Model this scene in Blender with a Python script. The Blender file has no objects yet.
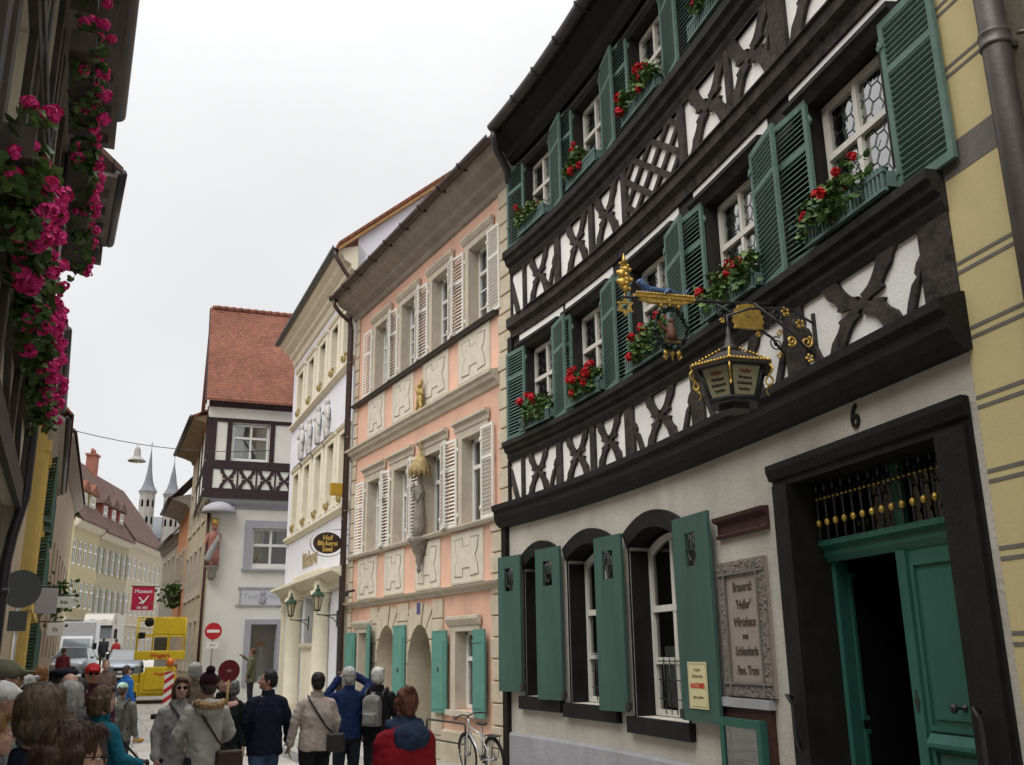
import bpy, bmesh, math, random
from mathutils import Vector, Matrix, Euler, noise
from math import sin, cos, pi, radians, sqrt, hypot
SC = bpy.context.scene
COL = SC.collection
# ------------------------------------------------------------------ camera
cam_d = bpy.data.cameras.new('camera')
cam = bpy.data.objects.new('camera', cam_d); COL.objects.link(cam); SC.camera = cam
cam_d.sensor_width = 36.0; cam_d.lens = 957.0 / 1024.0 * 36.0
cam_d.clip_start = 0.05; cam_d.clip_end = 3000
EYE = Vector((0, 0, 1.9))
_rt = Vector((0.88216595, -0.47074882, -0.01337086)); _up = Vector((-0.1168352, -0.24627267, 0.96213269)); _fw = Vector((0.45621571, 0.84719851, 0.2722534))
cam.matrix_world = Matrix(((_rt.x, _up.x, -_fw.x, EYE.x), (_rt.y, _up.y, -_fw.y, EYE.y), (_rt.z, _up.z, -_fw.z, EYE.z), (0, 0, 0, 1)))
# ------------------------------------------------------------------ overcast daylight
W = bpy.data.worlds.new('World'); SC.world = W; W.use_nodes = True
nt = W.node_tree; nt.nodes.clear()
def N(t, k, **kw):
    n = t.nodes.new(k)
    for a, b in kw.items(): setattr(n, a, b)
    return n
SUN_EL, SUN_AZ = radians(48), radians(246)
sky = N(nt, 'ShaderNodeTexSky', sky_type='NISHITA', sun_disc=False, sun_elevation=SUN_EL, sun_rotation=SUN_AZ)
tc = N(nt, 'ShaderNodeTexCoord'); sep = N(nt, 'ShaderNodeSeparateXYZ'); nt.links.new(tc.outputs['Generated'], sep.inputs[0])
mr = N(nt, 'ShaderNodeMapRange'); mr.inputs[1].default_value = 0; mr.inputs[2].default_value = 1; mr.inputs[3].default_value = 6.05; mr.inputs[4].default_value = 36.0
pw = N(nt, 'ShaderNodeMath', operation='POWER'); pw.inputs[1].default_value = 6.0; nt.links.new(sep.outputs[2], pw.inputs[0]); nt.links.new(pw.outputs[0], mr.inputs[0])
nz = N(nt, 'ShaderNodeTexNoise'); nz.inputs['Scale'].default_value = 3.0; nz.inputs['Detail'].default_value = 4
nt.links.new(tc.outputs['Generated'], nz.inputs['Vector'])
mr2 = N(nt, 'ShaderNodeMapRange'); mr2.inputs[1].default_value = .3; mr2.inputs[2].default_value = .7; mr2.inputs[3].default_value = .94; mr2.inputs[4].default_value = 1.05
nt.links.new(nz.outputs[0], mr2.inputs[0])
mu = N(nt, 'ShaderNodeMath', operation='MULTIPLY'); nt.links.new(mr.outputs[0], mu.inputs[0]); nt.links.new(mr2.outputs[0], mu.inputs[1])
cl = N(nt, 'ShaderNodeVectorMath', operation='SCALE'); cl.inputs[0].default_value = (1.0, 1.0, 1.005); nt.links.new(mu.outputs[0], cl.inputs['Scale'])
mx = N(nt, 'ShaderNodeMixRGB'); mx.inputs[0].default_value = .97
nt.links.new(sky.outputs[0], mx.inputs[1]); nt.links.new(cl.outputs[0], mx.inputs[2])
bg = N(nt, 'ShaderNodeBackground'); bg.inputs[1].default_value = 0.1
nt.links.new(mx.outputs[0], bg.inputs[0])
wo = N(nt, 'ShaderNodeOutputWorld'); nt.links.new(bg.outputs[0], wo.inputs[0])
sl = bpy.data.lights.new('sun', 'SUN'); sl.energy = 1.5; sl.angle = radians(50); sl.color = (1, .96, .9)
so = bpy.data.objects.new('sun', sl); COL.objects.link(so)
_sd = Vector((sin(SUN_AZ) * cos(SUN_EL), cos(SUN_AZ) * cos(SUN_EL), sin(SUN_EL)))
so.rotation_euler = _sd.to_track_quat('Z', 'Y').to_euler()
vs = SC.view_settings
vs.view_transform = 'Standard'; vs.look = 'None'; vs.exposure = 0.50; vs.gamma = 1.0; vs.use_curve_mapping = False
SC.cycles.max_bounces = 7; SC.cycles.diffuse_bounces = 4; SC.cycles.transparent_max_bounces = 12
# ------------------------------------------------------------------ helpers
RN = random.Random(7)
class MB:
    "collects shapes, then links them as ONE mesh object"
    def __init__(s): s.v = []; s.f = []; s.mi = []; s.sm = []; s.m = 0
    def add(s, vs_, fs, smooth=False):
        b = len(s.v); s.v += [tuple(p) for p in vs_]
        for f in fs: s.f.append(tuple(b + i for i in f)); s.mi.append(s.m); s.sm.append(smooth)
    def box(s, x0, x1, y0, y1, z0, z1, nx=1):
        if x1 < x0: x0, x1 = x1, x0
        if y1 < y0: y0, y1 = y1, y0
        if z1 < z0: z0, z1 = z1, z0
        V = []; F = []
        for i in range(nx + 1):
            x = x0 + (x1 - x0) * i / nx
            V += [(x, y0, z0), (x, y1, z0), (x, y1, z1), (x, y0, z1)]
        for i in range(nx):
            a = 4 * i; b = a + 4
            F += [(a, b, b + 1, a + 1), (a + 1, b + 1, b + 2, a + 2), (a + 2, b + 2, b + 3, a + 3), (a + 3, b + 3, b, a)]
        F += [(0, 1, 2, 3), (4 * nx + 3, 4 * nx + 2, 4 * nx + 1, 4 * nx)]
        s.add(V, F)
    def prism(s, pts, y0, y1):
        "polygon in (x,z) extruded from y0 to y1 (front at the larger y)"
        n = len(pts); a = sum(pts[i][0] * pts[(i + 1) % n][1] - pts[(i + 1) % n][0] * pts[i][1] for i in range(n))
        if a > 0: pts = pts[::-1]
        V = [(x, y1, z) for x, z in pts] + [(x, y0, z) for x, z in pts]
        F = [tuple(range(n)), tuple(range(2 * n - 1, n - 1, -1))]
        for i in range(n):
            j = (i + 1) % n; F.append((i, i + n, j + n, j))
        s.add(V, F)
    def poly_z(s, pts, z0, z1):
        "polygon in (x,y) extruded from z0 to z1"
        n = len(pts); a = sum(pts[i][0] * pts[(i + 1) % n][1] - pts[(i + 1) % n][0] * pts[i][1] for i in range(n))
        if a < 0: pts = pts[::-1]
        V = [(x, y, z1) for x, y in pts] + [(x, y, z0) for x, y in pts]
        F = [tuple(range(n)), tuple(range(2 * n - 1, n - 1, -1))]
        for i in range(n):
            j = (i + 1) % n; F.append((j, i, i + n, j + n))
        s.add(V, F)
    def sweep(s, prof, x0, x1, nx=1):
        "profile in (y,z) swept along x, closed"
        n = len(prof); V = []; F = []
        for i in range(nx + 1):
            x = x0 + (x1 - x0) * i / nx; V += [(x, y, z) for y, z in prof]
        for i in range(nx):
            for k in range(n):
                q = (k + 1) % n; F.append((i * n + k, i * n + q, (i + 1) * n + q, (i + 1) * n + k))
        F += [tuple(range(n - 1, -1, -1)), tuple(nx * n + k for k in range(n))]
        s.add(V, F)
    def tube(s, pts, r, n=8, smooth=True):
        P = [Vector(p) for p in pts]; m = len(P)
        R = r if isinstance(r, (list, tuple)) else [r] * m
        V = []; F = []; ref = None
        for i, p in enumerate(P):
            t = (P[min(i + 1, m - 1)] - P[max(i - 1, 0)])
            t = t.normalized() if t.length > 1e-9 else Vector((0, 0, 1))
            if ref is None: ref = t.orthogonal().normalized()
            a = (ref - t * ref.dot(t)); a = a.normalized() if a.length > 1e-6 else t.orthogonal().normalized(); ref = a; b = t.cross(a)
            for k in range(n):
                w = 2 * pi * k / n; V.append(p + (a * cos(w) + b * sin(w)) * R[i])
        for i in range(m - 1):
            for k in range(n): q = (k + 1) % n; F.append((i * n + k, i * n + q, (i + 1) * n + q, (i + 1) * n + k))
        F += [tuple(range(n - 1, -1, -1)), tuple((m - 1) * n + k for k in range(n))]
        s.add(V, F, smooth)
    def lathe(s, prof, c=(0, 0, 0), n=16, smooth=True, flat=None):
        V = []; F = []; m = len(prof)
        for r, z in prof:
            for k in range(n):
                w = 2 * pi * (k + .5) / n; V.append((c[0] + r * cos(w), c[1] + r * sin(w), c[2] + z))
        for i in range(m - 1):
            for k in range(n): q = (k + 1) % n; F.append((i * n + k, i * n + q, (i + 1) * n + q, (i + 1) * n + k))
        F += [tuple(range(n - 1, -1, -1)), tuple((m - 1) * n + k for k in range(n))]
        s.add(V, F, smooth)
    def ball(s, c, r, n=12, m=8, rot=None):
        r = (r, r, r) if not isinstance(r, (tuple, list)) else r
        V = []; F = []; c = Vector(c)
        for i in range(m + 1):
            a = -pi / 2 + pi * i / m
            a = max(min(a, pi / 2 - 1e-3), -pi / 2 + 1e-3)
            for k in range(n):
                w = 2 * pi * k / n
                p = Vector((cos(a) * cos(w) * r[0], cos(a) * sin(w) * r[1], sin(a) * r[2]))
                if rot: p = rot @ p
                V.append(c + p)
        for i in range(m):
            for k in range(n): q = (k + 1) % n; F.append((i * n + k, i * n + q, (i + 1) * n + q, (i + 1) * n + k))
        F += [tuple(range(n - 1, -1, -1)), tuple(m * n + k for k in range(n))]
        s.add(V, F, True)
    def cap(s, p0, p1, r0, r1, n=12, sq=1.0, side=None):
        "tapered capsule"
        p0 = Vector(p0); p1 = Vector(p1); t = (p1 - p0); L = max(t.length, 1e-6); t = t / L
        pts = []; R = []
        for k in (1.0, .8, .45): pts.append(p0 - t * r0 * k); R.append(r0 * sqrt(max(1 - k * k, .0025)))
        pts.append(p0); R.append(r0); pts.append((p0 + p1) / 2); R.append((r0 + r1) / 2); pts.append(p1); R.append(r1)
        for k in (.45, .8, 1.0): pts.append(p1 + t * r1 * k); R.append(r1 * sqrt(max(1 - k * k, .0025)))
        s.tube(pts, R, n)
    def fmap(s, fn): s.v = [tuple(fn(*p)) for p in s.v]; return s
    def build(s, name, mats, parent=None, loc=(0, 0, 0), rz=0.0, wrap=None):
        me = bpy.data.meshes.new(name)
        V = [tuple(wrap(*p)) for p in s.v] if wrap else s.v
        me.from_pydata(V, [], s.f); me.update()
        for m in (mats if isinstance(mats, (list, tuple)) else [mats]): me.materials.append(m)
        me.polygons.foreach_set('material_index', s.mi); me.polygons.foreach_set('use_smooth', s.sm)
        o = bpy.data.objects.new(name, me); COL.objects.link(o)
        o.location = loc; o.rotation_euler = (0, 0, rz)
        if parent: o.parent = parent
        return o
def fix_normals(o):
    bm = bmesh.new(); bm.from_mesh(o.data); bmesh.ops.recalc_face_normals(bm, faces=bm.faces); bm.to_mesh(o.data); bm.free(); return o
def bevel(o, w, seg=2):
    m = o.modifiers.new('bevel', 'BEVEL'); m.width = w; m.segments = seg; m.limit_method = 'ANGLE'; return o
def tag(o, label=None, cat=None, group=None, kind=None):
    for k, v in (('label', label), ('category', cat), ('group', group), ('kind', kind)):
        if v: o[k] = v
    return o
def empty(name, loc=(0, 0, 0), rz=0.0, label=None, cat=None, group=None):
    o = bpy.data.objects.new(name, None); COL.objects.link(o); o.location = loc; o.rotation_euler = (0, 0, rz)
    o.empty_display_size = .2
    return tag(o, label, cat, group)
def kids(o): return [c for c in COL.objects if c.parent == o]
_KC = {}
def dup(o, parent=None, loc=None, rz=None, label=None, group=None):
    "copy of a thing or part, with copies of its parts and their sub-parts"
    c = o.copy(); COL.objects.link(c)
    if parent is not None: c.parent = parent
    if loc is not None: c.location = loc
    if rz is not None: c.rotation_euler = (0, 0, rz)
    if label: c['label'] = label
    if group: c['group'] = group
    for ch in list(o.children): dup(ch, c)
    return c
# ------------------------------------------------------------------ materials
_M = {}
def mat(name, col, rough=.8, var=.12, scale=6.0, bump=0.0, bscale=40.0, metal=0.0, spec=.3, stretch=None, stain=0.0, stain_col=(.1, .09, .08), detail=6):
    "procedural paint / plaster / wood: mottled colour, fine bump, optional grime"
    if name in _M: return _M[name]
    m = bpy.data.materials.new(name); m.use_nodes = True; t = m.node_tree; b = t.nodes['Principled BSDF']
    b.inputs['Roughness'].default_value = rough; b.inputs['Metallic'].default_value = metal; b.inputs['Specular IOR Level'].default_value = spec
    g = N(t, 'ShaderNodeNewGeometry') if False else N(t, 'ShaderNodeTexCoord')
    mp = N(t, 'ShaderNodeMapping'); t.links.new(g.outputs['Object'], mp.inputs[0])
    if stretch: mp.inputs['Scale'].default_value = stretch
    n = N(t, 'ShaderNodeTexNoise'); n.inputs['Scale'].default_value = scale; n.inputs['Detail'].default_value = detail; n.inputs['Roughness'].default_value = .62
    t.links.new(mp.outputs[0], n.inputs['Vector'])
    r = N(t, 'ShaderNodeMapRange'); r.inputs[1].default_value = .3; r.inputs[2].default_value = .7; r.inputs[3].default_value = 1 - var; r.inputs[4].default_value = 1 + var
    t.links.new(n.outputs[0], r.inputs[0])
    sc = N(t, 'ShaderNodeVectorMath', operation='SCALE'); sc.inputs[0].default_value = col; t.links.new(r.outputs[0], sc.inputs['Scale'])
    out = sc.outputs[0]
    if stain:
        n2 = N(t, 'ShaderNodeTexNoise'); n2.inputs['Scale'].default_value = 1.3; n2.inputs['Detail'].default_value = 7; n2.inputs['Roughness'].default_value = .7
        mp2 = N(t, 'ShaderNodeMapping'); mp2.inputs['Scale'].default_value = (1.6, 1.6, .5); t.links.new(g.outputs['Object'], mp2.inputs[0]); t.links.new(mp2.outputs[0], n2.inputs['Vector'])
        r2 = N(t, 'ShaderNodeMapRange'); r2.inputs[1].default_value = .5; r2.inputs[2].default_value = .78; r2.inputs[3].default_value = 0; r2.inputs[4].default_value = stain
        t.links.new(n2.outputs[0], r2.inputs[0])
        mxx = N(t, 'ShaderNodeMixRGB'); mxx.inputs[2].default_value = (*stain_col, 1); t.links.new(r2.outputs[0], mxx.inputs[0]); t.links.new(out, mxx.inputs[1]); out = mxx.outputs[0]
    t.links.new(out, b.inputs['Base Color'])
    if bump:
        n3 = N(t, 'ShaderNodeTexNoise'); n3.inputs['Scale'].default_value = bscale; n3.inputs['Detail'].default_value = 5
        t.links.new(mp.outputs[0], n3.inputs['Vector'])
        bp = N(t, 'ShaderNodeBump'); bp.inputs['Strength'].default_value = bump; bp.inputs['Distance'].default_value = .02
        t.links.new(n3.outputs[0], bp.inputs['Height']); t.links.new(bp.outputs[0], b.inputs['Normal'])
    _M[name] = m; return m
def glass_mat(name, tint=(.75, .8, .8), bump=.0, refl=.12):
    "window pane: mostly see-through, mirrors the sky at grazing angles, old panes are wavy"
    if name in _M: return _M[name]
    m = bpy.data.materials.new(name); m.use_nodes = True; t = m.node_tree; t.nodes.clear()
    tr = N(t, 'ShaderNodeBsdfTransparent'); tr.inputs[0].default_value = (*tint, 1)
    gl = N(t, 'ShaderNodeBsdfGlossy'); gl.inputs['Roughness'].default_value = .03
    fr = N(t, 'ShaderNodeLayerWeight'); fr.inputs[0].default_value = .35
    r = N(t, 'ShaderNodeMapRange'); r.inputs[3].default_value = refl; r.inputs[4].default_value = 1.0; t.links.new(fr.outputs['Fresnel'], r.inputs[0])
    mxx = N(t, 'ShaderNodeMixShader'); t.links.new(r.outputs[0], mxx.inputs[0]); t.links.new(tr.outputs[0], mxx.inputs[1]); t.links.new(gl.outputs[0], mxx.inputs[2])
    if bump:
        g = N(t, 'ShaderNodeTexCoord'); n = N(t, 'ShaderNodeTexNoise'); n.inputs['Scale'].default_value = 9; t.links.new(g.outputs['Object'], n.inputs['Vector'])
        bp = N(t, 'ShaderNodeBump'); bp.inputs['Strength'].default_value = bump; bp.inputs['Distance'].default_value = .05; t.links.new(n.outputs[0], bp.inputs['Height'])
        t.links.new(bp.outputs[0], gl.inputs['Normal'])
    o = N(t, 'ShaderNodeOutputMaterial'); t.links.new(mxx.outputs[0], o.inputs[0])
    _M[name] = m; return m
def tile_mat(name, c1, c2, mort, bw, bh, rough=.85, rot=(0, 0, 0), off=.5, ms=.012, bump=.5, coord='Object'):
    "rows of tiles / stones"
    if name in _M: return _M[name]
    m = bpy.data.materials.new(name); m.use_nodes = True; t = m.node_tree; b = t.nodes['Principled BSDF']; b.inputs['Roughness'].default_value = rough; b.inputs['Specular IOR Level'].default_value = .2
    g = N(t, 'ShaderNodeTexCoord'); mp = N(t, 'ShaderNodeMapping'); mp.inputs['Rotation'].default_value = rot; t.links.new(g.outputs[coord], mp.inputs[0])
    br = N(t, 'ShaderNodeTexBrick'); br.offset = off; br.inputs['Scale'].default_value = 1; br.inputs['Brick Width'].default_value = bw; br.inputs['Row Height'].default_value = bh; br.inputs['Mortar Size'].default_value = ms; br.inputs['Mortar Smooth'].default_value = .4
    br.inputs['Color1'].default_value = (*c1, 1); br.inputs['Color2'].default_value = (*c2, 1); br.inputs['Mortar'].default_value = (*mort, 1)
    t.links.new(mp.outputs[0], br.inputs['Vector'])
    n = N(t, 'ShaderNodeTexNoise'); n.inputs['Scale'].default_value = 1.1; n.inputs['Detail'].default_value = 8; n.inputs['Roughness'].default_value = .7; t.links.new(g.outputs[coord], n.inputs['Vector'])
    r = N(t, 'ShaderNodeMapRange'); r.inputs[1].default_value = .3; r.inputs[2].default_value = .7; r.inputs[3].default_value = .72; r.inputs[4].default_value = 1.22; t.links.new(n.outputs[0], r.inputs[0])
    sc = N(t, 'ShaderNodeVectorMath', operation='SCALE'); t.links.new(br.outputs[0], sc.inputs[0]); t.links.new(r.outputs[0], sc.inputs['Scale']); t.links.new(sc.outputs[0], b.inputs['Base Color'])
    bp = N(t, 'ShaderNodeBump'); bp.inputs['Strength'].default_value = bump; bp.inputs['Distance'].default_value = .02; bp.invert = True; t.links.new(br.outputs['Fac'], bp.inputs['Height']); t.links.new(bp.outputs[0], b.inputs['Normal'])
    _M[name] = m; return m
# ------------------------------------------------------------------ building pieces, in facade coordinates x = along, y = out to the street, z = up
def arch_top(o, u):
    u0, u1, z0, z1 = o[:4]; rise = o[4] if len(o) > 4 else 0
    if not rise: return z1
    t = (2 * u - u0 - u1) / (u1 - u0); t = max(-1, min(1, t))
    if rise > .4 * (u1 - u0): return z1 + rise * sqrt(max(0, 1 - t * t))
    return z1 + rise * (1 - t * t)
def wall(mb, u0, u1, z0, z1, ops, depth=.25, step=99, y=0.0, back=.5, mi_wall=0, mi_rev=0, mi_dark=1, close=None):
    "wall sheet with real openings, reveals and a dark room behind each; ops = (u0,u1,z0,z1[,arch rise[,depth]])"
    br = {u0, u1}
    n = max(1, int(math.ceil((u1 - u0) / step)))
    for i in range(n + 1): br.add(u0 + (u1 - u0) * i / n)
    for o in ops:
        k = 16 if len(o) > 4 and o[4] else 1
        for i in range(k + 1): br.add(min(max((o[0] + o[1]) / 2 - (o[1] - o[0]) / 2 * cos(pi * i / k), u0), u1))
    br = sorted(br); br = [b for i, b in enumerate(br) if i == 0 or b - br[i - 1] > 1e-5]
    mb.m = mi_wall
    for a, b in zip(br, br[1:]):
        mid = (a + b) / 2; cov = sorted([o for o in ops if o[0] < mid < o[1]], key=lambda o: o[2])
        za, zb = z0, z0
        for o in cov:
            if o[2] > za + 1e-6: mb.add([(a, y, za), (b, y, zb), (b, y, o[2]), (a, y, o[2])], [(3, 2, 1, 0)])
            za, zb = arch_top(o, a), arch_top(o, b)
        if z1 > min(za, zb) + 1e-6: mb.add([(a, y, za), (b, y, zb), (b, y, z1), (a, y, z1)], [(3, 2, 1, 0)])
    for o in ops:
        d = o[5] if len(o) > 5 else depth; a, b, c, e = o[:4]; k = 16 if len(o) > 4 and o[4] else max(1, int((b - a) / step) if step < 90 else 1)
        mb.m = mi_rev
        us = [(a + b) / 2 - (b - a) / 2 * cos(pi * i / k) for i in range(k + 1)] if len(o) > 4 and o[4] else [a + (b - a) * i / k for i in range(k + 1)]
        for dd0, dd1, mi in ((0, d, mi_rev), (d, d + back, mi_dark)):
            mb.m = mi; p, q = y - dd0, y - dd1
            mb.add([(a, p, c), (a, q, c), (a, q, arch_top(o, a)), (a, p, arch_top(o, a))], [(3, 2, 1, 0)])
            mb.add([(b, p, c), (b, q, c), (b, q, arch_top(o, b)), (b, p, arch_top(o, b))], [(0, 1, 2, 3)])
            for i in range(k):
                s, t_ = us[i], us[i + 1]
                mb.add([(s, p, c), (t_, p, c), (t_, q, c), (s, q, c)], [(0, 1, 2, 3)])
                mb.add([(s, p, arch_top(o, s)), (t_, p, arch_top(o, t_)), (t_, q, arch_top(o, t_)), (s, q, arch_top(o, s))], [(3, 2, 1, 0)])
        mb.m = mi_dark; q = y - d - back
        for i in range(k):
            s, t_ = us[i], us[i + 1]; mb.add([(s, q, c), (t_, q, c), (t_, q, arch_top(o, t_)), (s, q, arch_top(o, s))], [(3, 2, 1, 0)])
    mb.m = 0
def window(name, w, h, frame_m, glass_m, parent=None, loc=(0, 0, 0), rz=0, cols=2, rows=(.62,), fw=.07, mw=.035, rise=0, lead=None, curtain=None, grid=None, deep=.07, gname='pane'):
    "casement: frame + mullions (one mesh), pane, optional curtain; origin bottom centre, y=0 front face of the frame"
    mb = MB(); a = -w / 2; b = w / 2; D = deep
    def seg(x0, x1, z0, z1, d=D): mb.box(x0, x1, -d, 0, z0, z1)
    if rise:
        k = 10; P = [(a + w * i / k, arch_top((a, b, 0, h, rise), a + w * i / k)) for i in range(k + 1)]
        inn = [(x * (w - 2 * fw) / w, z - fw) for x, z in P]
        for i in range(k): mb.prism([P[i], P[i + 1], inn[i + 1], inn[i]], -D, 0)
    else: seg(a, b, h - fw, h)
    seg(a, a + fw, 0, h); seg(b - fw, b, 0, h); seg(a + fw, b - fw, 0, fw)
    for r in rows: mb.box(a + fw, b - fw, -D, .015, h * r - fw * .55, h * r + fw * .55)
    zs = [fw] + [h * r for r in rows] + [h - fw]
    top = h + rise * .9 - fw
    for c in range(1, cols):
        x = a + w * c / cols; mb.box(x - fw * .5, x + fw * .5, -D, .008, fw, top)
    if grid:
        gx, gz = grid
        for c in range(cols):
            xa = a + w * c / cols; xb = a + w * (c + 1) / cols
            for i in range(1, gx): x = xa + (xb - xa) * i / gx; mb.box(x - mw / 2, x + mw / 2, -D * .7, -.01, fw, top)
        for z_a, z_b, n in zip(zs, zs[1:], gz):
            for i in range(1, n): z = z_a + (z_b - z_a) * i / n; mb.box(a + fw, b - fw, -D * .7, -.01, z - mw / 2, z + mw / 2)
    o = mb.build(name, frame_m, parent, loc, rz)
    g = MB(); yy = -D * .55
    if rise:
        k = 10; P = [(a + fw / 2 + (w - fw) * i / k, arch_top((a, b, 0, h, rise), a + w * i / k) - fw / 2) for i in range(k + 1)]
        g.add([(x, yy, z) for x, z in P] + [(b - fw / 2, yy, fw / 2), (a + fw / 2, yy, fw / 2)], [tuple(range(k + 3))])
    else: g.add([(a + fw / 2, yy, fw / 2), (b - fw / 2, yy, fw / 2), (b - fw / 2, yy, h - fw / 2), (a + fw / 2, yy, h - fw / 2)], [(3, 2, 1, 0)])
    if lead:
        g.m = 1; r = lead; t = .0036
        nx = int(w / (r * 1.5)) + 2; nzz = int((h) / (r * 1.732)) + 2
        for i in range(nx):
            for j in range(nzz):
                cx = a + i * r * 1.5; cz = (j + (i % 2) * .5) * r * 1.732
                for q in (0, 1, 2):
                    p0 = (cx + r * cos(pi / 3 * q), cz + r * sin(pi / 3 * q)); p1 = (cx + r * cos(pi / 3 * (q + 1)), cz + r * sin(pi / 3 * (q + 1)))
                    if all(a + fw * .6 < p[0] < b - fw * .6 and fw * .6 < p[1] < h - fw * .6 for p in (p0, p1)):
                        g.tube([(p0[0], yy + .006, p0[1]), (p1[0], yy + .006, p1[1])], t, 4, False)
    g.build(gname, [glass_m] + ([LEAD] if lead else []), o)
    if curtain:
        z0, z1, side, cm = curtain
        c = MB(); n = 26; V = []; F = []
        for i in range(n + 1):
            x = a + fw + (w - 2 * fw) * i / n; y_ = -D - .06 + .018 * sin(i * 2.1) + .008 * sin(i * 5.3)
            V += [(x, y_, z0), (x, y_, z1)]
        for i in range(n):
            t = (i + .5) / n
            if side == 'sides' and .3 < t < .7: continue
            F.append((2 * i + 1, 2 * i + 3, 2 * i + 2, 2 * i))
        c.add(V, F, True); c.build('curtain', cm, o)
    return o
def louvre(w, h, m, split=(.3,), fr=.06, pitch=.058, name='shutter', parent=None, loc=(0, 0, 0), rz=0, dark=None):
    "louvred shutter leaf hinged at x=0 and reaching to x=w, y=0 mid-plane"
    mb = MB(); t = .018
    mb.box(0, fr, -t, t, 0, h); mb.box(w - fr, w, -t, t, 0, h); mb.box(fr, w - fr, -t, t, 0, fr * 1.3); mb.box(fr, w - fr, -t, t, h - fr * 1.2, h)
    zs = [fr * 1.3]
    for s_ in split: z = h * (1 - s_); mb.box(fr, w - fr, -t, t, z - fr * .55, z + fr * .55); zs += [z - fr * .55, z + fr * .55]
    zs.append(h - fr * 1.2)
    for z0, z1 in zip(zs[::2], zs[1::2]):
        n = max(2, int(round((z1 - z0) / pitch)))
        for i in range(n):
            z = z0 + (z1 - z0) * (i + .5) / n; q = pitch * .62
            mb.add([(fr, -t * .8, z + q * .5), (w - fr, -t * .8, z + q * .5), (w - fr, t * .8, z - q * .3), (fr, t * .8, z - q * .3),
                    (fr, -t * .8, z + q * .5 - .009), (w - fr, -t * .8, z + q * .5 - .009), (w - fr, t * .8, z - q * .3 - .009), (fr, t * .8, z - q * .3 - .009)],
                   [(0, 1, 2, 3), (7, 6, 5, 4), (3, 2, 6, 7), (0, 4, 5, 1)])
    for z in (h * .12, h * .86): mb.box(-.03, .05, -t - .012, -t, z - .02, z + .02); mb.tube([(-.005, -t, z - .05), (-.005, -t, z + .05)], .014, 6)
    return mb.build(name, m, parent, loc, rz)
def text(s, size, depth=.004, bold=0.0, shear=0.0, sx=1.0, align='CENTER', spacing=1.0):
    "letters as flat solid shapes in (x,z), returned as verts, faces"
    cu = bpy.data.curves.new('lettering', 'FONT'); cu.body = s; cu.size = size; cu.extrude = depth; cu.offset = bold; cu.shear = shear; cu.align_x = align; cu.space_character = spacing; cu.resolution_u = 3
    o = bpy.data.objects.new('lettering', cu); COL.objects.link(o)
    me = o.to_mesh(); V = [(-v.co.x * sx, v.co.z, v.co.y) for v in me.vertices]; F = [tuple(p.vertices) for p in me.polygons]
    o.to_mesh_clear(); bpy.data.objects.remove(o); bpy.data.curves.remove(cu)
    return V, F
def add_text(mb, s, size, x, y, z, **kw):
    V, F = text(s, size, **kw); mb.add([(a + x, b + y, c + z) for a, b, c in V], F)
from mathutils.geometry import tessellate_polygon
def pierced(mb, outer, holes, y0, y1):
    "board in (x,z) with shaped holes; front at y1"
    loops = [outer] + holes; flat = [p for l in loops for p in l]; b = len(mb.v)
    tris = tessellate_polygon([[Vector((x, z, 0)) for x, z in l] for l in loops])
    F = []
    for t in tris:
        (ax, az), (bx, bz), (cx, cz) = [flat[i] for i in t]; cr = (bx - ax) * (cz - az) - (bz - az) * (cx - ax)
        if abs(cr) < 1e-9: continue
        F.append(tuple(t) if cr < 0 else (t[0], t[2], t[1]))
    n = len(flat); mb_v = [(x, y1, z) for x, z in flat] + [(x, y0, z) for x, z in flat]
    k = 0
    for l in loops:
        for i in range(len(l)): j = (i + 1) % len(l); F.append((k + i, k + j, k + j + n, k + i + n))
        k += len(l)
    mb.add(mb_v, F)
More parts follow.
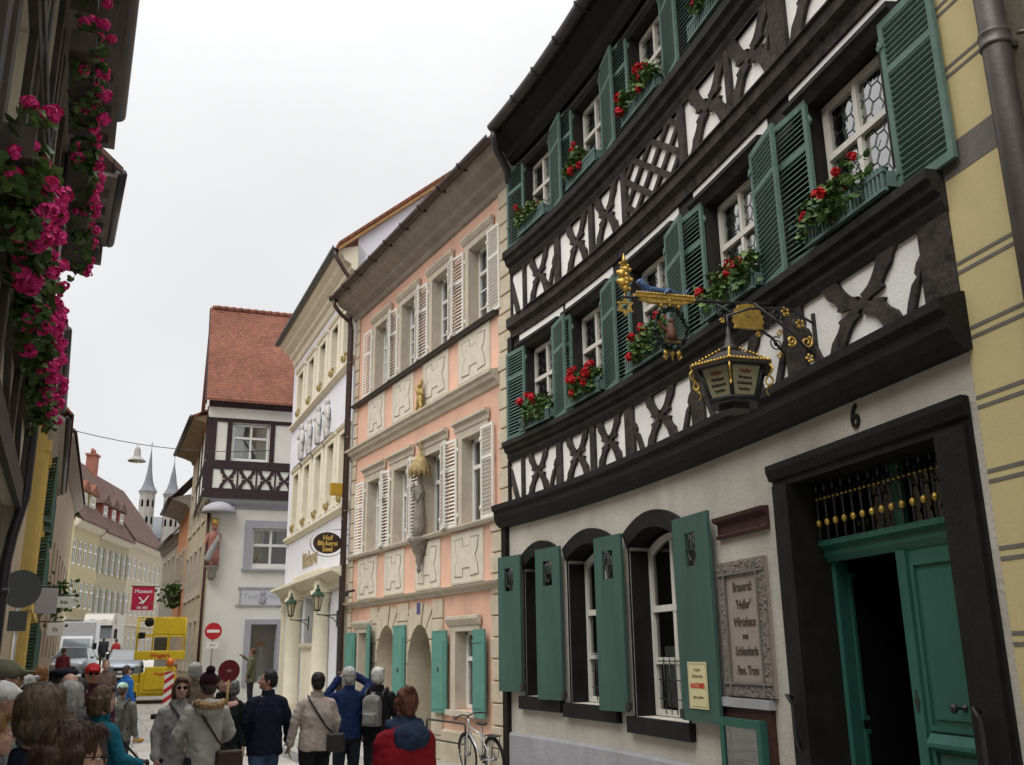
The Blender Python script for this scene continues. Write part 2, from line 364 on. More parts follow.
def carved_band(mb, s0, s1, z0, h, Xs, posts, y0, y1, m=.012, rnd=None):
    "row of curved crosses between posts with leaning legs: the white fields are real openings in the timber"
    Xs = sorted(Xs); P = sorted(posts)
    if P and P[0][0] < Xs[0][0]: mb.box(s0, P[0][0], y0, y1, z0, z0 + h)
    if P and P[-1][0] > Xs[-1][0]:
        e_ = P[-1][0]; mb.box(e_, e_ + P[-1][1] / 2, y0, y1, z0, z0 + h); mb.prism([(s1 - .03, z0 + h * .8), (s1 - .30, z0), (s1 - .17, z0), (s1 - .03, z0 + h * .5)], y0, y1 - .003)
    Z = lambda t: z0 + h * t
    for i, (c, W) in enumerate(Xs):
        lo = [p for p in P if p[0] < c and (i == 0 or p[0] > Xs[i - 1][0])]; hi = [p for p in P if p[0] > c and (i == len(Xs) - 1 or p[0] < Xs[i + 1][0])]
        L = lo[-1] if lo else None; R = hi[0] if hi else None
        a = L[0] if L else (s0 if i == 0 else (Xs[i - 1][0] + c) / 2); b = R[0] if R else (s1 if i == len(Xs) - 1 else (Xs[i + 1][0] + c) / 2)
        pl = L[1] / 2 if L else .03; pr = R[1] / 2 if R else .03
        legl = bool(L and 1 in L[2]); legr = bool(R and -1 in R[2])
        holes = []
        q = W * .64
        def cup(sg):
            up = lambda t: Z(.5 + sg * (t - .5)); pts = []
            ts = [.975, .9, .82, .74, .68, .645]
            wd = [q * (1.0 if t > .95 else max(.12, ((t - .635) / .34) ** .42)) for t in ts]
            left = [(c - w, up(t)) for t, w in zip(ts, wd)]; right = [(c + w, up(t)) for t, w in zip(ts, wd)]
            kn = [(c + .018, up(.625)), (c + .04, up(.60)), (c + .038, up(.575)), (c, up(.555)), (c - .038, up(.575)), (c - .04, up(.60)), (c - .018, up(.625))]
            return left + kn[::-1] + right[::-1]
        holes.append(cup(1)); holes.append(cup(-1))
        for sg, edge, pw, leg in ((-1, a, pl, legl), (1, b, pr, legr)):
            e = edge - sg * pw
            room = abs(e - c)
            def xo(t):
                base = .56 * W + (W * 1.22 - .56 * W) * abs(2 * t - 1) ** 1.3
                return c + sg * base
            inner = []
            for t in (.03, .1, .2, .3, .38, .43, .455, .47, .5, .53, .545, .57, .62, .7, .8, .9, .97):
                x = xo(t)
                if t in (.47, .53): x = c + sg * .34 * W
                if t == .5: x = c + sg * .24 * W
                if t in (.43, .57): x = xo(t) + sg * .045
                if t in (.2, .8): x = x + sg * .035
                inner.append((x, Z(t)))
            lim = lambda x: max(x, e + .0) if sg < 0 else min(x, e - .0)
            outer_ = []
            for t in (.97, .8, .66, .6, .5, .44, .38, .2, .03):
                x = e
                if leg and t < .62: x = e - sg * (.05 + .24 * (1 - t / .62)) + sg * (.05 if t == .44 else 0)
                outer_.append((x, Z(t)))
            # keep a clear strip of white between the cross and the post
            poly = []
            for (x, z) in inner: poly.append(((max(x, e + .02) if sg < 0 else min(x, e - .02)), z))
            for (x, z), t in zip(outer_, (.97, .8, .66, .6, .5, .44, .38, .2, .03)):
                xi = xo(min(max(t, .03), .97)); xx = min(x, xi - .02) if sg < 0 else max(x, xi + .02)
                xx = max(xx, e) if sg < 0 else min(xx, e); poly.append((xx, z))
            w_ = [abs(p[0] - c) for p in poly]
            if room > .16: holes.append(poly)
            if leg: holes.append([(e - sg * .012, Z(.04)), (e - sg * .012, Z(.50)), (e - sg * .17, Z(.04))] if sg < 0 else [(e - sg * .012, Z(.50)), (e - sg * .012, Z(.04)), (e - sg * .17, Z(.04))])
        pierced(mb, [(a + .0008, z0), (b - .0008, z0), (b - .0008, z0 + h), (a + .0008, z0 + h)], holes, y0, y1)
LEAD = mat('lead_came', (.05, .05, .05), .5)
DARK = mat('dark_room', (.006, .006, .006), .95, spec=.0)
GLASS = glass_mat('window_glass', refl=.2); WAVY = glass_mat('old_leaded_glass', (.55, .6, .6), .10, .5)
# ------------------------------------------------------------------ street: flat at first, then climbing
GP = [(-40, 0), (18, 0), (34, .5), (50, .75), (80, 1.95), (140, 2.2), (300, 3.0), (900, 6.0)]
def gz(y):
    for (a, za), (b, zb) in zip(GP, GP[1:]):
        if y <= b:
            t = max(0, (y - a) / (b - a)); return za + (zb - za) * t
    return GP[-1][1]
m = bpy.data.materials.new('street_paving'); m.use_nodes = True; t = m.node_tree; b = t.nodes['Principled BSDF']; b.inputs['Roughness'].default_value = .85; b.inputs['Specular IOR Level'].default_value = .25
g = N(t, 'ShaderNodeTexCoord'); mp = N(t, 'ShaderNodeMapping'); mp.inputs['Rotation'].default_value = (0, 0, .06); t.links.new(g.outputs['Object'], mp.inputs[0])
br = N(t, 'ShaderNodeTexBrick'); br.inputs['Scale'].default_value = 1; br.inputs['Brick Width'].default_value = 1.1; br.inputs['Row Height'].default_value = .7; br.inputs['Mortar Size'].default_value = .012
br.inputs['Color1'].default_value = (.40, .385, .35, 1); br.inputs['Color2'].default_value = (.34, .325, .30, 1); br.inputs['Mortar'].default_value = (.16, .15, .14, 1); t.links.new(mp.outputs[0], br.inputs['Vector'])
n = N(t, 'ShaderNodeTexNoise'); n.inputs['Scale'].default_value = .55; n.inputs['Detail'].default_value = 9; n.inputs['Roughness'].default_value = .68; t.links.new(g.outputs['Object'], n.inputs['Vector'])
r = N(t, 'ShaderNodeMapRange'); r.inputs[1].default_value = .3; r.inputs[2].default_value = .72; r.inputs[3].default_value = .68; r.inputs[4].default_value = 1.2; t.links.new(n.outputs[0], r.inputs[0])
sc_ = N(t, 'ShaderNodeVectorMath', operation='SCALE'); t.links.new(br.outputs[0], sc_.inputs[0]); t.links.new(r.outputs[0], sc_.inputs['Scale']); t.links.new(sc_.outputs[0], b.inputs['Base Color'])
bp = N(t, 'ShaderNodeBump'); bp.inputs['Strength'].default_value = .35; bp.inputs['Distance'].default_value = .01; bp.invert = True; t.links.new(br.outputs['Fac'], bp.inputs['Height']); t.links.new(bp.outputs[0], b.inputs['Normal'])
PAVE = m
mb = MB(); xs_ = [-500, -60, -10, 0, 5, 10, 20, 60, 500]; ys_ = [-60, 0, 10, 18, 26, 34, 42, 50, 58, 66, 74, 80, 100, 140, 220, 300, 600, 900]
V = [(x, y, gz(y)) for y in ys_ for x in xs_]; k = len(xs_)
mb.add(V, [(j * k + i, j * k + i + 1, (j + 1) * k + i + 1, (j + 1) * k + i) for j in range(len(ys_) - 1) for i in range(k - 1)])
tag(mb.build('street', PAVE), kind='structure')
COB = tile_mat('gutter_setts', (.25, .24, .23), (.18, .175, .17), (.08, .08, .075), .16, .11, .8)
for nm, x0, x1 in (('gutter', 5.35, 5.75), ('gutter', 1.9, 2.3)):
    mb = MB()
    V = [(x, y, gz(y) + .004) for y in (10, 18, 26, 34) for x in (x0, x1)]
    mb.add(V, [(2 * j, 2 * j + 1, 2 * j + 3, 2 * j + 2) for j in range(3)]); tag(mb.build(nm, COB), kind='structure')
# ------------------------------------------------------------------ the half-timbered tavern: its front follows the bend of the street
HC = (2.10593052e-05, -7.72635236e-04, -1.20026024e-02, 1.91433548e-01, 7.24148494)
def hx(y):
    d = y - 9; return (((HC[0] * d + HC[1]) * d + HC[2]) * d + HC[3]) * d + HC[4]
_hy = [1 + i * .05 for i in range(301)]; _hs = [0.0]
for a, b in zip(_hy, _hy[1:]): _hs.append(_hs[-1] + hypot(b - a, hx(b) - hx(a)))
def hat(s):
    if s <= 0: return 1 + s * .955, 0
    i = min(int(s / .0515), 299)
    while i < 299 and _hs[i + 1] < s: i += 1
    while i > 0 and _hs[i] > s: i -= 1
    return _hy[i] + (s - _hs[i]) / (_hs[i + 1] - _hs[i]) * .05, 0
def hw(s, o, z):
    y = hat(s)[0]; d = (hx(y + .01) - hx(y - .01)) / .02; q = hypot(1, d); tx, ty = d / q, 1 / q
    return (hx(y) - o * ty, y + o * tx, z)
def hrz(s):
    y = hat(s)[0]; d = (hx(y + .01) - hx(y - .01)) / .02; return math.atan2(1, d)
HS0, HS1 = 3.42, 14.1
U1, U2 = 13.82, 13.46          # the upper floors end a little nearer than the foot of the wall
HB = hw(8.8, -3, 0)
HALL = empty('timbered_house', HB, 0, 'black and white half-timbered tavern with green shutters and open teal double door', 'house')
def hwl(s, o, z):
    p = hw(s, o, z); return (p[0] - HB[0], p[1] - HB[1], p[2])
def hl(s, o, z):
    p = hw(s, o, z); return (p[0] - HB[0], p[1] - HB[1], p[2])
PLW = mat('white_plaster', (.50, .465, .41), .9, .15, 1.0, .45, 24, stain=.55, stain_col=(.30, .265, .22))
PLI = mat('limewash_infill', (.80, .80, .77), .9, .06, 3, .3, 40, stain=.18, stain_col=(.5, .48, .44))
TIM = mat('black_timber', (.024, .021, .019), .75, .5, 5, .7, 14, stretch=(1, 1, .35), stain=.3, stain_col=(.05, .044, .038), spec=.18)
TIMW = mat('weathered_timber', (.042, .036, .032), .82, .55, 7, .8, 16, stain=.55, stain_col=(.105, .092, .08), spec=.15)
BLK = mat('black_paint', (.010, .0095, .009), .6, .35, 4, .3, 25, spec=.2, stain=.25, stain_col=(.04, .035, .03))
TEAL = mat('teal_shutter_paint', (.092, .160, .138), .6, .16, 5, .2, 30, spec=.3, stain=.52, stain_col=(.16, .22, .195))
TEALD = mat('dark_teal_paint', (.045, .098, .082), .6, .18, 3, .25, 30, spec=.25, stretch=(1, 1, .15), stain=.42, stain_col=(.07, .125, .105))
DOORT = mat('teal_door_paint', (.026, .108, .082), .5, .16, 3, .2, 30, spec=.3, stretch=(1, 1, .2), stain=.28, stain_col=(.035, .08, .062))
CREAM = mat('cream_window_paint', (.62, .60, .53), .5, .08, 6, .1, 30)
CURT = mat('net_curtain', (.72, .72, .70), .95, .1, 12)
GREYP = mat('grey_plinth', (.33, .33, .35), .9, .1, 3, .4, 30, stain=.4, stain_col=(.2, .2, .2))
IRON = mat('wrought_iron', (.022, .022, .024), .45, .3, 9, .2, 40, spec=.5)
GOLD = mat('gilding', (.58, .38, .09), .38, .3, 14, .4, 40, metal=.7, stain=.35, stain_col=(.16, .10, .03))
STONE = mat('sandstone_plaque', (.30, .255, .22), .85, .12, 6, .4, 50, stain=.3, stain_col=(.12, .1, .09))
OLIVE = mat('dark_red_brown_wood', (.055, .022, .018), .6, .3, 6, .2, 30)
ROOFD = tile_mat('brown_roof_tiles', (.12, .065, .05), (.085, .05, .042), (.03, .02, .018), .19, .17, .85)
ZINC = mat('dark_zinc_gutter', (.055, .050, .050), .45, .2, 4, .1, 30, metal=.3, spec=.5)
# ground-floor wall
G = [(12.25, 13.4, 1.24, 3.24, .2, .34), (10.5, 11.9, 1.19, 3.24, .21, .34), (8.55, 9.95, 1.10, 3.24, .21, .34), (3.88, 6.03, .12, 3.47, 0, .38)]
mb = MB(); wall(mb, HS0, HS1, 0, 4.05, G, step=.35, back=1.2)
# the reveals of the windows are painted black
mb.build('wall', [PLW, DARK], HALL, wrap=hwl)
mb = MB(); mb.sweep([(.0, 0), (.05, 0), (.05, .62), (.03, .66), (.0, .66)], 6.5, HS1 - .02, 30)
mb.build('plinth', GREYP, HALL, wrap=hwl)
for i, o in enumerate(G[:3]):
    mb = MB(); u0, u1 = o[0] - .13, o[1] + .10; k = 14
    P = [(u0 + (u1 - u0) * j / k, arch_top((u0, u1, 0, 3.43, .22), u0 + (u1 - u0) * j / k)) for j in range(k + 1)]
    Q = [(o[0] + .01 + (o[1] - o[0] - .02) * j / k, arch_top((o[0], o[1], 0, 3.245, .19), o[0] + (o[1] - o[0]) * j / k)) for j in range(k + 1)]
    for j in range(k): mb.prism([P[j], P[j + 1], Q[j + 1], Q[j]], -.30, .055)
    mb.box(o[0] + .003, o[0] + .02, -.33, -.004, o[2], 3.2); mb.box(o[1] - .02, o[1] - .003, -.33, -.004, o[2], 3.2)
    mb.box(o[0] - .02, o[0] - .002, .0, .02, o[2], 3.3); mb.box(o[1] + .002, o[1] + .02, 0, .02, o[2], 3.3)
    mb.build('window_surround', BLK, HALL, wrap=hwl)
    mb = MB(); mb.box(o[0] - .12, o[1] + .14, -.33, .085, o[2] - .20, o[2] - .003, 6); mb.build('window_sill', BLK, HALL, wrap=hwl)
    c = (o[0] + o[1]) / 2; wd = o[1] - o[0] - .06
    mb = MB()
    for q in (-.3, -.15, 0, .15, .3): mb.tube([(c + q, -.21, o[2] + .04), (c + q, -.21, o[2] + .72)], .008, 5)
    for z in (.22, .45, .68): mb.tube([(c - .45, -.21, o[2] + z), (c + .45, -.21, o[2] + z)], .008, 5)
    mb.build('window_grille', IRON, HALL, wrap=hwl)
    w_ = window('window', wd, 3.2 - o[2], CREAM, GLASS, HALL, hl(c, -.25, o[2] + .01), hrz(c), cols=2, rows=(.32, .63), rise=.17, fw=.075, curtain=(.1, .85, 'all', CURT))
# board shutters of the ground floor
def board_shutter(w, h, dz=0):
    mb = MB(); hz, hw_ = h - .62, .2; cx = w * .5
    x0, x1 = cx - .13, cx + .13; z0, z1 = h - .58, h - .2
    mb.box(0, x0, -.02, .02, 0, h); mb.box(x1, w, -.02, .02, 0, h); mb.box(x0, x1, -.02, .02, 0, z0); mb.prism([(x0, z1), (x1, z1), (x1, h + dz), (x0, h + dz * .6)], -.02, .02)
    for z in (h * .1, h * .86): mb.box(.03, w - .03, -.034, -.02, z - .05, z + .05)
    mb.m = 1; zc = (z0 + z1) / 2
    mb.tube([(cx, 0, z0), (cx, 0, z1)], .011, 5); mb.tube([(x0, 0, zc), (x1, 0, zc)], .011, 5)
    mb.tube([(cx + .085 * cos(a * pi / 8), 0, zc + .13 * sin(a * pi / 8)) for a in range(17)], .012, 5)
    mb.box(-.05, .03, -.03, .03, .02, .12)
    return mb
for (u0, u1, z0, z1, f) in ((14.02, 13.36, 1.30, 3.48, 0), (12.66, 11.97, 1.22, 3.48, 0), (10.66, 9.98, 1.15, 3.44, 0), (8.50, 7.62, 1.14, 3.42, 1)):
    mb = board_shutter(abs(u1 - u0), z1 - z0, .0)
    hinge = u1 if not f else u0
    if f: mb.fmap(lambda x, y, z: (-x, y, z)); mb.f = [t[::-1] for t in mb.f]
    rz = hrz(hinge) + (radians(7) if not f else radians(-1)); off = .1
    mb.build('shutter', [TEALD, IRON], HALL, hl(hinge, off, z0), rz)
# main beam and mouldings: swept along the curved front
mb = MB()
mb.sweep([(-.05, 4.0), (.10, 4.0), (.17, 4.06), (.21, 4.16), (.21, 4.26), (.26, 4.30), (.26, 4.38), (.05, 4.45), (-.05, 4.45)], HS0 - .06, HS1 + .02, 40)
mb.build('beam', BLK, HALL, wrap=hwl)
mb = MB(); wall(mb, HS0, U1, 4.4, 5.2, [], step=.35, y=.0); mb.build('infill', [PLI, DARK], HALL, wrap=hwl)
mb = MB()
mb.sweep([(-.1, 5.12), (.04, 5.12), (.08, 5.2), (.08, 5.26), (.13, 5.29), (.15, 5.36), (.19, 5.38), (.19, 5.46), (-.1, 5.47)], HS0 - .03, U1 + .02, 40)
mb.build('moulding', TIM, HALL, wrap=hwl)
# upper walls: black boards with window openings
L1 = [(4.5, 1.12), (6.72, 1.10), (8.87, 1.05), (10.88, 1.0), (12.62, .98)]
mb = MB(); wall(mb, HS0, U1, 5.4, 7.4, [(c - w / 2, c + w / 2, 5.55, 7.02, 0, .16) for c, w in L1], step=.35, back=.9); mb.build('wall', [TIM, DARK], HALL, wrap=hwl)
for c, w in L1:
    mb = MB(); a, b = c - w / 2, c + w / 2
    mb.box(a - .13, a - .002, 0, .035, 5.47, 7.06); mb.box(b + .002, b + .13, 0, .035, 5.47, 7.06); mb.sweep([(0, 7.02), (.05, 7.02), (.10, 7.1), (.13, 7.12), (.13, 7.17), (0, 7.19)], a - .3, b + .3, 5)
    mb.build('window_surround', TIM, HALL, wrap=hwl)
    mb = MB(); mb.box(a - .33, b + .33, 0, .012, 7.19, 7.36, 5); mb.build('infill', PLI, HALL, wrap=hwl)
mb = MB(); mb.sweep([(-.05, 7.37), (.04, 7.37), (.05, 7.5), (.13, 7.56), (.135, 7.72), (-.05, 7.72)], HS0 - .03, U1 - .1, 40); mb.build('beam', TIMW, HALL, wrap=hwl)
mb = MB(); wall(mb, HS0, U2, 7.68, 8.6, [], step=.35, y=.12); mb.build('infill', [PLI, DARK], HALL, wrap=hwl)
mb = MB(); mb.sweep([(-.1, 8.48), (.16, 8.48), (.19, 8.56), (.19, 8.62), (.25, 8.66), (.27, 8.74), (.32, 8.78), (.32, 8.9), (-.1, 8.92)], HS0 - .03, U2 + .02, 40); mb.build('moulding', TIM, HALL, wrap=hwl)
L2 = [(4.3, 1.0), (6.33, 1.0), (8.36, 1.0), (10.37, 1.0), (12.30, .98)]
mb = MB(); wall(mb, HS0, U2, 8.85, 10.75, [(c - w / 2, c + w / 2, 8.98, 10.38, 0, .16) for c, w in L2], step=.35, y=.12, back=.8); mb.build('wall', [TIM, DARK], HALL, wrap=hwl)
for c, w in L2:
    mb = MB(); a, b = c - w / 2, c + w / 2
    mb.box(a - .13, a - .002, .12, .155, 8.92, 10.42); mb.box(b + .002, b + .13, .12, .155, 8.92, 10.42); mb.sweep([(.12, 10.38), (.17, 10.38), (.22, 10.44), (.22, 10.5), (.12, 10.52)], a - .3, b + .3, 5)
    mb.build('window_surround', TIM, HALL, wrap=hwl)
# carved timber bands
mb = MB(); z0, h = 4.44, .70
carved_band(mb, HS0 - .02, U1 - .01, z0, h, [(12.80, .31), (11.42, .33), (10.36, .33), (8.80, .37), (6.80, .42), (4.60, .48)],
    [(12.05, .18, (1,)), (10.90, .16, ()), (9.72, .26, (-1,)), (7.82, .28, (1, -1)), (5.68, .32, (-1, 1)), (3.58, .36, (1,)), (13.36, .10, ())], .001, .04)
mb.build('timber_framing', TIMW, HALL, wrap=hwl)
mb = MB(); z0, h = 7.70, .80
carved_band(mb, 9.34, U2 - .01, z0, h, [(12.38, .31), (10.95, .32), (9.90, .33)], [(11.68, .18, (1,)), (10.43, .16, ()), (12.95, .10, ())], .121, .165)
carved_band(mb, HS0 - .02, 7.48, z0, h, [(6.82, .42), (5.82, .42), (4.55, .44)], [(6.32, .12, ()), (5.24, .28, (1,)), (3.58, .34, (1,))], .121, .165)
mb.box(7.48, 7.60, .121, .166, z0, z0 + h); mb.box(9.22, 9.34, .121, .166, z0, z0 + h)
holes = []; u = .42; w_ = .255
def lat(i, j):       # lattice: diamonds between two sets of slanted laths
    return (8.41 + (i - j) * .27, z0 + h / 2 + (i + j) * .20)
def clip(P):
    out = P
    for ax, lim, sg in ((0, 7.62, 1), (0, 9.20, -1), (1, z0 + .02, 1), (1, z0 + h - .02, -1)):
        q = []
        for k in range(len(out)):
            p, r = out[k], out[(k + 1) % len(out)]; dp, dr = sg * (p[ax] - lim), sg * (r[ax] - lim)
            if dp >= 0: q.append(p)
            if dp * dr < 0: t = dp / (dp - dr); q.append((p[0] + (r[0] - p[0]) * t, p[1] + (r[1] - p[1]) * t))
        out = q
        if len(out) < 3: return []
    return out
for i in range(-6, 7):
    for j in range(-6, 7):
        f = .13; P = [lat(i + f, j + f), lat(i + 1 - f, j + f), lat(i + 1 - f, j + 1 - f), lat(i + f, j + 1 - f)]
        Q = clip(P)
        if len(Q) >= 3 and abs(sum(Q[k][0] * Q[(k + 1) % len(Q)][1] - Q[(k + 1) % len(Q)][0] * Q[k][1] for k in range(len(Q)))) > .004: holes.append(Q)
pierced(mb, [(7.60, z0), (9.22, z0), (9.22, z0 + h), (7.60, z0 + h)], holes, .121, .163)
mb.build('timber_framing', TIMW, HALL, wrap=hwl)
# windows and louvred shutters of the upper floors
w1 = window('window', 1.06, 1.43, CREAM, WAVY, HALL, hl(4.5, -.10, 5.57), hrz(4.5), cols=2, rows=(.6,), fw=.06, lead=.095)
SH = louvre(.66, 1.62, TEAL, name='shutter', parent=HALL)
SH2 = louvre(.62, 1.58, TEAL, name='shutter', parent=HALL)
def shutters(proto, c, w, off, z, aL, aR, first=[1]):
    for side, ang in ((1, aL), (-1, aR)):
        hs = c + side * (w / 2 + .03)
        rz = hrz(hs) + (0 if side > 0 else pi) + (-radians(ang) if side < 0 else radians(ang))
        o = proto if (proto is not None and not proto.get('used')) else dup(proto, HALL)
        proto['used'] = 1
        o.location = hl(hs, off, z); o.rotation_euler = (0, 0, rz)
for i, (c, w) in enumerate(L1):
    if i: dup(w1, HALL, hl(c, -.10, 5.57), hrz(c))
    shutters(SH, c - (.07 if i == 0 else 0), w + (.0 if i == 0 else 0), .07, 5.46, 2, (0, 9, 10, 10, 10)[i])
w2 = window('window', .96, 1.36, CREAM, WAVY, HALL, hl(12.36, .02, 9.0), hrz(12.36), cols=2, rows=(.6,), fw=.06, lead=.095)
for i, (c, w) in enumerate(L2):
    if i < 4: dup(w2, HALL, hl(c, .02, 9.0), hrz(c))
    shutters(SH2, c, w, .19, 8.93, 3, 10)
for o in (SH, SH2):
    for q in [q for q in COL.objects if q.data == o.data]:
        if 'used' in q: del q['used']
# eaves, gutter and roof
mb = MB(); mb.sweep([(.10, 10.62), (.22, 10.62), (.30, 10.72), (.34, 10.84), (.60, 10.98), (.64, 11.06), (.0, 11.3), (-.1, 10.9)], HS0 - .05, 13.3, 40); mb.build('eaves', BLK, HALL, wrap=hwl)
mb = MB(); k = 8
prof = [(.72 + .11 * cos(pi + pi * i / k), 11.12 + .11 * sin(pi + pi * i / k)) for i in range(k + 1)]; prof += [(y * .86 + .72 * .14, z * 1.0 + .012) for y, z in prof[::-1]]
mb.sweep(prof, HS0 - .05, 13.0, 40)
for i in range(10): s = HS0 + .4 + i * .9; mb.box(s - .015, s + .015, .59, .85, 11.0, 11.14)
p = [(12.97, .70, 11.04), (12.99, .69, 10.9), (13.08, .60, 10.72), (13.2, .42, 10.6), (13.36, .24, 10.5), (13.42, .19, 10.3)]
mb.tube(p, .075, 8); mb.build('gutter', ZINC, HALL, wrap=hwl)
mb = MB(); mb.sweep([(.66, 11.16), (.66, 11.11), (-6.5, 17.0), (-6.5, 17.05)], HS0 - .05, 13.02, 24); mb.build('roof', ROOFD, HALL, wrap=hwl)
# dark corner post and pipe beside the neighbour
mb = MB(); mb.box(HS1 - .16, HS1 + .0, .002, .08, .0, 4.0); mb.box(U1 - .16, U1, -.02, .06, 5.45, 7.4); mb.box(U1 - .02, U1 + .06, -.05, .05, 4.45, 5.15); mb.box(U2 - .02, U2 + .08, .05, .13, 7.72, 10.5); mb.build('corner_post', BLK, HALL, wrap=hwl)
# the doorway
mb = MB()
for a, b in ((6.015, 6.34), (3.5, 3.895)): mb.box(a, b, -.37, .03, .12, 3.47); mb.box(a + .03, b - .03, .03, .06, .12, 3.47)
mb.box(3.5, 6.34, -.37, .03, 3.455, 3.68, 6); mb.sweep([(.03, 3.52), (.06, 3.53), (.09, 3.62), (.09, 3.68), (.03, 3.68)], 3.48, 6.36, 6)
mb.build('door_frame', BLK, HALL, wrap=hwl)
mb = MB(); mb.sweep([(-.36, 2.70), (-.30, 2.70), (-.27, 2.76), (-.27, 2.82), (-.22, 2.85), (-.22, 2.9), (-.36, 2.92)], 3.88, 6.03, 6); mb.box(4.87, 5.0, -.39, -.34, 2.9, 3.46)
mb.build('transom', DOORT, HALL, wrap=hwl)
mb = MB(); n = 15
for i in range(n):
    s = 3.98 + i * (1.96 / (n - 1)); mb.tube([(s, -.20, 2.9), (s, -.20, 3.38)], .011, 6); mb.lathe([(.001, -.045), (.018, -.03), (.001, .09)], (s, -.2, 3.4), 6)
    mb.m = 1; mb.ball((s, -.2, 3.06), (.028, .028, .036), 8, 6); mb.ball((s, -.2, 3.29), .016, 8, 6); mb.m = 0
    if i < n - 1: mb.m = 1; mb.ball((s + .07, -.2, 3.29), .013, 8, 6); mb.m = 0; mb.tube([(s, -.2, 3.2), (s + .07, -.2, 3.36), (s + .14, -.2, 3.2)], .006, 5)
mb.build('grille', [IRON, GOLD], HALL, wrap=hwl)
mb = MB(); mb.add([(3.88, -.41, 2.9), (6.03, -.41, 2.9), (6.03, -.41, 3.47), (3.88, -.41, 3.47)], [(3, 2, 1, 0)]); mb.build('pane', glass_mat('dull_glass', (.3, .32, .32), 0, .02), HALL, wrap=hwl)
def door_leaf(w, h, left):
    mb = MB(); t = .03
    mb.box(0, w, -t, t, 0, h)
    for z0_, z1_ in ((.30, 1.02), (1.18, h - .14)):
        x0, x1 = .20, w - .12
        for (a, b, c, d) in ((x0 - .04, x0, z0_, z1_), (x1, x1 + .04, z0_, z1_), (x0 - .04, x1 + .04, z0_ - .04, z0_), (x0 - .04, x1 + .04, z1_, z1_ + .04)):
            for yy in (t, -t): mb.box(a, b, min(yy, yy + (.022 if yy > 0 else -.022)), max(yy, yy + (.022 if yy > 0 else -.022)), c, d)
        mb.box(x0 + .05, x1 - .05, t, t + .014, z0_ + .05, z1_ - .05)
    mb.sweep([(t, .98), (t + .07, 1.02), (t + .07, 1.05), (t + .02, 1.12), (t, 1.12)], .16, w - .08)
    mb.box(.0, .12, t, t + .03, 0, h)
    return mb
d = door_leaf(1.06, 2.58, 0); d.fmap(lambda x, y, z: (-x, y, z)); d.f = [f[::-1] for f in d.f]
dl = d.build('door_leaf', DOORT, HALL, hl(4.96, -.34, .12), hrz(4.45))
mb = MB(); mb.lathe([(.03, 0), (.03, .01), (.012, .015), (.012, .07), (.035, .09), (.04, .11), (.02, .13)], (0, 0, 0), 12); mb.fmap(lambda x, y, z: (x - .60, z + .045, y + 1.33))
mb.prism([(-.06, 1.27), (-.03, 1.35), (-.06, 1.45), (-.09, 1.35)], .061, .068); mb.build('door_knob', IRON, dl)
d = door_leaf(1.04, 2.58, 1); dl = d.build('door_leaf', DOORT, HALL, hl(6.0, -.34, .12), hrz(5.95) + pi + radians(109))
mb = MB(); mb.tube([(.55, .06, 1.0), (.55, .1, 1.02), (.45, .1, 1.02)], .012, 6); mb.build('door_handle', IRON, dl)
for s in (6.2, 3.72):
    mb = MB(); mb.tube([(s, .05, 1.0), (s, .10, 1.1), (s, .10, 1.4), (s, .16, 1.5), (s, .10, 1.46)], .02, 8)
    mb.build('door_holder', IRON, HALL, wrap=hwl)
mb = MB(); mb.box(3.9, 6.0, -1.4, .12, -.02, .12, 4); mb.build('door_step', GREYP, HALL, wrap=hwl)
mb = MB(); add_text(mb, '6', .30, 4.89, .012, 3.76, depth=.008, bold=.004, sx=.9); mb.build('house_number', BLK, HALL, wrap=hwl)
mb = MB(); mb.sweep([(0, 3.08), (.05, 3.08), (.06, 3.11), (.03, 3.13), (.03, 3.24), (.09, 3.27), (.1, 3.31), (0, 3.32)], 6.5, 7.56, 4); mb.build('stone_ledge', OLIVE, HALL, wrap=hwl)
# ------------------------------------------------------------------ salmon pink house with white louvred shutters
def facade(name, x, y, th, label, cat='house'):
    return empty(name, (x, y, 0), pi / 2 - radians(th), label, cat)
PINK = mat('salmon_plaster', (.70, .435, .325), .9, .13, 1.2, .3, 30, stain=.36, stain_col=(.36, .21, .15))
SAND = mat('sandstone', (.52, .455, .345), .88, .12, 3.5, .35, 36, stain=.35, stain_col=(.24, .20, .15))
SANDG = mat('grey_sandstone', (.50, .45, .365), .88, .12, 3.5, .35, 36, stain=.35, stain_col=(.2, .18, .15))
PALE = mat('pale_stone_panel', (.60, .555, .46), .88, .08, 5, .3, 40, stain=.25, stain_col=(.32, .28, .22))
WSH = mat('white_shutter_paint', (.72, .70, .64), .6, .08, 6, .15, 30, stain=.25, stain_col=(.42, .39, .33))
WWIN = mat('white_window_paint', (.66, .66, .64), .5, .06, 6, .1, 30)
COPP = mat('brown_copper_pipe', (.075, .050, .045), .42, .2, 5, .15, 30, metal=.35, spec=.5)
EAVW = mat('grey_brown_eaves', (.30, .265, .225), .8, .2, 3, .3, 20, stretch=(1, .3, 1), stain=.4, stain_col=(.1, .085, .07))
LTEAL = mat('pale_teal_shutter', (.095, .245, .205), .55, .12, 5, .12, 30, stain=.3, stain_col=(.16, .27, .23))
PK = facade('pink_house', 7.85, 14.92, 0, 'salmon pink house with white louvred shutters and stone ornament panels')
C2 = [.95, 2.80, 4.60, 6.35]; C1 = [1.25, 3.10, 4.88, 6.60]; PL = 8.33
ops = [(c - .46, c + .46, 8.12, 9.86, 0, .26) for c in C2] + [(c - .47, c + .47, 4.26, 5.96, 0, .26) for c in C1]
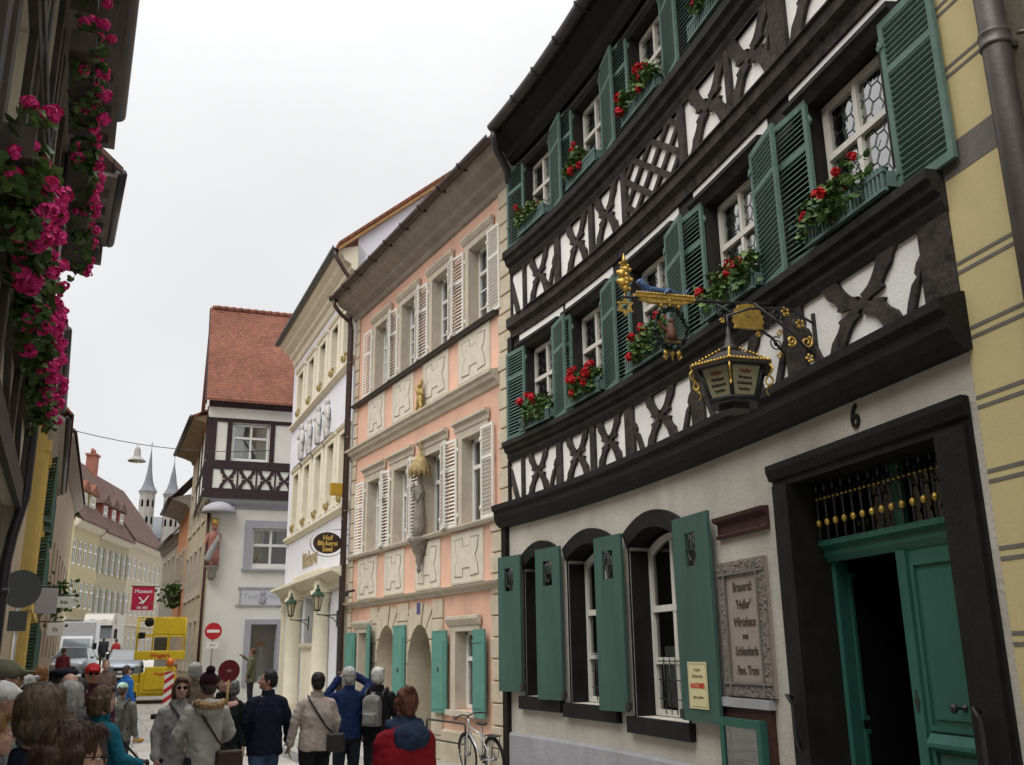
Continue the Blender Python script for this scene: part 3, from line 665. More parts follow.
ops += [(1.16, 2.0, .92, 2.32, 0, .26), (6.75, 7.45, .75, 2.42, 0, .26), (3.06, 4.30, .02, 1.68, .82, .55), (4.95, 6.15, .75, 1.72, .82, .55)]
mb = MB(); wall(mb, 0, PL, 0, 10.75, ops, back=.9); mb.add([(-.8, 0, 4.3), (0, 0, 4.3), (0, 0, 10.75), (-.8, 0, 10.75)], [(3, 2, 1, 0)]); mb.build('wall', [PINK, DARK], PK)
def surround(mb, a, b, z0, z1, lw, y):
    for x0, x1 in ((a - lw, a + .012), (b - .012, b + lw)): mb.box(x0, x1, -.235, y, z0 + .004, z1 - .012)
for c in C2:
    mb = MB(); a, b = c - .46, c + .46; surround(mb, a, b, 8.12, 9.86, .2, .035)
    mb.box(a - .2, b + .2, -.235, .035, 9.848, 10.06); mb.sweep([(.035, 9.98), (.06, 10.0), (.11, 10.08), (.11, 10.13), (.035, 10.15)], a - .24, b + .24); mb.build('window_surround', SANDG, PK)
for c in C1:
    mb = MB(); a, b = c - .47, c + .47; surround(mb, a, b, 4.26, 5.96, .2, .035)
    mb.box(a - .2, b + .2, -.235, .035, 5.948, 6.14); mb.sweep([(.035, 6.1), (.06, 6.12), (.07, 6.22), (.14, 6.26), (.14, 6.31), (.035, 6.33)], a - .28, b + .28); mb.build('window_surround', SANDG, PK)
for a, b, z0, z1 in ((1.16, 2.0, .92, 2.32), (6.75, 7.45, .75, 2.42)):
    mb = MB(); surround(mb, a, b, z0, z1, .2, .035)
    mb.box(a - .22, b + .22, -.235, .04, z1 - .012, z1 + .14); mb.sweep([(.04, z1 + .08), (.07, z1 + .1), (.12, z1 + .2), (.12, z1 + .25), (.04, z1 + .27)], a - .28, b + .28); mb.build('window_surround', SANDG, PK)
mb = MB(); mb.sweep([(0, 8.04), (.12, 8.06), (.14, 8.1), (.14, 8.118), (0, 8.12)], .12, PL - .1); mb.build('window_sill', ZINC, PK)
mb = MB(); mb.sweep([(0, 4.17), (.10, 4.18), (.13, 4.23), (.13, 4.257), (0, 4.26)], .12, PL - .1); mb.box(1.0, 2.2, 0, .14, .82, .915); mb.box(6.6, 7.6, 0, .12, .66, .745); mb.build('window_sill', SANDG, PK)
def panel(mb, a, b, z0, z1):
    mb.m = 0; mb.box(a, b, 0, .03, z0, z1)
    cx, cz, w, h = (a + b) / 2, (z0 + z1) / 2, (b - a) * .36, (z1 - z0) * .36
    P = [(-1, -.95), (-.35, -1), (-.3, -.55), (.3, -.55), (.35, -1), (1, -.95), (.9, -.35), (.72, 0), (.9, .35), (1, .95), (.35, 1), (.3, .55), (-.3, .55), (-.35, 1), (-1, .95), (-.9, .35), (-.72, 0), (-.9, -.35)]
    Q = [(cx + x * w, cz + z * h) for x, z in P]
    mb.prism(Q, .03, .040); mb.m = 1
    loop = [(cx + x * w * 1.03, .032, cz + z * h * 1.03) for x, z in P]; mb.tube(loop + loop[:1], .011, 5, False); mb.m = 0
    fr = [(a + .03, .03, z0 + .03), (b - .03, .03, z0 + .03), (b - .03, .03, z1 - .03), (a + .03, .03, z1 - .03)]; mb.tube(fr + fr[:1], .009, 4, False)
SHAD = mat('panel_groove_shade', (.27, .235, .18), .9, .15)  # groove shade painted as a dark bead around each ornament
for i, (a, b) in enumerate(((.48, 1.89), (2.38, 3.72), (4.26, 5.54), (6.06, 7.22))):
    mb = MB(); panel(mb, a, b, 7.06, 8.03); o = mb.build('ornament_panel', [PALE, SHAD], PK)
for i, (a, b) in enumerate(((.80, 2.2), (2.73, 4.0), (4.65, 5.82), (6.33, 7.62))):
    mb = MB(); panel(mb, a, b, 3.17, 4.14); o = mb.build('ornament_panel', [PALE, SHAD], PK)
mb = MB(); mb.sweep([(0, 6.66), (.05, 6.68), (.08, 6.76), (.15, 6.8), (.17, 6.86), (.22, 6.9), (.22, 6.94), (0, 7.0)], .12, PL + .05)
mb.sweep([(0, 3.0), (.05, 3.0), (.08, 3.06), (.16, 3.09), (.18, 3.13), (0, 3.16)], 0, PL + .05); mb.build('cornice', SANDG, PK)
# quoins
for u0, u1 in ((.02, .50), (PL - .32, PL - .02)):
    z = 0; mb = MB()
    while z < 10.3:
        j = int(z / .36) % 2; q = -.42 if (u0 < .3 and z > 4.2) else 0
        mb.box(u0 + q, u1 + q * .9 - (0 if j else .06), 0, .045, z + .012, z + .35)
        z += .362
    bevel(mb.build('quoins', SAND, PK), .012, 1)
# rusticated doorway stones with the two arches
mb = MB(); a1 = (4.95, 6.15, 0, 1.70, .83); a2 = (3.06, 4.30, 0, 1.66, .83)
def arched_face(mb, u0, u1, z1, hole, y0, y1):
    wall(mb, u0, u1, 0.0, z1, [(*hole[:2], -0.01, hole[3], hole[4], .0)], depth=.0, back=.0, y=y1)
for u0, u1, z0, z1 in ((2.55, 3.04, 0, 2.95), (4.32, 4.93, 0, 2.95), (6.17, 6.62, 0, 2.95)):
    z = z0
    while z < z1 - .1: mb.box(u0, u1, 0, .05, z + .012, min(z + .42, z1)); z += .43
for h in (a1, a2):
    u0, u1 = h[0], h[1]; c = (u0 + u1) / 2; k = 9
    for i in range(k):
        t0, t1 = pi * i / k + .02, pi * (i + 1) / k - .02; r = (u1 - u0) / 2 + .004
        def outp(t):
            x, z = cos(t), sin(t); q = min((.62 / abs(x)) if abs(x) > 1e-6 else 9, (1.24 / abs(z)) if z > 1e-6 else 9)
            return (c + x * q, h[3] + z * q)
        P = [(c + r * cos(t0), h[3] + h[4] * sin(t0) / 1), outp(t0), outp(t1), (c + r * cos(t1), h[3] + h[4] * sin(t1))]
        mb.prism([(max(2.55, min(6.62, x)), min(2.95, z)) for x, z in P], 0, .05 + (.02 if i == k // 2 else 0))
for h in (a1, a2):
    k = 16; zb = .76 if h is a1 else .03
    P = [(h[1] - .004, zb)] + [((h[0] + h[1]) / 2 + (.616 if h is a2 else .596) * cos(pi * i / k), h[3] + .815 * sin(pi * i / k)) for i in range(k + 1)] + [(h[0] + .004, zb)]
    for i in range(len(P) - 1):
        (xa, za), (xb, zb2) = P[i], P[i + 1]; mb.add([(xa, .03, za), (xb, .03, zb2), (xb, -.545, zb2), (xa, -.545, za)], [(0, 1, 2, 3)])
mb.build('doorway_stones', SAND, PK)
mb = MB(); mb.sweep([(.0, 0), (.07, 0), (.07, .52), (.0, .56)], .52, 2.54); mb.sweep([(.0, 0), (.07, 0), (.07, .52), (.0, .56)], 6.63, PL - .34); mb.build('plinth', SAND, PK)
w = window('window', .90, 1.72, WWIN, GLASS, PK, (C2[0], -.2, 8.13), 0, cols=2, rows=(.68,), fw=.06, grid=(1, (3, 1)), mw=.03, curtain=(.05, 1.6, 'sides', CURT))
for c in C2[1:]: dup(w, PK, (c, -.2, 8.13), 0)
w = window('window', .92, 1.68, WWIN, GLASS, PK, (C1[0], -.2, 4.27), 0, cols=2, rows=(.66,), fw=.07, curtain=(.05, 1.6, 'sides', CURT))
for c in C1[1:]: dup(w, PK, (c, -.2, 4.27), 0)
window('window', .82, 1.38, WWIN, GLASS, PK, (1.58, -.2, .93), 0, cols=2, rows=(.64,), fw=.07, curtain=(.05, 1.3, 'all', CURT))
window('window', .68, 1.65, WWIN, GLASS, PK, (7.1, -.2, .76), 0, cols=2, rows=(.66,), fw=.06, curtain=(.05, 1.5, 'all', CURT))
window('window', 1.16, .95, SANDG, GLASS, PK, (5.55, -.5, .77), 0, cols=1, rows=(), rise=.75, fw=.06)
S_ = louvre(.5, 1.74, WSH, split=(.35,), pitch=.075, fr=.05, parent=PK)
k = 0
for cs, z, off in ((C2, 8.12, .06), (C1, 4.26, .07)):
    for i, c in enumerate(cs):
        for side in (1, -1):
            o = S_ if k == 0 else dup(S_, PK); k += 1
            u = c + .62 * side if side > 0 else c - .47; o.location = (u, off, z)
            o.rotation_euler = (0, 0, radians(4) if side > 0 else pi - radians((0 if i == 0 else 16)))
def plain_shutter(w, h):
    mb = MB(); mb.box(0, w, -.018, .018, 0, h)
    P = [(w * .14, .07), (w * .86, .07), (w * .86, h * .86), (w * .70, h * .93), (w * .5, h * .96), (w * .30, h * .93), (w * .14, h * .86)]
    mb.prism(P, .018, .03); mb.prism([(w * .3, h - .02), (w * .7, h - .02), (w * .5, h + .0)], .018, .024)
    mb.m = 1; mb.ball((w * .5, .03, h * .52), (.03, .015, .05), 8, 6); mb.m = 0
    for z in (h * .12, h * .86): mb.box(-.02, w * .8, -.028, -.018, z - .02, z + .02)
    return mb
for u, z, w_, h_, rz in ((2.26, .84, .58, 1.5, 4), (1.10, .82, .52, 1.5, 180 - 3), (4.36, .62, .44, 1.88, 12), (6.7, .5, .55, 2.05, 180 - 14), (7.52, .72, .52, 1.7, 6)):
    plain_shutter(w_, h_).build('shutter', [LTEAL, IRON], PK, (u, .085, z), radians(rz))
mb = MB(); mb.box(3.2, 3.75, -.6, -.54, .02, 1.9); mb.box(3.24, 3.4, -.54, -.52, .3, 1.8); mb.box(3.5, 3.66, -.54, -.52, .3, 1.8); mb.build('door_leaf', DOORT, PK)
mb = MB(); mb.sweep([(-.6, 1.9), (-.3, 1.9), (-.26, 1.96), (-.26, 2.02), (-.6, 2.04)], 3.08, 3.85); mb.build('transom', LTEAL, PK)
mb = MB(); mb.sweep([(0, 10.45), (.06, 10.48), (.1, 10.58), (.24, 10.66), (.28, 10.74), (.50, 10.84), (.56, 10.94), (.62, 11.02), (.2, 11.16), (-.1, 11.0)], -.85, PL + .04, 1); mb.build('eaves', EAVW, PK)
mb = MB(); kk = 8
prof = [(.70 + .10 * cos(pi + pi * i / kk), 11.06 + .10 * sin(pi + pi * i / kk)) for i in range(kk + 1)]; prof += [(y * .86 + .70 * .14, z + .012) for y, z in prof[::-1]]
mb.sweep(prof, -.95, PL + .06)
for i in range(9): mb.box(.3 + i - .012, .3 + i + .012, .58, .82, 10.95, 11.08)
mb.build('gutter', COPP, PK)
mb = MB(); mb.tube([(PL - .12, .70, 10.98), (PL - .12, .68, 10.8), (PL - .1, .5, 10.6), (PL - .05, .22, 10.42), (PL - .02, .16, 10.2), (PL - .02, .16, .15)], .055, 8)
for z in (1.5, 3.3, 5.4, 7.3, 9.3): mb.lathe([(.066, -.03), (.066, .03)], (PL - .02, .16, z), 10)
mb.build('downpipe', COPP, PK)
mb = MB(); mb.sweep([(.66, 11.14), (.66, 11.08), (-6.0, 16.9), (-6.0, 16.96)], -.95, PL + .1); mb.build('roof', ROOFD, PK)
mb = MB(); mb.add([(PL, 0, 0), (PL, -7, 0), (PL, -7, 16.5), (PL, -5.4, 16.3), (PL, 0, 10.9)], [(0, 1, 2, 3, 4)]); mb.build('gable', PINK, PK)
mb = MB(); mb.tube([(7.75, .05, 3.42), (7.75, .3, 3.36), (7.7, .34, 3.3)], .03, 8); mb.box(7.5, 7.72, .28, .42, 3.26, 3.36); mb.build('camera_bracket', IRON, PK)
mb = MB(); mb.box(3.60, 3.76, .07, .085, 2.7, 2.92); mb.build('house_number_plate', mat('blue_enamel', (.08, .09, .22), .4), PK)
# ------------------------------------------------------------------ pale lilac and cream bakery
LIL = mat('pale_lilac_plaster', (.74, .75, .81), .9, .05, 2, .2, 30, stain=.15, stain_col=(.45, .45, .48))
CRM = mat('cream_stucco', (.76, .71, .56), .88, .07, 3, .25, 34, stain=.22, stain_col=(.42, .35, .2))
GREENM = mat('verdigris_lamp', (.035, .075, .05), .5, .2, 6, .2, 30, metal=.3)
BK = facade('bakery_house', 7.85, 23.26, 5.1, 'tall pale lilac house with cream pilasters and columned shop portal', 'shop')
BL = 8.95; CB = [.95, 2.5, 4.15, 5.85, 7.6]
ops = [(c - .42, c + .42, 9.62, 11.15, 0, .2) for c in CB] + [(c - .42, c + .42, 5.82, 7.66, 0, .2) for c in CB]
ops += [(2.6, 5.4, .15, 3.55, 0, .5), (.45, 1.15, .9, 3.0, 0, .2), (6.9, 8.2, .3, 3.3, 0, .4)]
mb = MB(); wall(mb, 0, BL, 0, 12.2, ops, back=1.0); mb.build('wall', [LIL, DARK], BK)
for c in CB:
    for z0, z1 in ((9.6, 11.16), (5.8, 7.67)):
        mb = MB()
        for x0, x1 in ((c - .68, c - .408), (c + .408, c + .68)): mb.box(x0, x1, -.17, .06, z0 + .01, z1 - .01)
        mb.box(c - .68, c + .68, -.17, .06, z1 - .01, z1 + .16); mb.sweep([(.06, z1 + .1), (.1, z1 + .13), (.13, z1 + .2), (.06, z1 + .22)], c - .72, c + .72)
        mb.build('window_surround', CRM, BK)
mb = MB(); mb.sweep([(0, 9.38), (.06, 9.4), (.14, 9.48), (.14, 9.54), (0, 9.58)], 0, BL); mb.sweep([(0, 5.5), (.06, 5.52), (.14, 5.6), (.14, 5.68), (0, 5.72)], 0, BL); mb.sweep([(0, 4.14), (.1, 4.16), (.12, 4.24), (0, 4.26)], 2.8, 6.9); mb.build('cornice', CRM, BK)
w = window('window', .82, 1.5, WWIN, GLASS, BK, (CB[0], -.14, 9.63), 0, cols=2, rows=(.7,), fw=.06, curtain=(.05, 1.4, 'all', CURT))
for c in CB[1:]: dup(w, BK, (c, -.14, 9.63), 0)
w = window('window', .82, 1.8, WWIN, GLASS, BK, (CB[0], -.14, 5.84), 0, cols=2, rows=(.7,), fw=.06, curtain=(.05, 1.7, 'all', CURT))
for c in CB[1:]: dup(w, BK, (c, -.14, 5.84), 0)
OG = mat('old_gold_scroll', (.36, .27, .10), .5, .2, 9, .3, 30, metal=.3)
for z in (9.58, 5.72):
    for c in CB:
        mb = MB()
        for sx in (-1, 1):
            mb.tube([(c + sx * (.06 + .13 * (1 - t / 14) * cos(t * .55)) + sx * .12, .12, z + .16 + .14 * (1 - t / 16) * sin(t * .55)) for t in range(13)], .022, 5)
        mb.ball((c, .1, z + .14), (.07, .04, .12), 8, 6); mb.build('window_scroll', OG, BK)
# portal: half columns, entablature, ledge
for u in (5.95, 2.15):
    mb = MB(); mb.box(u - .36, u + .36, 0, .34, .0, .5); mb.lathe([(.26, .5), (.28, .56), (.235, .62), (.225, 2.0), (.20, 3.25), (.25, 3.32), (.24, 3.36), (.30, 3.46), (.30, 3.52)], (u, .20, 0), 18); mb.box(u - .34, u + .34, 0, .44, 3.52, 3.6)
    mb.box(u - .34, u + .34, 0, .36, 3.6, 3.98); mb.build('portal_column', CRM, BK)
for u, w_ in ((8.6, .2), (.22, .2), (7.1, .15)): mb = MB(); mb.box(u - w_, u + w_, 0, .1, 0, 3.6); mb.box(u - w_ - .03, u + w_ + .03, .1, .13, 3.3, 3.45); mb.build('pilaster', CRM, BK)
mb = MB(); mb.sweep([(0, 3.6), (.12, 3.6), (.14, 3.75), (.2, 3.8), (.3, 3.88), (.46, 3.94), (.46, 4.02), (0, 4.1)], -.0, BL); mb.build('entablature', CRM, BK)
mb = MB(); mb.box(2.5, 4.6, -.3, .2, 0, 2.05); mb.sweep([(-.3, 2.05), (.2, 2.05), (.28, 2.15), (.3, 2.24), (-.3, 2.28)], 2.4, 4.75); mb.build('parapet', CRM, BK)
mb = MB(); mb.box(2.75, 3.9, -.45, -.38, .1, 3.3); mb.box(3.0, 3.6, -.38, -.36, 2.35, 3.1); mb.build('door_leaf', mat('dark_green_door', (.03, .045, .035), .5, .2), BK)
window('window', 1.2, 2.9, SANDG, GLASS, BK, (7.55, -.3, .35), 0, cols=1, rows=(.75,), fw=.08)
window('window', .64, 2.0, SANDG, GLASS, BK, (.8, -.15, .95), 0, cols=1, rows=(.75,), fw=.07)
# raised letters and figures: two bands on the front, drawn as gilt lettering and relief figures
mb = MB(); add_text(mb, 'Bäckerei', .62, 4.95, .012, 4.5, depth=.02, bold=.012); mb.build('lettering', mat('dull_gilt_lettering', (.40, .33, .20), .5, .2, 9), BK)
REL = mat('grey_relief', (.52, .51, .49), .85, .25, 10, .4, 30)
for i in range(4):
    mb = MB(); u = 3.1 + i * 1.28; z = 8.0 + .08 * (i % 2); rr = random.Random(i)
    mb.ball((u, .06, z + 1.02), (.12, .07, .14), 10, 8); mb.ball((u, .05, z + .72), (.24, .09, .26), 12, 8); mb.ball((u + .03, .05, z + .38), (.27, .1, .36), 12, 8)
    mb.cap((u - .2, .07, z + .8), (u - .36 + rr.random() * .1, .1, z + .5), .07, .05, 8); mb.cap((u + .2, .07, z + .8), (u + .34, .1, z + .62 + rr.random() * .2), .07, .05, 8); mb.cap((u - .09, .04, z + .2), (u - .12, .05, z + .0), .1, .07, 8); mb.cap((u + .1, .04, z + .2), (u + .14, .05, z + .02), .1, .07, 8)
    mb.build('relief_figure', REL, BK)
mb = MB(); mb.box(2.2, 8.0, 0, .10, 7.86, 7.94); mb.build('relief_ledge', ZINC, BK)
# eaves with a deep moulded cornice
mb = MB(); mb.sweep([(0, 11.75), (.06, 11.78), (.1, 11.95), (.2, 12.02), (.22, 12.14), (.40, 12.24), (.44, 12.34), (.58, 12.42), (.6, 12.52), (0, 12.7), (-.2, 12.5)], -.0, BL + .1); mb.build('eaves', CRM, BK)
mb = MB(); prof = [(.67 + .09 * cos(pi + pi * i / kk), 12.56 + .09 * sin(pi + pi * i / kk)) for i in range(kk + 1)]; prof += [(y * .86 + .67 * .14, z + .012) for y, z in prof[::-1]]
mb.sweep(prof, -.1, BL + .12); mb.build('gutter', mat('grey_green_gutter', (.09, .10, .095), .5, .2), BK)
mb = MB(); mb.tube([(.02, .66, 12.5), (.02, .64, 12.3), (.05, .4, 11.95), (.08, .2, 11.7), (.08, .17, 11.4), (.10, .16, .1)], .06, 8)
for z in (2.6, 5.2, 7.8, 10.4): mb.lathe([(.072, -.03), (.072, .03)], (.1, .16, z), 10)
mb.build('downpipe', COPP, BK)
ROOFR = tile_mat('red_roof_tiles', (.27, .10, .06), (.19, .075, .045), (.08, .03, .02), .2, .18, .85, bump=.8)
mb = MB(); mb.sweep([(.62, 12.66), (.62, 12.56), (-5.2, 17.6), (-5.2, 17.7)], -.16, BL + .2); mb.build('roof', ROOFR, BK)
mb = MB(); mb.sweep([(.6, 12.55), (.6, 12.44), (-5.2, 17.48), (-5.2, 17.59)], -.13, -.02); mb.build('verge_board', mat('ochre_board', (.42, .24, .10), .8, .2, 6), BK)
mb = MB(); mb.add([(0, 0, 10.4), (0, -9, 10.4), (0, -9, 15), (0, -5.2, 17.55), (0, .05, 13.03)], [(0, 1, 2, 3, 4)]); mb.add([(BL, 0, 0), (BL, -9, 0), (BL, -9, 15), (BL, -5.2, 17.55), (BL, .05, 13.03)], [(4, 3, 2, 1, 0)])
mb.build('gable', LIL, BK)
# ------------------------------------------------------------------ white corner house with the steep red roof
WTE = mat('white_lime_plaster', (.70, .70, .65), .9, .05, 2, .25, 30, stain=.12, stain_col=(.4, .38, .34))
LAV = mat('lavender_grey_trim', (.34, .34, .38), .75, .08, 5, .2, 30)
TIMB = mat('aubergine_timber', (.034, .020, .022), .75, .3, 6, .4, 16)
WH = empty('corner_house', (6.85, 36, 0), radians(180 - 7.5), 'white corner house with steep red tiled roof and dark timbered upper floor', 'house')
# local frame: x = -u along the front (u to the right in the picture), y = towards the camera
WH.rotation_euler = (0, 0, pi - radians(7.5))
def mu_(mb): mb.fmap(lambda x, y, z: (-x, y, z)); mb.f = [f[::-1] for f in mb.f]; return mb
BW = 6.4
mb = MB(); wall(mb, 0, BW, 0, 7.6, [(1.46, 2.86, 5.1, 6.5, 0, .18), (1.6, 2.56, 1.0, 3.05, 0, .5)], back=1.0)
mb.add([(0, 0, 0), (0, -7, 0), (0, -7, 7.6), (0, 0, 7.6)], [(0, 1, 2, 3)]); mu_(mb).build('wall', [WTE, DARK], WH)
mb = MB(); wall(mb, -.38, BW, 7.5, 11.0, [(.52, 1.86, 8.92, 10.34, 0, .12)], y=.30, back=1.0)
mb.add([(-.38, .3, 7.5), (-.38, -7, 7.5), (-.38, -7, 11.0), (-.38, .3, 11.0)], [(0, 1, 2, 3)]); mb.add([(-.38, .3, 7.5), (BW, .3, 7.5), (BW, -.1, 7.5), (-.38, -.1, 7.5)], [(0, 1, 2, 3)])
mb.add([(-.38, -.1, 7.5), (.01, -.1, 7.5), (.01, -7, 7.5), (-.38, -7, 7.5)], [(3, 2, 1, 0)])
mu_(mb).build('wall', [WTE, DARK], WH)
mb = MB(); y0, y1 = .301, .34
for a, b, c, d in ((-.38, BW, 8.60, 8.90), (-.38, BW, 7.50, 7.84), (-.38, BW, 10.36, 10.52), (-.40, -.06, 8.90, 10.36), (-.40, -.12, 7.84, 8.6), (.32, .50, 8.90, 10.36), (1.88, 2.06, 8.90, 10.36), (3.2, 3.4, 8.9, 10.36)): mb.box(a, b, y0, y1 + (.004 if b - a > 3 else 0), c, d)
carved_band(mb, -.12, 5.9, 7.84, .76, [(.45 + i * .68, .27) for i in range(8)], [], y0, y1 - .004)
# timber on the jettied side towards the street
for a, b, z0, z1 in ((-.05, -.25, 7.5, 11.0), (-2.2, -2.4, 7.5, 11.0), (-4.4, -4.6, 7.5, 11.0), (.3, -6.9, 7.5, 7.75), (.3, -6.9, 8.6, 8.85), (.3, -6.9, 10.4, 10.6)): mb.box(-.42, -.381, a, b, z0, z1)
mu_(mb).build('timber_framing', TIMB, WH)
mb = MB(); mb.sweep([(0, 7.16), (.05, 7.18), (.08, 7.26), (.22, 7.34), (.28, 7.42), (.28, 7.495), (0, 7.495)], -.1, BW); mu_(mb).build('cornice', LAV, WH)
for grp in (((1.2, 3.1, 6.48, 6.76), (1.2, 1.48, 5.0, 6.48), (2.84, 3.1, 5.0, 6.48)), ((1.4, 1.62, .9, 3.03), (2.54, 2.8, .9, 3.03), (1.4, 2.8, 3.03, 3.2))):
    mb = MB()
    for a, b, c, d in grp: mb.box(a, b, -.1, .05, c, d)
    if grp[0][2] > 6: mb.box(1.15, 3.15, 0, .12, 4.93, 5.0)
    mu_(mb).build('window_surround', LAV, WH)
window('window', 1.32, 1.38, WWIN, GLASS, WH, (-1.19, .20, 8.94), 0, cols=2, rows=(.62,), fw=.08, curtain=(.05, 1.3, 'sides', CURT))
window('window', 1.38, 1.38, WWIN, GLASS, WH, (-2.16, -.10, 5.11), 0, cols=2, rows=(.55,), fw=.09, curtain=(.7, 1.3, 'sides', CURT))
window('shop_window', .94, 2.02, LAV, glass_mat('shop_glass', (.8, .82, .82), 0, .05), WH, (-2.08, -.12, 1.02), 0, cols=1, rows=(), fw=.05)
mb = MB(); mb.sweep([(.3, 10.9), (.45, 10.9), (.62, 11.0), (.66, 11.1), (.3, 11.3)], -.4, BW); mu_(mb).build('eaves', TIMB, WH)
mb = MB(); mb.box(-.36, BW, .3, .36, 10.5, 10.9); mu_(mb).build('frieze', WTE, WH)
ROOFO = tile_mat('orange_roof_tiles', (.255, .105, .068), (.19, .08, .055), (.11, .048, .035), .15, .125, .85, bump=.9, ms=.008, rot=(radians(90), 0, 0))
mb = MB(); mb.sweep([(.74, 11.12), (.74, 11.04), (.3, 11.35), (-1.6, 15.4), (-1.6, 15.5)], -.52, BW); mb.sweep([(-1.6, 15.5), (-1.6, 15.4), (-3.6, 11.1), (-3.6, 11.2)], -.52, BW); mu_(mb)
mb.build('roof', ROOFO, WH)
mb = MB()
for i in range(24):
    u = -.45 + i * .29; mb.tube([(-u, -1.6, 15.47), (-u - .30, -1.6, 15.49)], [.10, .12], 8)
mb.build('ridge_tiles', ROOFO, WH)
mb = MB(); mb.sweep([(.78, 11.02), (.78, 10.88), (.3, 11.2), (-1.6, 15.3), (-1.6, 15.44)], -.56, -.50); mu_(mb).build('verge_board', TIMB, WH)
mb = MB(); mb.add([(-.38, .3, 10.9), (-.38, -3.4, 10.9), (-.38, -1.6, 15.2)], [(0, 1, 2)]); mu_(mb).build('gable', WTE, WH)
mb = MB(); mb.tube([(.12, .08, .3), (.12, .08, 7.1)], .05, 8); mb.build('downpipe', mat('dark_red_pipe', (.06, .02, .022), .5, .2), WH)
# ------------------------------------------------------------------ houses beyond on the right
def row_house(name, x, y, th, L, H, label, wall_m, trim_m, roof_m, wins, zb=0, over=.6, roof_rise=5, depth=7, shut=None, sill=True, glass=None, eave_m=None, wname='window'):
    "plain town house: wins = list of (u centre, z, w, h)"
    o = facade(name, x, y, th, label)
    o.location.z = zb
    mb = MB(); wall(mb, 0, L, -1.5, H, [(u - w / 2, u + w / 2, z, z + h, 0, .16) for u, z, w, h in wins], back=.6)
    for u in (0, L): mb.add([(u, 0, -1.5), (u, -depth, -1.5), (u, -depth, H), (u, -depth / 2, H + roof_rise * .95), (u, 0, H)], [(0, 1, 2, 3, 4) if u else (4, 3, 2, 1, 0)])
    mb.build('wall', [wall_m, DARK], o)
    sr = {}
    for u, z, w, h in wins:
        k = (round(w, 2), round(h, 2))
        if k in sr: dup(sr[k], o, (u, 0, z)); continue
        mb = MB()
        for a, b, c, d in ((-w / 2 - .13, -w / 2 + .01, .012, h - .012), (w / 2 - .01, w / 2 + .13, .012, h - .012), (-w / 2 - .13, w / 2 + .13, h - .012, h + .14), (-w / 2 - .17, w / 2 + .17, -.1, .012)): mb.box(a, b, -.09, .05, c, d)
        sr[k] = mb.build('window_surround', trim_m, o, (u, 0, z))
    first = {}
    for u, z, w, h in wins:
        k = (round(w, 2), round(h, 2))
        if k not in first: first[k] = window(wname, w - .02, h - .02, WWIN, GLASS, o, (u, -.1, z + .01), 0, cols=2, rows=(.66,), fw=.07, curtain=(.05, h - .1, 'sides', CURT))
        else: dup(first[k], o, (u, -.1, z + .01), 0)
        if shut:
            for s in (1, -1):
                kk_ = ('s', *k)
                if kk_ not in first: first[kk_] = louvre(w * .5, h, shut, pitch=.12, parent=o)
                else: dup(first[kk_], o)
                q = first[kk_] if s == 1 and kk_ + (1,) not in first else None
                q = q or [c for c in o.children if c.data == first[kk_].data][-1]
                first[kk_ + (1,)] = 1
                q.location = (u + s * (w / 2 + .08), .07, z); q.rotation_euler = (0, 0, 0 if s > 0 else pi)
    mb = MB(); mb.sweep([(0, H - .35), (.08, H - .3), (.12, H - .18), (over * .6, H - .05), (over, H + .03), (over, H + .1), (0, H + .3)], -.02, L + .02); mb.build('eaves', eave_m or EAVW, o)
    mb = MB(); mb.tube([(-.02, over + .08, H + .1), (L + .02, over + .08, H + .1)], .08, 8); mb.build('gutter', ZINC, o)
    mb = MB(); mb.sweep([(over + .02, H + .16), (over + .02, H + .08), (-depth / 2, H + roof_rise), (-depth + -.3, H), (-depth - .3, H + .08), (-depth / 2, H + roof_rise + .1)], -.1, L + .1); mb.build('roof', roof_m, o)
    return o
CRG = mat('weathered_cream_plaster', (.44, .38, .27), .9, .12, 2.2, .3, 24, stain=.4, stain_col=(.22, .19, .14))
ORG = mat('orange_plaster', (.58, .27, .14), .9, .1, 2, .25, 30, stain=.2, stain_col=(.35, .2, .12))
GRP = mat('grey_cream_plaster', (.40, .37, .31), .9, .12, 2, .3, 30, stain=.35, stain_col=(.2, .18, .15))
fx = lambda d: (6.74 + sin(radians(5)) * d, 36.3 + cos(radians(5)) * d)
row_house('cream_house', *fx(0), 5, 7.6, 10.2, 'weathered cream house with deep brown eaves next to the white corner house', CRG, SANDG, ROOFR, [(1.2 + 1.75 * i, z, .95, 1.7) for i in range(4) for z in (1.2, 3.9, 6.6)], .3, over=.75, roof_rise=2.2, eave_m=mat('ochre_brown_eaves', (.26, .19, .11), .8, .25, 4, .3, 20))
row_house('narrow_orange_house', *fx(7.7), 5, 5.5, 7.9, 'narrow orange house beyond the weathered cream house', ORG, SANDG, ROOFD, [(1.0 + 1.7 * i, z, .9, 1.6) for i in range(3) for z in (1.0, 4.2)], .7, over=.8)
row_house('grey_house', *fx(13.3), 3, 7, 6.6, 'grey cream house at the far end of the right hand row', GRP, SANDG, ROOFD, [(1.2 + 1.9 * i, z, .95, 1.6) for i in range(3) for z in (1.2, 4.2)], 1.0, over=.25)
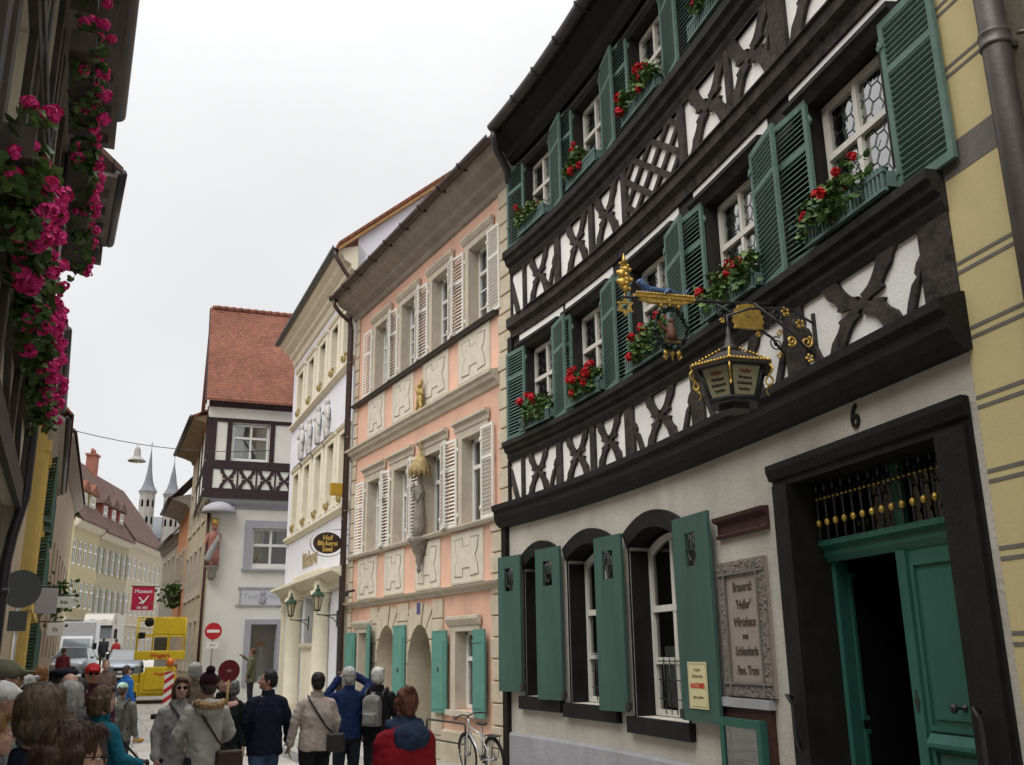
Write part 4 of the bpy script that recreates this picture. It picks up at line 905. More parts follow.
# ------------------------------------------------------------------ yellow striped house next to the tavern, nearest on the right
YEL = mat('ochre_yellow_plaster', (.50, .42, .215), .9, .06, 2.5, .12, 34, stain=.18, stain_col=(.33, .28, .15))
STR = mat('grey_stripe_paint', (.135, .125, .11), .88, .12, 5, .25, 34)
OLV = mat('shadowed_olive_plaster', (.17, .155, .115), .9, .12, 2.5, .3, 30, stain=.3, stain_col=(.1, .09, .07))  # wall beyond the downpipe: its shadow is mixed into this dark olive
_p0 = hw(HS0, 0, 0); _th = math.degrees(math.atan2(.2374, .9714))
YH = facade('striped_yellow_house', _p0[0] - sin(radians(_th)) * 9, _p0[1] - cos(radians(_th)) * 9, _th, 'ochre yellow house with thin grey painted stripes right of the tavern')
mb = MB(); mb.add([(8.3, .02, .95), (8.985, .02, .95), (8.985, .02, 13), (8.3, .02, 13)], [(3, 2, 1, 0)]); mb.add([(8.985, .02, 0), (8.985, -2.0, 0), (8.985, -2.0, 13), (8.985, .02, 13)], [(3, 2, 1, 0)])
mb.build('wall', [YEL], YH)
mb = MB(); mb.box(8.0, 8.3, -.3, -.06, 0, 13); mb.box(0, 8.0, -.3, .0, 0, 13); mb.build('wall', OLV, YH)
mb = MB()
for z in (1.95, 2.52, 3.06, 3.6, 4.12, 4.64, 6.2, 6.75, 7.3, 7.85, 8.4):
    mb.box(8.3, 8.98, .021, .0235, z - .05, z - .022); mb.box(8.3, 8.98, .021, .0235, z + .022, z + .05)
mb.box(8.3, 8.98, .021, .0235, 5.36, 5.62); mb.build('painted_stripes', STR, YH)
mb = MB(); mb.box(8.32, 8.985, -.2, .06, 0, .95); mb.build('plinth', GREYP, YH)
mb = MB(); mb.tube([(8.17, .12, .2), (8.17, .12, 12)], .095, 14)
for z in (3.9, 6.05, 8.3): mb.lathe([(.107, -.06), (.11, -.05), (.11, -.035), (.107, -.03), (.107, .03), (.11, .035), (.11, .05), (.107, .06)], (8.17, .12, z), 14); mb.box(8.15, 8.19, -.06, .1, z - .02, z + .02); mb.tube([(8.05, .04, z), (7.98, -.02, z - .02)], .018, 6)
mb.build('downpipe', mat('grey_brown_pipe', (.085, .075, .068), .45, .22, 5, .15, 30, metal=.25, spec=.5), YH)
mb = MB(); mb.sweep([(.5, 13), (.5, 12.9), (-5, 17), (-5, 17.1)], 0, 9); mb.build('roof', ROOFD, YH)
# ------------------------------------------------------------------ left side of the street
def lfacade(name, x, y, th, label, cat='house'):
    "origin at the far end; x runs back towards the viewer, y out to the street"
    return empty(name, (x, y, 0), -pi / 2 - radians(th), label, cat)
LG = mat('grey_brown_boards', (.34, .295, .235), .85, .3, 3, .4, 20, stretch=(1, 1, .2), stain=.4, stain_col=(.08, .07, .06))
LCI = mat('aged_cream_infill', (.62, .57, .44), .9, .1, 3, .3, 30, stain=.35, stain_col=(.2, .17, .13))
DKW = mat('dark_brown_timber', (.06, .048, .04), .75, .4, 5, .5, 16, stretch=(1, 1, .35))
SOF = mat('dark_eaves_boards', (.13, .11, .10), .7, .35, 4, .5, 12, stretch=(.2, 2, 1))
PUR = mat('dark_painted_gutter', (.03, .026, .034), .4, .2, 5, .1, 20, spec=.5)
ra = radians(3.8); FE = 11.7
LA = lfacade('flowered_timber_house', -.75 + math.tan(ra) * FE, FE, 3.8, 'dark half-timbered house on the left with magenta hanging flowers under deep eaves')
LAL = 14.0
mb = MB(); wall(mb, 0, LAL, 0, 3.5, [(1.2, 2.3, 1.0, 2.9, 0, .2), (3.6, 4.7, 1.0, 2.9, 0, .2), (6.0, 7.1, 1.0, 2.9, 0, .2)], back=.6); mb.build('wall', [LG, DARK], LA)
WA = [1.6, 3.7, 5.8, 7.9]
mb = MB(); wall(mb, 0, LAL, 3.5, 8.2, [(c - .5, c + .5, z, z + 1.4, 0, .15) for c in WA for z in (4.55, 6.45)], y=.12, back=.6); mb.add([(0, .12, 3.5), (LAL, .12, 3.5), (LAL, 0, 3.5), (0, 0, 3.5)], [(0, 1, 2, 3)]); mb.add([(0, .12, 0), (0, -6, 0), (0, -6, 8), (0, .12, 8)], [(0, 1, 2, 3)]); mb.build('wall', [LCI, DARK], LA)
mb = MB()
for z0, z1 in ((3.46, 3.72), (4.32, 4.5), (5.98, 6.12), (6.28, 6.42), (7.95, 8.2)): mb.box(-.02, LAL, .121, .18, z0, z1)
for u in (.1, 2.65, 4.75, 6.85, 8.95, 11): mb.box(u - .09, u + .09, .121, .175, 3.72, 7.95)
for c in WA:
    for z in (4.55, 6.45):
        for q in (-.6, .6): mb.box(c + q - .08, c + q + .08, .121, .172, z - .05, z + 1.45)
    mb.prism([(c - .5, 3.72), (c - .36, 3.72), (c + .5, 4.32), (c + .36, 4.32)], .121, .168)
mb.build('timber_framing', DKW, LA)
w = window('window', .98, 1.38, CREAM, GLASS, LA, (WA[0], .02, 4.56), 0, cols=2, rows=(.6,), fw=.06)
for c in WA:
    for z in (4.56, 6.46):
        if (c, z) != (WA[0], 4.56): dup(w, LA, (c, .02, z), 0)
mb = MB()
for i in range(19): mb.box(.1 + i * .7, .22 + i * .7, .12, .62, 7.92, 8.02)
mb.box(-.1, LAL, .12, .70, 8.02, 8.06); mb.sweep([(.12, 7.7), (.2, 7.74), (.26, 7.9), (.12, 7.92)], -.05, LAL); mb.build('eaves', SOF, LA)
mb = MB(); prof = [(.70 + .09 * cos(pi + pi * i / kk), 8.14 + .09 * sin(pi + pi * i / kk)) for i in range(kk + 1)]; prof += [(y * .86 + .70 * .14, z + .012) for y, z in prof[::-1]]
mb.sweep(prof, .55, LAL); mb.build('gutter', PUR, LA)
mb = MB(); mb.sweep([(.74, 8.22), (.74, 8.12), (-5, 13.2), (-5, 13.3)], .5, LAL); mb.build('roof', ROOFD, LA)
mb = MB(); mb.tube([(.1, .1, .1), (.1, .1, 2.9), (.1, .13, 3.2), (.1, .20, 3.6), (.1, .20, 7.9)], .055, 8); mb.tube([(.3, .5, 8.0), (.15, .26, 7.8), (.1, .20, 7.6)], .05, 8)
for z in (1.2, 2.6, 5.0, 6.8): mb.lathe([(.066, -.03), (.066, .03)], (.1, .1 if z < 3 else .20, z), 10)
mb.build('downpipe', PUR, LA)
# house with the second, lower pair of eaves
LB = lfacade('deep_eaved_house', .20, 14.6, 2.5, 'dark house with boarded eaves just beyond the flowered house')
mb = MB(); mb.add([(0, 0, 0), (2.3, 0, 0), (2.3, 0, 8), (0, 0, 8)], [(3, 2, 1, 0)]); mb.add([(0, 0, 0), (0, -6, 0), (0, -6, 8), (0, 0, 8)], [(0, 1, 2, 3)]); mb.build('wall', LCI, LB)
mb = MB()
for i in range(4): mb.box(.1 + i * .56, .2 + i * .56, .0, .66, 7.78, 7.9)
mb.box(-.1, 2.3, 0, .74, 7.9, 7.95); mb.box(-.12, -.02, -.1, .7, 7.6, 7.9); mb.build('eaves', SOF, LB)
mb = MB(); mb.tube([(-.12, .78, 7.98), (2.28, .78, 7.98)], .075, 8); mb.build('gutter', PUR, LB)
mb = MB(); mb.sweep([(.8, 8.06), (.8, 7.98), (-5, 12.9), (-5, 13.0)], -.12, 2.3); mb.build('roof', ROOFD, LB)
# ochre house, brown house
LYEL = mat('deep_yellow_plaster', (.55, .40, .13), .9, .08, 2, .25, 30, stain=.2, stain_col=(.35, .26, .1))
LBRN = mat('beige_brown_plaster', (.34, .27, .19), .9, .14, 1.2, .3, 24, stain=.5, stain_col=(.46, .36, .16))
LC = lfacade('yellow_corner_house', 1.62, 41.2, 3.2, 'yellow house with pilaster strips and green shutters on the left')
mb = MB(); wall(mb, 0, 13.2, -1, 8.1, [(2 + 2.6 * i, z, 1, 1.6) and (1.5 + 2.6 * i, 2.5 + 2.6 * i, z, z + 1.7, 0, .15) for i in range(4) for z in (1.2, 3.6, 5.9)], back=.5); mb.add([(0, 0, -1), (0, -7, -1), (0, -7, 8.1), (0, 0, 8.1)], [(0, 1, 2, 3)]); mb.add([(13.2, 0, -1), (13.2, -7, -1), (13.2, -7, 8.1), (13.2, -3.5, 12.5), (13.2, 0, 8.1)], [(4, 3, 2, 1, 0)]); mb.build('wall', [LYEL, DARK], LC)
mb = MB()
for u in (.1, 5.3, 10.5, 12.7): mb.box(u - .1, u + .4, 0, .09, 0, 7.6); mb.box(u - .16, u + .46, .0, .14, 7.3, 7.6)
mb.box(0, 13.2, 0, .12, 3.15, 3.35); mb.build('pilasters', LYEL, LC)
w = window('window', .98, 1.68, WWIN, GLASS, LC, (2.0, -.1, 1.21), 0, cols=2, rows=(.66,), fw=.07)
sp = louvre(.5, 1.68, TEALD, pitch=.1, parent=LC); first = True
for i in range(4):
    for z in (1.21, 3.61, 5.91):
        if (i, z) != (0, 1.21): dup(w, LC, (2.0 + 2.6 * i, -.1, z), 0)
        for s in (1, -1):
            o = sp if first else dup(sp, LC); first = False
            o.location = (2.0 + 2.6 * i + s * .54, .08, z); o.rotation_euler = (0, 0, radians(25) if s > 0 else pi - radians(25))
mb = MB(); mb.sweep([(0, 7.8), (.1, 7.85), (.25, 8.05), (.4, 8.1), (.4, 8.2), (0, 8.4)], -.1, 13.3); mb.build('eaves', EAVW, LC)
mb = MB(); mb.tube([(-.1, .47, 8.2), (13.3, .47, 8.2)], .085, 8); mb.build('gutter', PUR, LC)
mb = MB(); mb.sweep([(.6, 8.28), (.6, 8.2), (-3.5, 12.6), (-7.5, 8.2), (-7.5, 8.3), (-3.5, 12.7)], -.2, 13.4); mb.build('roof', ROOFR, LC)
LM = lfacade('narrow_brown_house', .62, 27.4, 3.2, 'narrow dark house with dark gutter squeezed before the yellow house')
mb = MB(); mb.add([(0, 0, 0), (7, 0, 0), (7, 0, 8.2), (0, 0, 8.2)], [(3, 2, 1, 0)])
for u in (0, 7): mb.add([(u, 0, 0), (u, -7, 0), (u, -7, 8.2), (u, -3.5, 12), (u, 0, 8.2)], [(4, 3, 2, 1, 0) if u else (0, 1, 2, 3, 4)])
mb.build('wall', LBRN, LM)
mb = MB(); mb.sweep([(0, 7.9), (.3, 8.05), (.5, 8.2), (.5, 8.28), (0, 8.5)], -.05, 7.05); mb.build('eaves', SOF, LM)
mb = MB(); mb.tube([(-.05, .55, 8.3), (7.05, .55, 8.3)], .085, 8); mb.build('gutter', PUR, LM)
mb = MB(); mb.sweep([(.56, 8.4), (.56, 8.3), (-3.5, 12.2), (-7.5, 8.3), (-7.5, 8.4), (-3.5, 12.3)], -.05, 7.1); mb.build('roof', ROOFR, LM)
LD = lfacade('brown_house', 3.9, 62, 5.8, 'beige brown house with stained plaster between the yellow house and the long row')
mb = MB(); wall(mb, 0, 20.3, -1, 10.6, [(1.5 + 2.9 * i, 2.6 + 2.9 * i, z, z + 1.7, 0, .15) for i in range(6) for z in (2.0, 5.0)], back=.5); mb.add([(0, 0, -1), (0, -7, -1), (0, -7, 10.6), (0, -3.5, 14), (0, 0, 10.6)], [(0, 1, 2, 3, 4)]); mb.add([(20.3, 0, -1), (20.3, -7, -1), (20.3, -7, 10.6), (20.3, -3.5, 14), (20.3, 0, 10.6)], [(4, 3, 2, 1, 0)]); mb.build('wall', [LBRN, DARK], LD)
w = window('window', 1.08, 1.68, WWIN, GLASS, LD, (2.05, -.1, 2.01), 0, cols=2, rows=(.66,), fw=.07)
for i in range(6):
    for z in (2.01, 5.01):
        if (i, z) != (0, 2.01): dup(w, LD, (2.05 + 2.9 * i, -.1, z), 0)
mb = MB(); mb.sweep([(0, 10.2), (.1, 10.25), (.45, 10.6), (.45, 10.7), (0, 10.9)], -.1, 20.4); mb.build('eaves', EAVW, LD)
mb = MB(); mb.sweep([(.55, 10.78), (.55, 10.7), (-3.5, 14.0), (-7.5, 10.7), (-7.5, 10.8), (-3.5, 14.1)], -.2, 20.5); mb.build('roof', ROOFD, LD)
# ------------------------------------------------------------------ the long row that closes the view
EY = mat('butter_yellow_plaster', (.37, .32, .19), .9, .08, 1.5, .2, 24, stain=.2, stain_col=(.4, .34, .2))
EG = mat('grey_ochre_plaster', (.30, .265, .175), .9, .1, 1.5, .2, 24, stain=.25, stain_col=(.28, .25, .18))
EC = mat('cream_far_plaster', (.40, .35, .26), .9, .08, 1.5, .2, 24, stain=.2, stain_col=(.4, .33, .25))
GRSH = mat('grey_shutter_paint', (.33, .32, .28), .8, .1)
ROOFB = tile_mat('red_brown_roof', (.12, .068, .055), (.09, .052, .045), (.04, .025, .02), .3, .3, .85, rot=(radians(90), 0, 0))
def rfac(t): return (5.15 + sin(radians(21.8)) * t, 80.2 + cos(radians(21.8)) * t)
def far_house(name, t0, L, zb, H, lab, wm, rows_, n, shut, rise, dorm, dm, chim):
    o = lfacade(name, *rfac(t0 + L), 21.8, lab); o.location.z = zb
    st = L / n; wins = [((i + .5) * st, z, .95 if not shut else .9, h) for i in range(n) for z, h in rows_]
    mb = MB(); wall(mb, 0, L, -2, H, [(u - w / 2, u + w / 2, z, z + h, 0, .12) for u, z, w, h in wins], back=.5)
    for u in (0, L): mb.add([(u, 0, -2), (u, -9, -2), (u, -9, H), (u, -4.5, H + rise), (u, 0, H)], [(4, 3, 2, 1, 0) if u else (0, 1, 2, 3, 4)])
    mb.build('wall', [wm, DARK], o)
    w0 = s0 = None
    for u, z, w, h in wins:
        if h == rows_[0][1] and w0 is not None: dup(w0, o, (u, -.06, z + .01), 0)
        else:
            q = window('window', w - .02, h - .02, WWIN, GLASS, o, (u, -.06, z + .01), 0, cols=2, rows=(.66,), fw=.1)
            if w0 is None: w0 = q
        if shut:
            for s in (1, -1):
                c = louvre(.52, h, shut, pitch=.22, parent=o) if s0 is None else dup(s0, o); s0 = s0 or c
                c.location = (u + s * .5, .06, z); c.rotation_euler = (0, 0, 0 if s > 0 else pi)
    mb = MB(); mb.sweep([(0, H - .4), (.1, H - .35), (.45, H), (.45, H + .1), (0, H + .3)], -.02, L + .02)
    for z, h in rows_[1:]: mb.sweep([(0, z - .95), (.1, z - .92), (.12, z - .75), (0, z - .72)], .0, L)
    mb.build('cornice', SANDG, o)
    mb = MB(); mb.sweep([(.6, H + .16), (.6, H + .06), (-4.5, H + rise), (-9.4, H), (-9.4, H + .1), (-4.5, H + rise + .1)], -.05, L + .05); mb.build('roof', ROOFB, o)
    sl = rise / 5.1
    for u in dorm:
        y0 = -.55; z0 = H + .3 + (-y0) * sl
        mb = MB(); mb.box(u - .85, u + .85, -3.2, y0, z0 - .35, z0 + 1.75); d = mb.build('dormer', dm, o)
        mb = MB(); mb.prism([(u - 1.1, z0 + 1.7), (u + 1.1, z0 + 1.7), (u, z0 + 2.6)], -3.6, y0 + .2); mb.build('dormer_roof', ROOFR if dm is EY else ROOFB, d)
        window('dormer_window', .95, 1.5, WWIN, GLASS, d, (u, y0 + .05, z0 + .05), 0, cols=2, rows=(.6,), fw=.1)
    for u in chim:
        mb = MB(); mb.box(u - .6, u + .6, -4.9, -4.1, H + rise - 1.2, H + rise + 1.6); mb.box(u - .7, u + .7, -5.0, -4.0, H + rise + 1.6, H + rise + 1.8)
        for q in (-.3, .3): mb.lathe([(.16, 0), (.14, .5)], (u + q, -4.5, H + rise + 1.8), 8)
        mb.build('chimney', mat('brick_red_chimney', (.26, .10, .07), .9, .2, 5, .3, 20), o)
    return o
far_house('butter_yellow_house', 0, 6.5, 1.9, 10.2, 'butter yellow house with three yellow dormers closing the street', EY, [(7.0, 1.9), (3.8, 2.0), (.7, 2.0)], 5, None, 7.2, (1.1, 3.2, 5.4), EY, (6.0,))
far_house('grey_shuttered_house', 6.55, 8.6, 1.9, 10.0, 'grey ochre house with grey shutters in the middle of the far row', EG, [(6.9, 2.0), (3.6, 2.1), (.5, 2.0)], 5, GRSH, 7.2, (1.3, 3.7, 6.2), mat('dark_red_dormer', (.20, .055, .045), .85, .1), (7.6,))
far_house('far_cream_house', 15.2, 12.5, 1.9, 10.3, 'cream house with bare narrow windows at the right end of the far row', EC, [(7.1, 1.9), (3.8, 1.9), (.5, 2.0)], 7, None, 6.6, (), None, (11.0,))
# ------------------------------------------------------------------ church on the hill
SLATE = mat('blue_grey_slate', (.14, .148, .165), .7, .1, 2, .2, 10)
CHS = mat('pale_church_stone', (.27, .255, .23), .9, .12, 1, .2, 10)
CHU = empty('church', (38, 300, 0), 0, 'distant church with two pointed slate spires above the rooftops', 'church')
for x, zt, zb_ in ((.1, 62.5, 49.5), (7.0, 59.5, 49.0)):
    mb = MB(); mb.lathe([(2.25, -5), (2.25, zb_)], (x, 0, 0), 8, False); mb.lathe([(2.45, zb_ - .6), (2.45, zb_)], (x, 0, 0), 8, False); o = mb.build('tower', CHS, CHU)
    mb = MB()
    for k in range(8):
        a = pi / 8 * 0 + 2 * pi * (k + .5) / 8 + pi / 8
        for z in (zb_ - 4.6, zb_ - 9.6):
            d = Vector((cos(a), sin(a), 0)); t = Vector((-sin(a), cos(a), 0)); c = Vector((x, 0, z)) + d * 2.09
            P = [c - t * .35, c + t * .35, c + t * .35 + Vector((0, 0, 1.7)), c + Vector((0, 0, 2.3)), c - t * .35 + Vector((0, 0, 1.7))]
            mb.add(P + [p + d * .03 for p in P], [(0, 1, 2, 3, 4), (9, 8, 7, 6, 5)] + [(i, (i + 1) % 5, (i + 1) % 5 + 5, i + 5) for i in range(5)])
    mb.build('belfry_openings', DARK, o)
    mb = MB(); mb.lathe([(2.8, zb_), (2.4, zb_ + .6), (1.75, zb_ + 1.7), (1.2, zb_ + 3.4), (.72, zb_ + 6.3), (.28, zt - 2.0), (.06, zt)], (x, 0, 0), 8, False); mb.tube([(x, 0, zt - .1), (x, 0, zt + 2.2)], .08, 5); mb.tube([(x - .5, 0, zt + 1.5), (x + .5, 0, zt + 1.5)], .07, 5); mb.build('spire', SLATE, o)
mb = MB(); mb.box(2, 26, 2, 24, -5, 36); mb.build('nave', CHS, CHU)
mb = MB(); mb.fmap(lambda *p: p); mb.add([(1, 1, 36), (27, 1, 36), (27, 13, 44), (1, 13, 44), (1, 25, 36), (27, 25, 36)], [(0, 1, 2, 3), (3, 2, 5, 4), (0, 3, 4), (1, 5, 2)]); mb.build('roof', SLATE, CHU)
# ------------------------------------------------------------------ flowers
LEAFM = [mat('geranium_leaf', (.055, .115, .028), .6, .35, 8, 0, spec=.3), mat('geranium_leaf_pale', (.11, .18, .045), .6, .3, 8, 0, spec=.3)]
REDM = mat('red_petals', (.50, .010, .016), .6, .25, 20, 0); MAGM = mat('magenta_petals', (.75, .045, .26), .6, .25, 20, 0)
VIO = mat('violet_petals', (.22, .14, .42), .6, .2, 20, 0)
def leaf(mb, c, r, rnd, tilt=.9):
    n = Vector((rnd.uniform(-tilt, tilt), rnd.uniform(-tilt, tilt) + .35, rnd.uniform(.25, 1))).normalized(); a = n.orthogonal().normalized(); b = n.cross(a); c = Vector(c); w = rnd.uniform(0, 6.3)
    P = [c + n * (-r * .25)]
    for k in range(7):
        t = w + 2 * pi * k / 7; rr = r * (1 if k else .45) * rnd.uniform(.85, 1.1); P.append(c + (a * cos(t) + b * sin(t)) * rr + n * r * .12 * rnd.uniform(-1, 1))
    mb.add(P, [(0, k + 1, (k + 1) % 7 + 1) for k in range(7)])
def bloom(mb, c, r, rnd, k=34):
    c = Vector(c)
    for i in range(k):
        d = Vector((rnd.gauss(0, 1), rnd.gauss(0, 1), rnd.gauss(.15, 1))).normalized(); p = c + d * r * rnd.uniform(.7, 1.05); a = d.orthogonal().normalized(); b = d.cross(a); w = rnd.uniform(0, 6.3); q = r * .42
        P = [p + (a * cos(w + t * 1.2566) + b * sin(w + t * 1.2566)) * q + d * rnd.uniform(-.2, .3) * q for t in range(5)]
        mb.add([p - d * q * .3] + P, [(0, t + 1, (t + 1) % 5 + 1) for t in range(5)])
def flower_mesh(w, seed, nb, hang, petal, height=.30, leaves=190, wide=.16):
    big = 1.0 if petal is REDM else .78
    rnd = random.Random(seed); fo = MB(); bl = MB()
    clumps = [(rnd.uniform(-w * .46, w * .46), rnd.uniform(.55, 1.0)) for _ in range(max(3, int(w * 6)))]
    for i in range(int(leaves * w)):
        cx, s = rnd.choice(clumps); u = cx + rnd.gauss(0, .075); t = rnd.random()
        y = rnd.uniform(.0, wide) + t * .05; z = rnd.uniform(-hang, height * s) * (1 if rnd.random() < .8 else .6)
        fo.m = int(rnd.random() < .35); leaf(fo, (u, y, z), rnd.uniform(.026, .052), rnd)
    for i in range(nb):
        cx, s = rnd.choice(clumps); u = cx + rnd.gauss(0, .06); y = rnd.uniform(.06, wide + .08); z = height * s * rnd.uniform(.5, 1.25) if rnd.random() > hang * 1.6 else -rnd.uniform(0, hang)
        bloom(bl, (u, y, z), rnd.uniform(.040, .072) * big, rnd, 42); fo.m = 0; fo.tube([(u * .95, y * .5, z * .4), (u, y, z - .02)], .005, 4)
    return fo, bl
def railing_box(w):
    "trough behind a little picket rail"
    mb = MB(); mb.box(-w / 2, w / 2, .0, .15, -.16, -.02)
    n = int(w / .055)
    for i in range(n): x = -w / 2 + (i + .5) * w / n; mb.box(x - .014, x + .014, .165, .185, -.2, .03)
    mb.box(-w / 2, w / 2, .15, .19, -.03, -.005); mb.box(-w / 2, w / 2, .15, .19, -.20, -.17)
    return mb
RAILM = mat('grey_green_rail', (.10, .16, .145), .6, .15, 6, .1, 30)
def flower_box(name, loc, rz, w, seed, nb, hang, petal, label, group, box=True, height=.30, leaves=190, wide=.16):
    e = empty(name, loc, rz, label, 'flower box', group)
    if box: railing_box(w).build('planter', RAILM, e)
    else: mb = MB(); mb.box(-w / 2, w / 2, 0, .18, -.18, 0); mb.build('planter', DKW, e)
    fo, bl = flower_mesh(w, seed, nb, hang, petal, height, leaves, wide)
    fo.build('foliage', LEAFM, e); bl.build('blossoms', petal, e)
    return e
GR1 = 'red geranium boxes on the tavern windows'
ords = {0: ['the window next to the striped house', 'the window right of the lantern arm', 'the window behind the guild sign', 'the window left of the golden star', 'the farthest window beside the pink house']}
for i, (c, w) in enumerate(L1):
    flower_box('flower_box', hw(c - .05, .035, 5.70), hrz(c), w + .10, 10 + i, (11, 7, 8, 17, 13)[i], .14, REDM, 'red geraniums in the first floor box at ' + ords[0][i], GR1, leaves=560, wide=.24)
o2 = ['nearest box of the top row', 'top row box with violet and red flowers', 'second box of the top row with scattered red geraniums', 'third box of the top row beside open shutters', 'last top row box beside the pink house eaves']
for i, (c, w) in enumerate(L2):
    e = flower_box('flower_box', hw(c, .155, 9.14), hrz(c), w + .06, 30 + i, (8, 6, 8, 8, 7)[i], .06, REDM, 'green box with red geraniums, ' + o2[i], GR1, leaves=420, wide=.24)
    if i == 1:
        rnd = random.Random(5); mb = MB()
        for k in range(7): bloom(mb, (-.2 + rnd.uniform(-.15, .15), rnd.uniform(.05, .2), rnd.uniform(.1, .3)), .045, rnd, 24)
        mb.build('violet_blossoms', VIO, e)
GR2 = 'magenta geranium boxes on the left house'
lt = math.tan(ra)
def lpos(y, off, z): return (-.75 + lt * y + off * cos(ra), y - off * sin(ra), z)
lab_lo = ['nearest magenta hanging geraniums low on the left house', 'middle magenta hanging geraniums low on the left house', 'farthest magenta hanging geraniums low on the left house']
for i, y in enumerate((5.9, 8.1, 10.3)):
    flower_box('hanging_flower_box', lpos(y, .17, 4.55), -pi / 2 - ra, 1.7, 50 + i, 70, .36, MAGM, lab_lo[i], GR2, False, .24, 420, .22)
lab_hi = ['upper magenta geraniums nearest the top edge of the photo', 'upper magenta geraniums second from the top edge', 'upper magenta geraniums third along under the eaves', 'upper magenta geraniums farthest along under the eaves']
for i, y in enumerate((5.8, 7.6, 9.3, 10.9)):
    flower_box('hanging_flower_box', lpos(y, .34, 6.42), -pi / 2 - ra, 1.3, 60 + i, 42, .24, MAGM, lab_hi[i], GR2, False, .24, 340, .20)
# ------------------------------------------------------------------ guild sign on its wrought-iron arm
def place(s, o, z, name, label, cat): return empty(name, hw(s, 0, 0)[:2] + (z,), hrz(s), label, cat)
gs = 5.9
GS = place(gs, 0, 5.07, 'guild_sign', 'wrought iron guild sign with gilded wreath, star and blue lion on its long arm', 'sign')
GS.scale = (.57, .57, .57)
# local: x along the front (away from viewer), y out over the street
mb = MB()
mb.tube([(0, 0, .34), (0, .6, .32), (0, 1.5, .28), (0, 3.05, .24)], .028, 8); mb.tube([(0, 0, -.65), (0, .25, -.3), (0, .75, .0), (0, 1.3, .25)], .024, 6)
def scroll(mb, c, r, turns, a0, rr=.012, sgn=1):
    n = int(16 * turns); mb.tube([(0, c[0] + sgn * r * (1 - .8 * k / n) * cos(a0 + 2 * pi * turns * k / n), c[1] + r * (1 - .8 * k / n) * sin(a0 + 2 * pi * turns * k / n)) for k in range(n + 1)], rr, 5)
for c, r, t, a, sg in (((.35, -.05), .13, 1.6, 0, 1), ((.62, .02), .10, 1.5, 2, -1), ((.95, .06), .09, 1.5, 3, 1), ((.18, -.4), .14, 1.6, 1, -1), ((.12, .25), .13, 1.5, 4, 1), ((1.2, .06), .07, 1.4, 2, -1)): scroll(mb, c, r, t, a, .013, sg)
mb.box(-.02, .02, .0, .03, -.75, .3); mb.build('bracket', IRON, GS)
mb = MB()
for c, r, t, a, sg in (((.5, -.12), .08, 1.4, 1, 1), ((.8, -.02), .085, 1.5, 2, 1), ((.1, -.2), .07, 1.4, 0, -1), ((.22, .1), .06, 1.3, 2, 1), ((.07, -.55), .06, 1.3, 5, 1)): scroll(mb, c, r, t, a, .014, sg)
for y, z in ((.52, -.25), (.86, -.12), (1.2, -.04), (.15, -.62)):
    for k in range(5): a = k * 1.2566; mb.ball((0, y + .035 * cos(a), z + .035 * sin(a)), (.012, .022, .022), 6, 5)
mb.build('gilded_scrolls', GOLD, GS)
mb = MB(); 
for k in range(11):
    a = pi * k / 10; ca, sa = cos(a), sin(a); q = lambda r, t: (.70 + r * ca - t * sa, -.02 + r * 1.15 * sa + t * ca)
    mb.prism([q(.07, -.035), q(.07, .035), q(.27, .055), q(.31, 0), q(.27, -.055)], -.02 - .003 * (k % 2), .02 + .003 * (k % 2))
mb.prism([(.42, -.16), (.98, -.16), (.90, .03), (.50, .03)], -.03, .03); mb.fmap(lambda x, y, z: (y, x, z)); fix_normals(mb.build('gilded_shell', GOLD, GS))
# gilded ledge with the recumbent blue lion
mb = MB(); mb.box(-.07, .07, 1.72, 2.82, .25, .31)
for i in range(24):
    for sx in (-.07, .07): mb.ball((sx, 1.75 + i * .0455, .32), .024, 6, 5)
mb.sweep([(1.75, .25), (2.8, .25), (2.55, .17), (1.95, .17)], -.05, .05); mb.build('gilded_ledge', GOLD, GS)
mb = MB(); c = (0, 2.2, .40)
mb.cap((0, 2.55, .40), (0, 2.12, .39), .075, .055, 10); mb.cap((0, 2.12, .39), (0, 1.95, .36), .05, .02, 8); mb.cap((0, 2.58, .42), (0, 2.66, .50), .075, .07, 10); mb.ball((0, 2.69, .53), (.055, .075, .065), 10, 8); mb.cap((.03, 2.55, .36), (.03, 2.75, .34), .03, .022, 8); mb.cap((-.03, 2.55, .36), (-.03, 2.75, .34), .03, .022, 8)
for sx in (-.045, .045): mb.ball((sx, 2.64, .61), .025, 6, 5)
for sx in (-.06, .06): mb.cap((sx, 2.2, .40), (sx * 1.2, 2.28, .34), .05, .03, 8)
mb.ball((0, 2.74, .52), (.035, .05, .035), 8, 6); mb.tube([(0, 1.95, .36), (.05, 1.85, .40), (.02, 1.78, .50)], .014, 5)
o = mb.build('lion_figure', mat('blue_paint', (.055, .10, .20), .5, .2), GS)
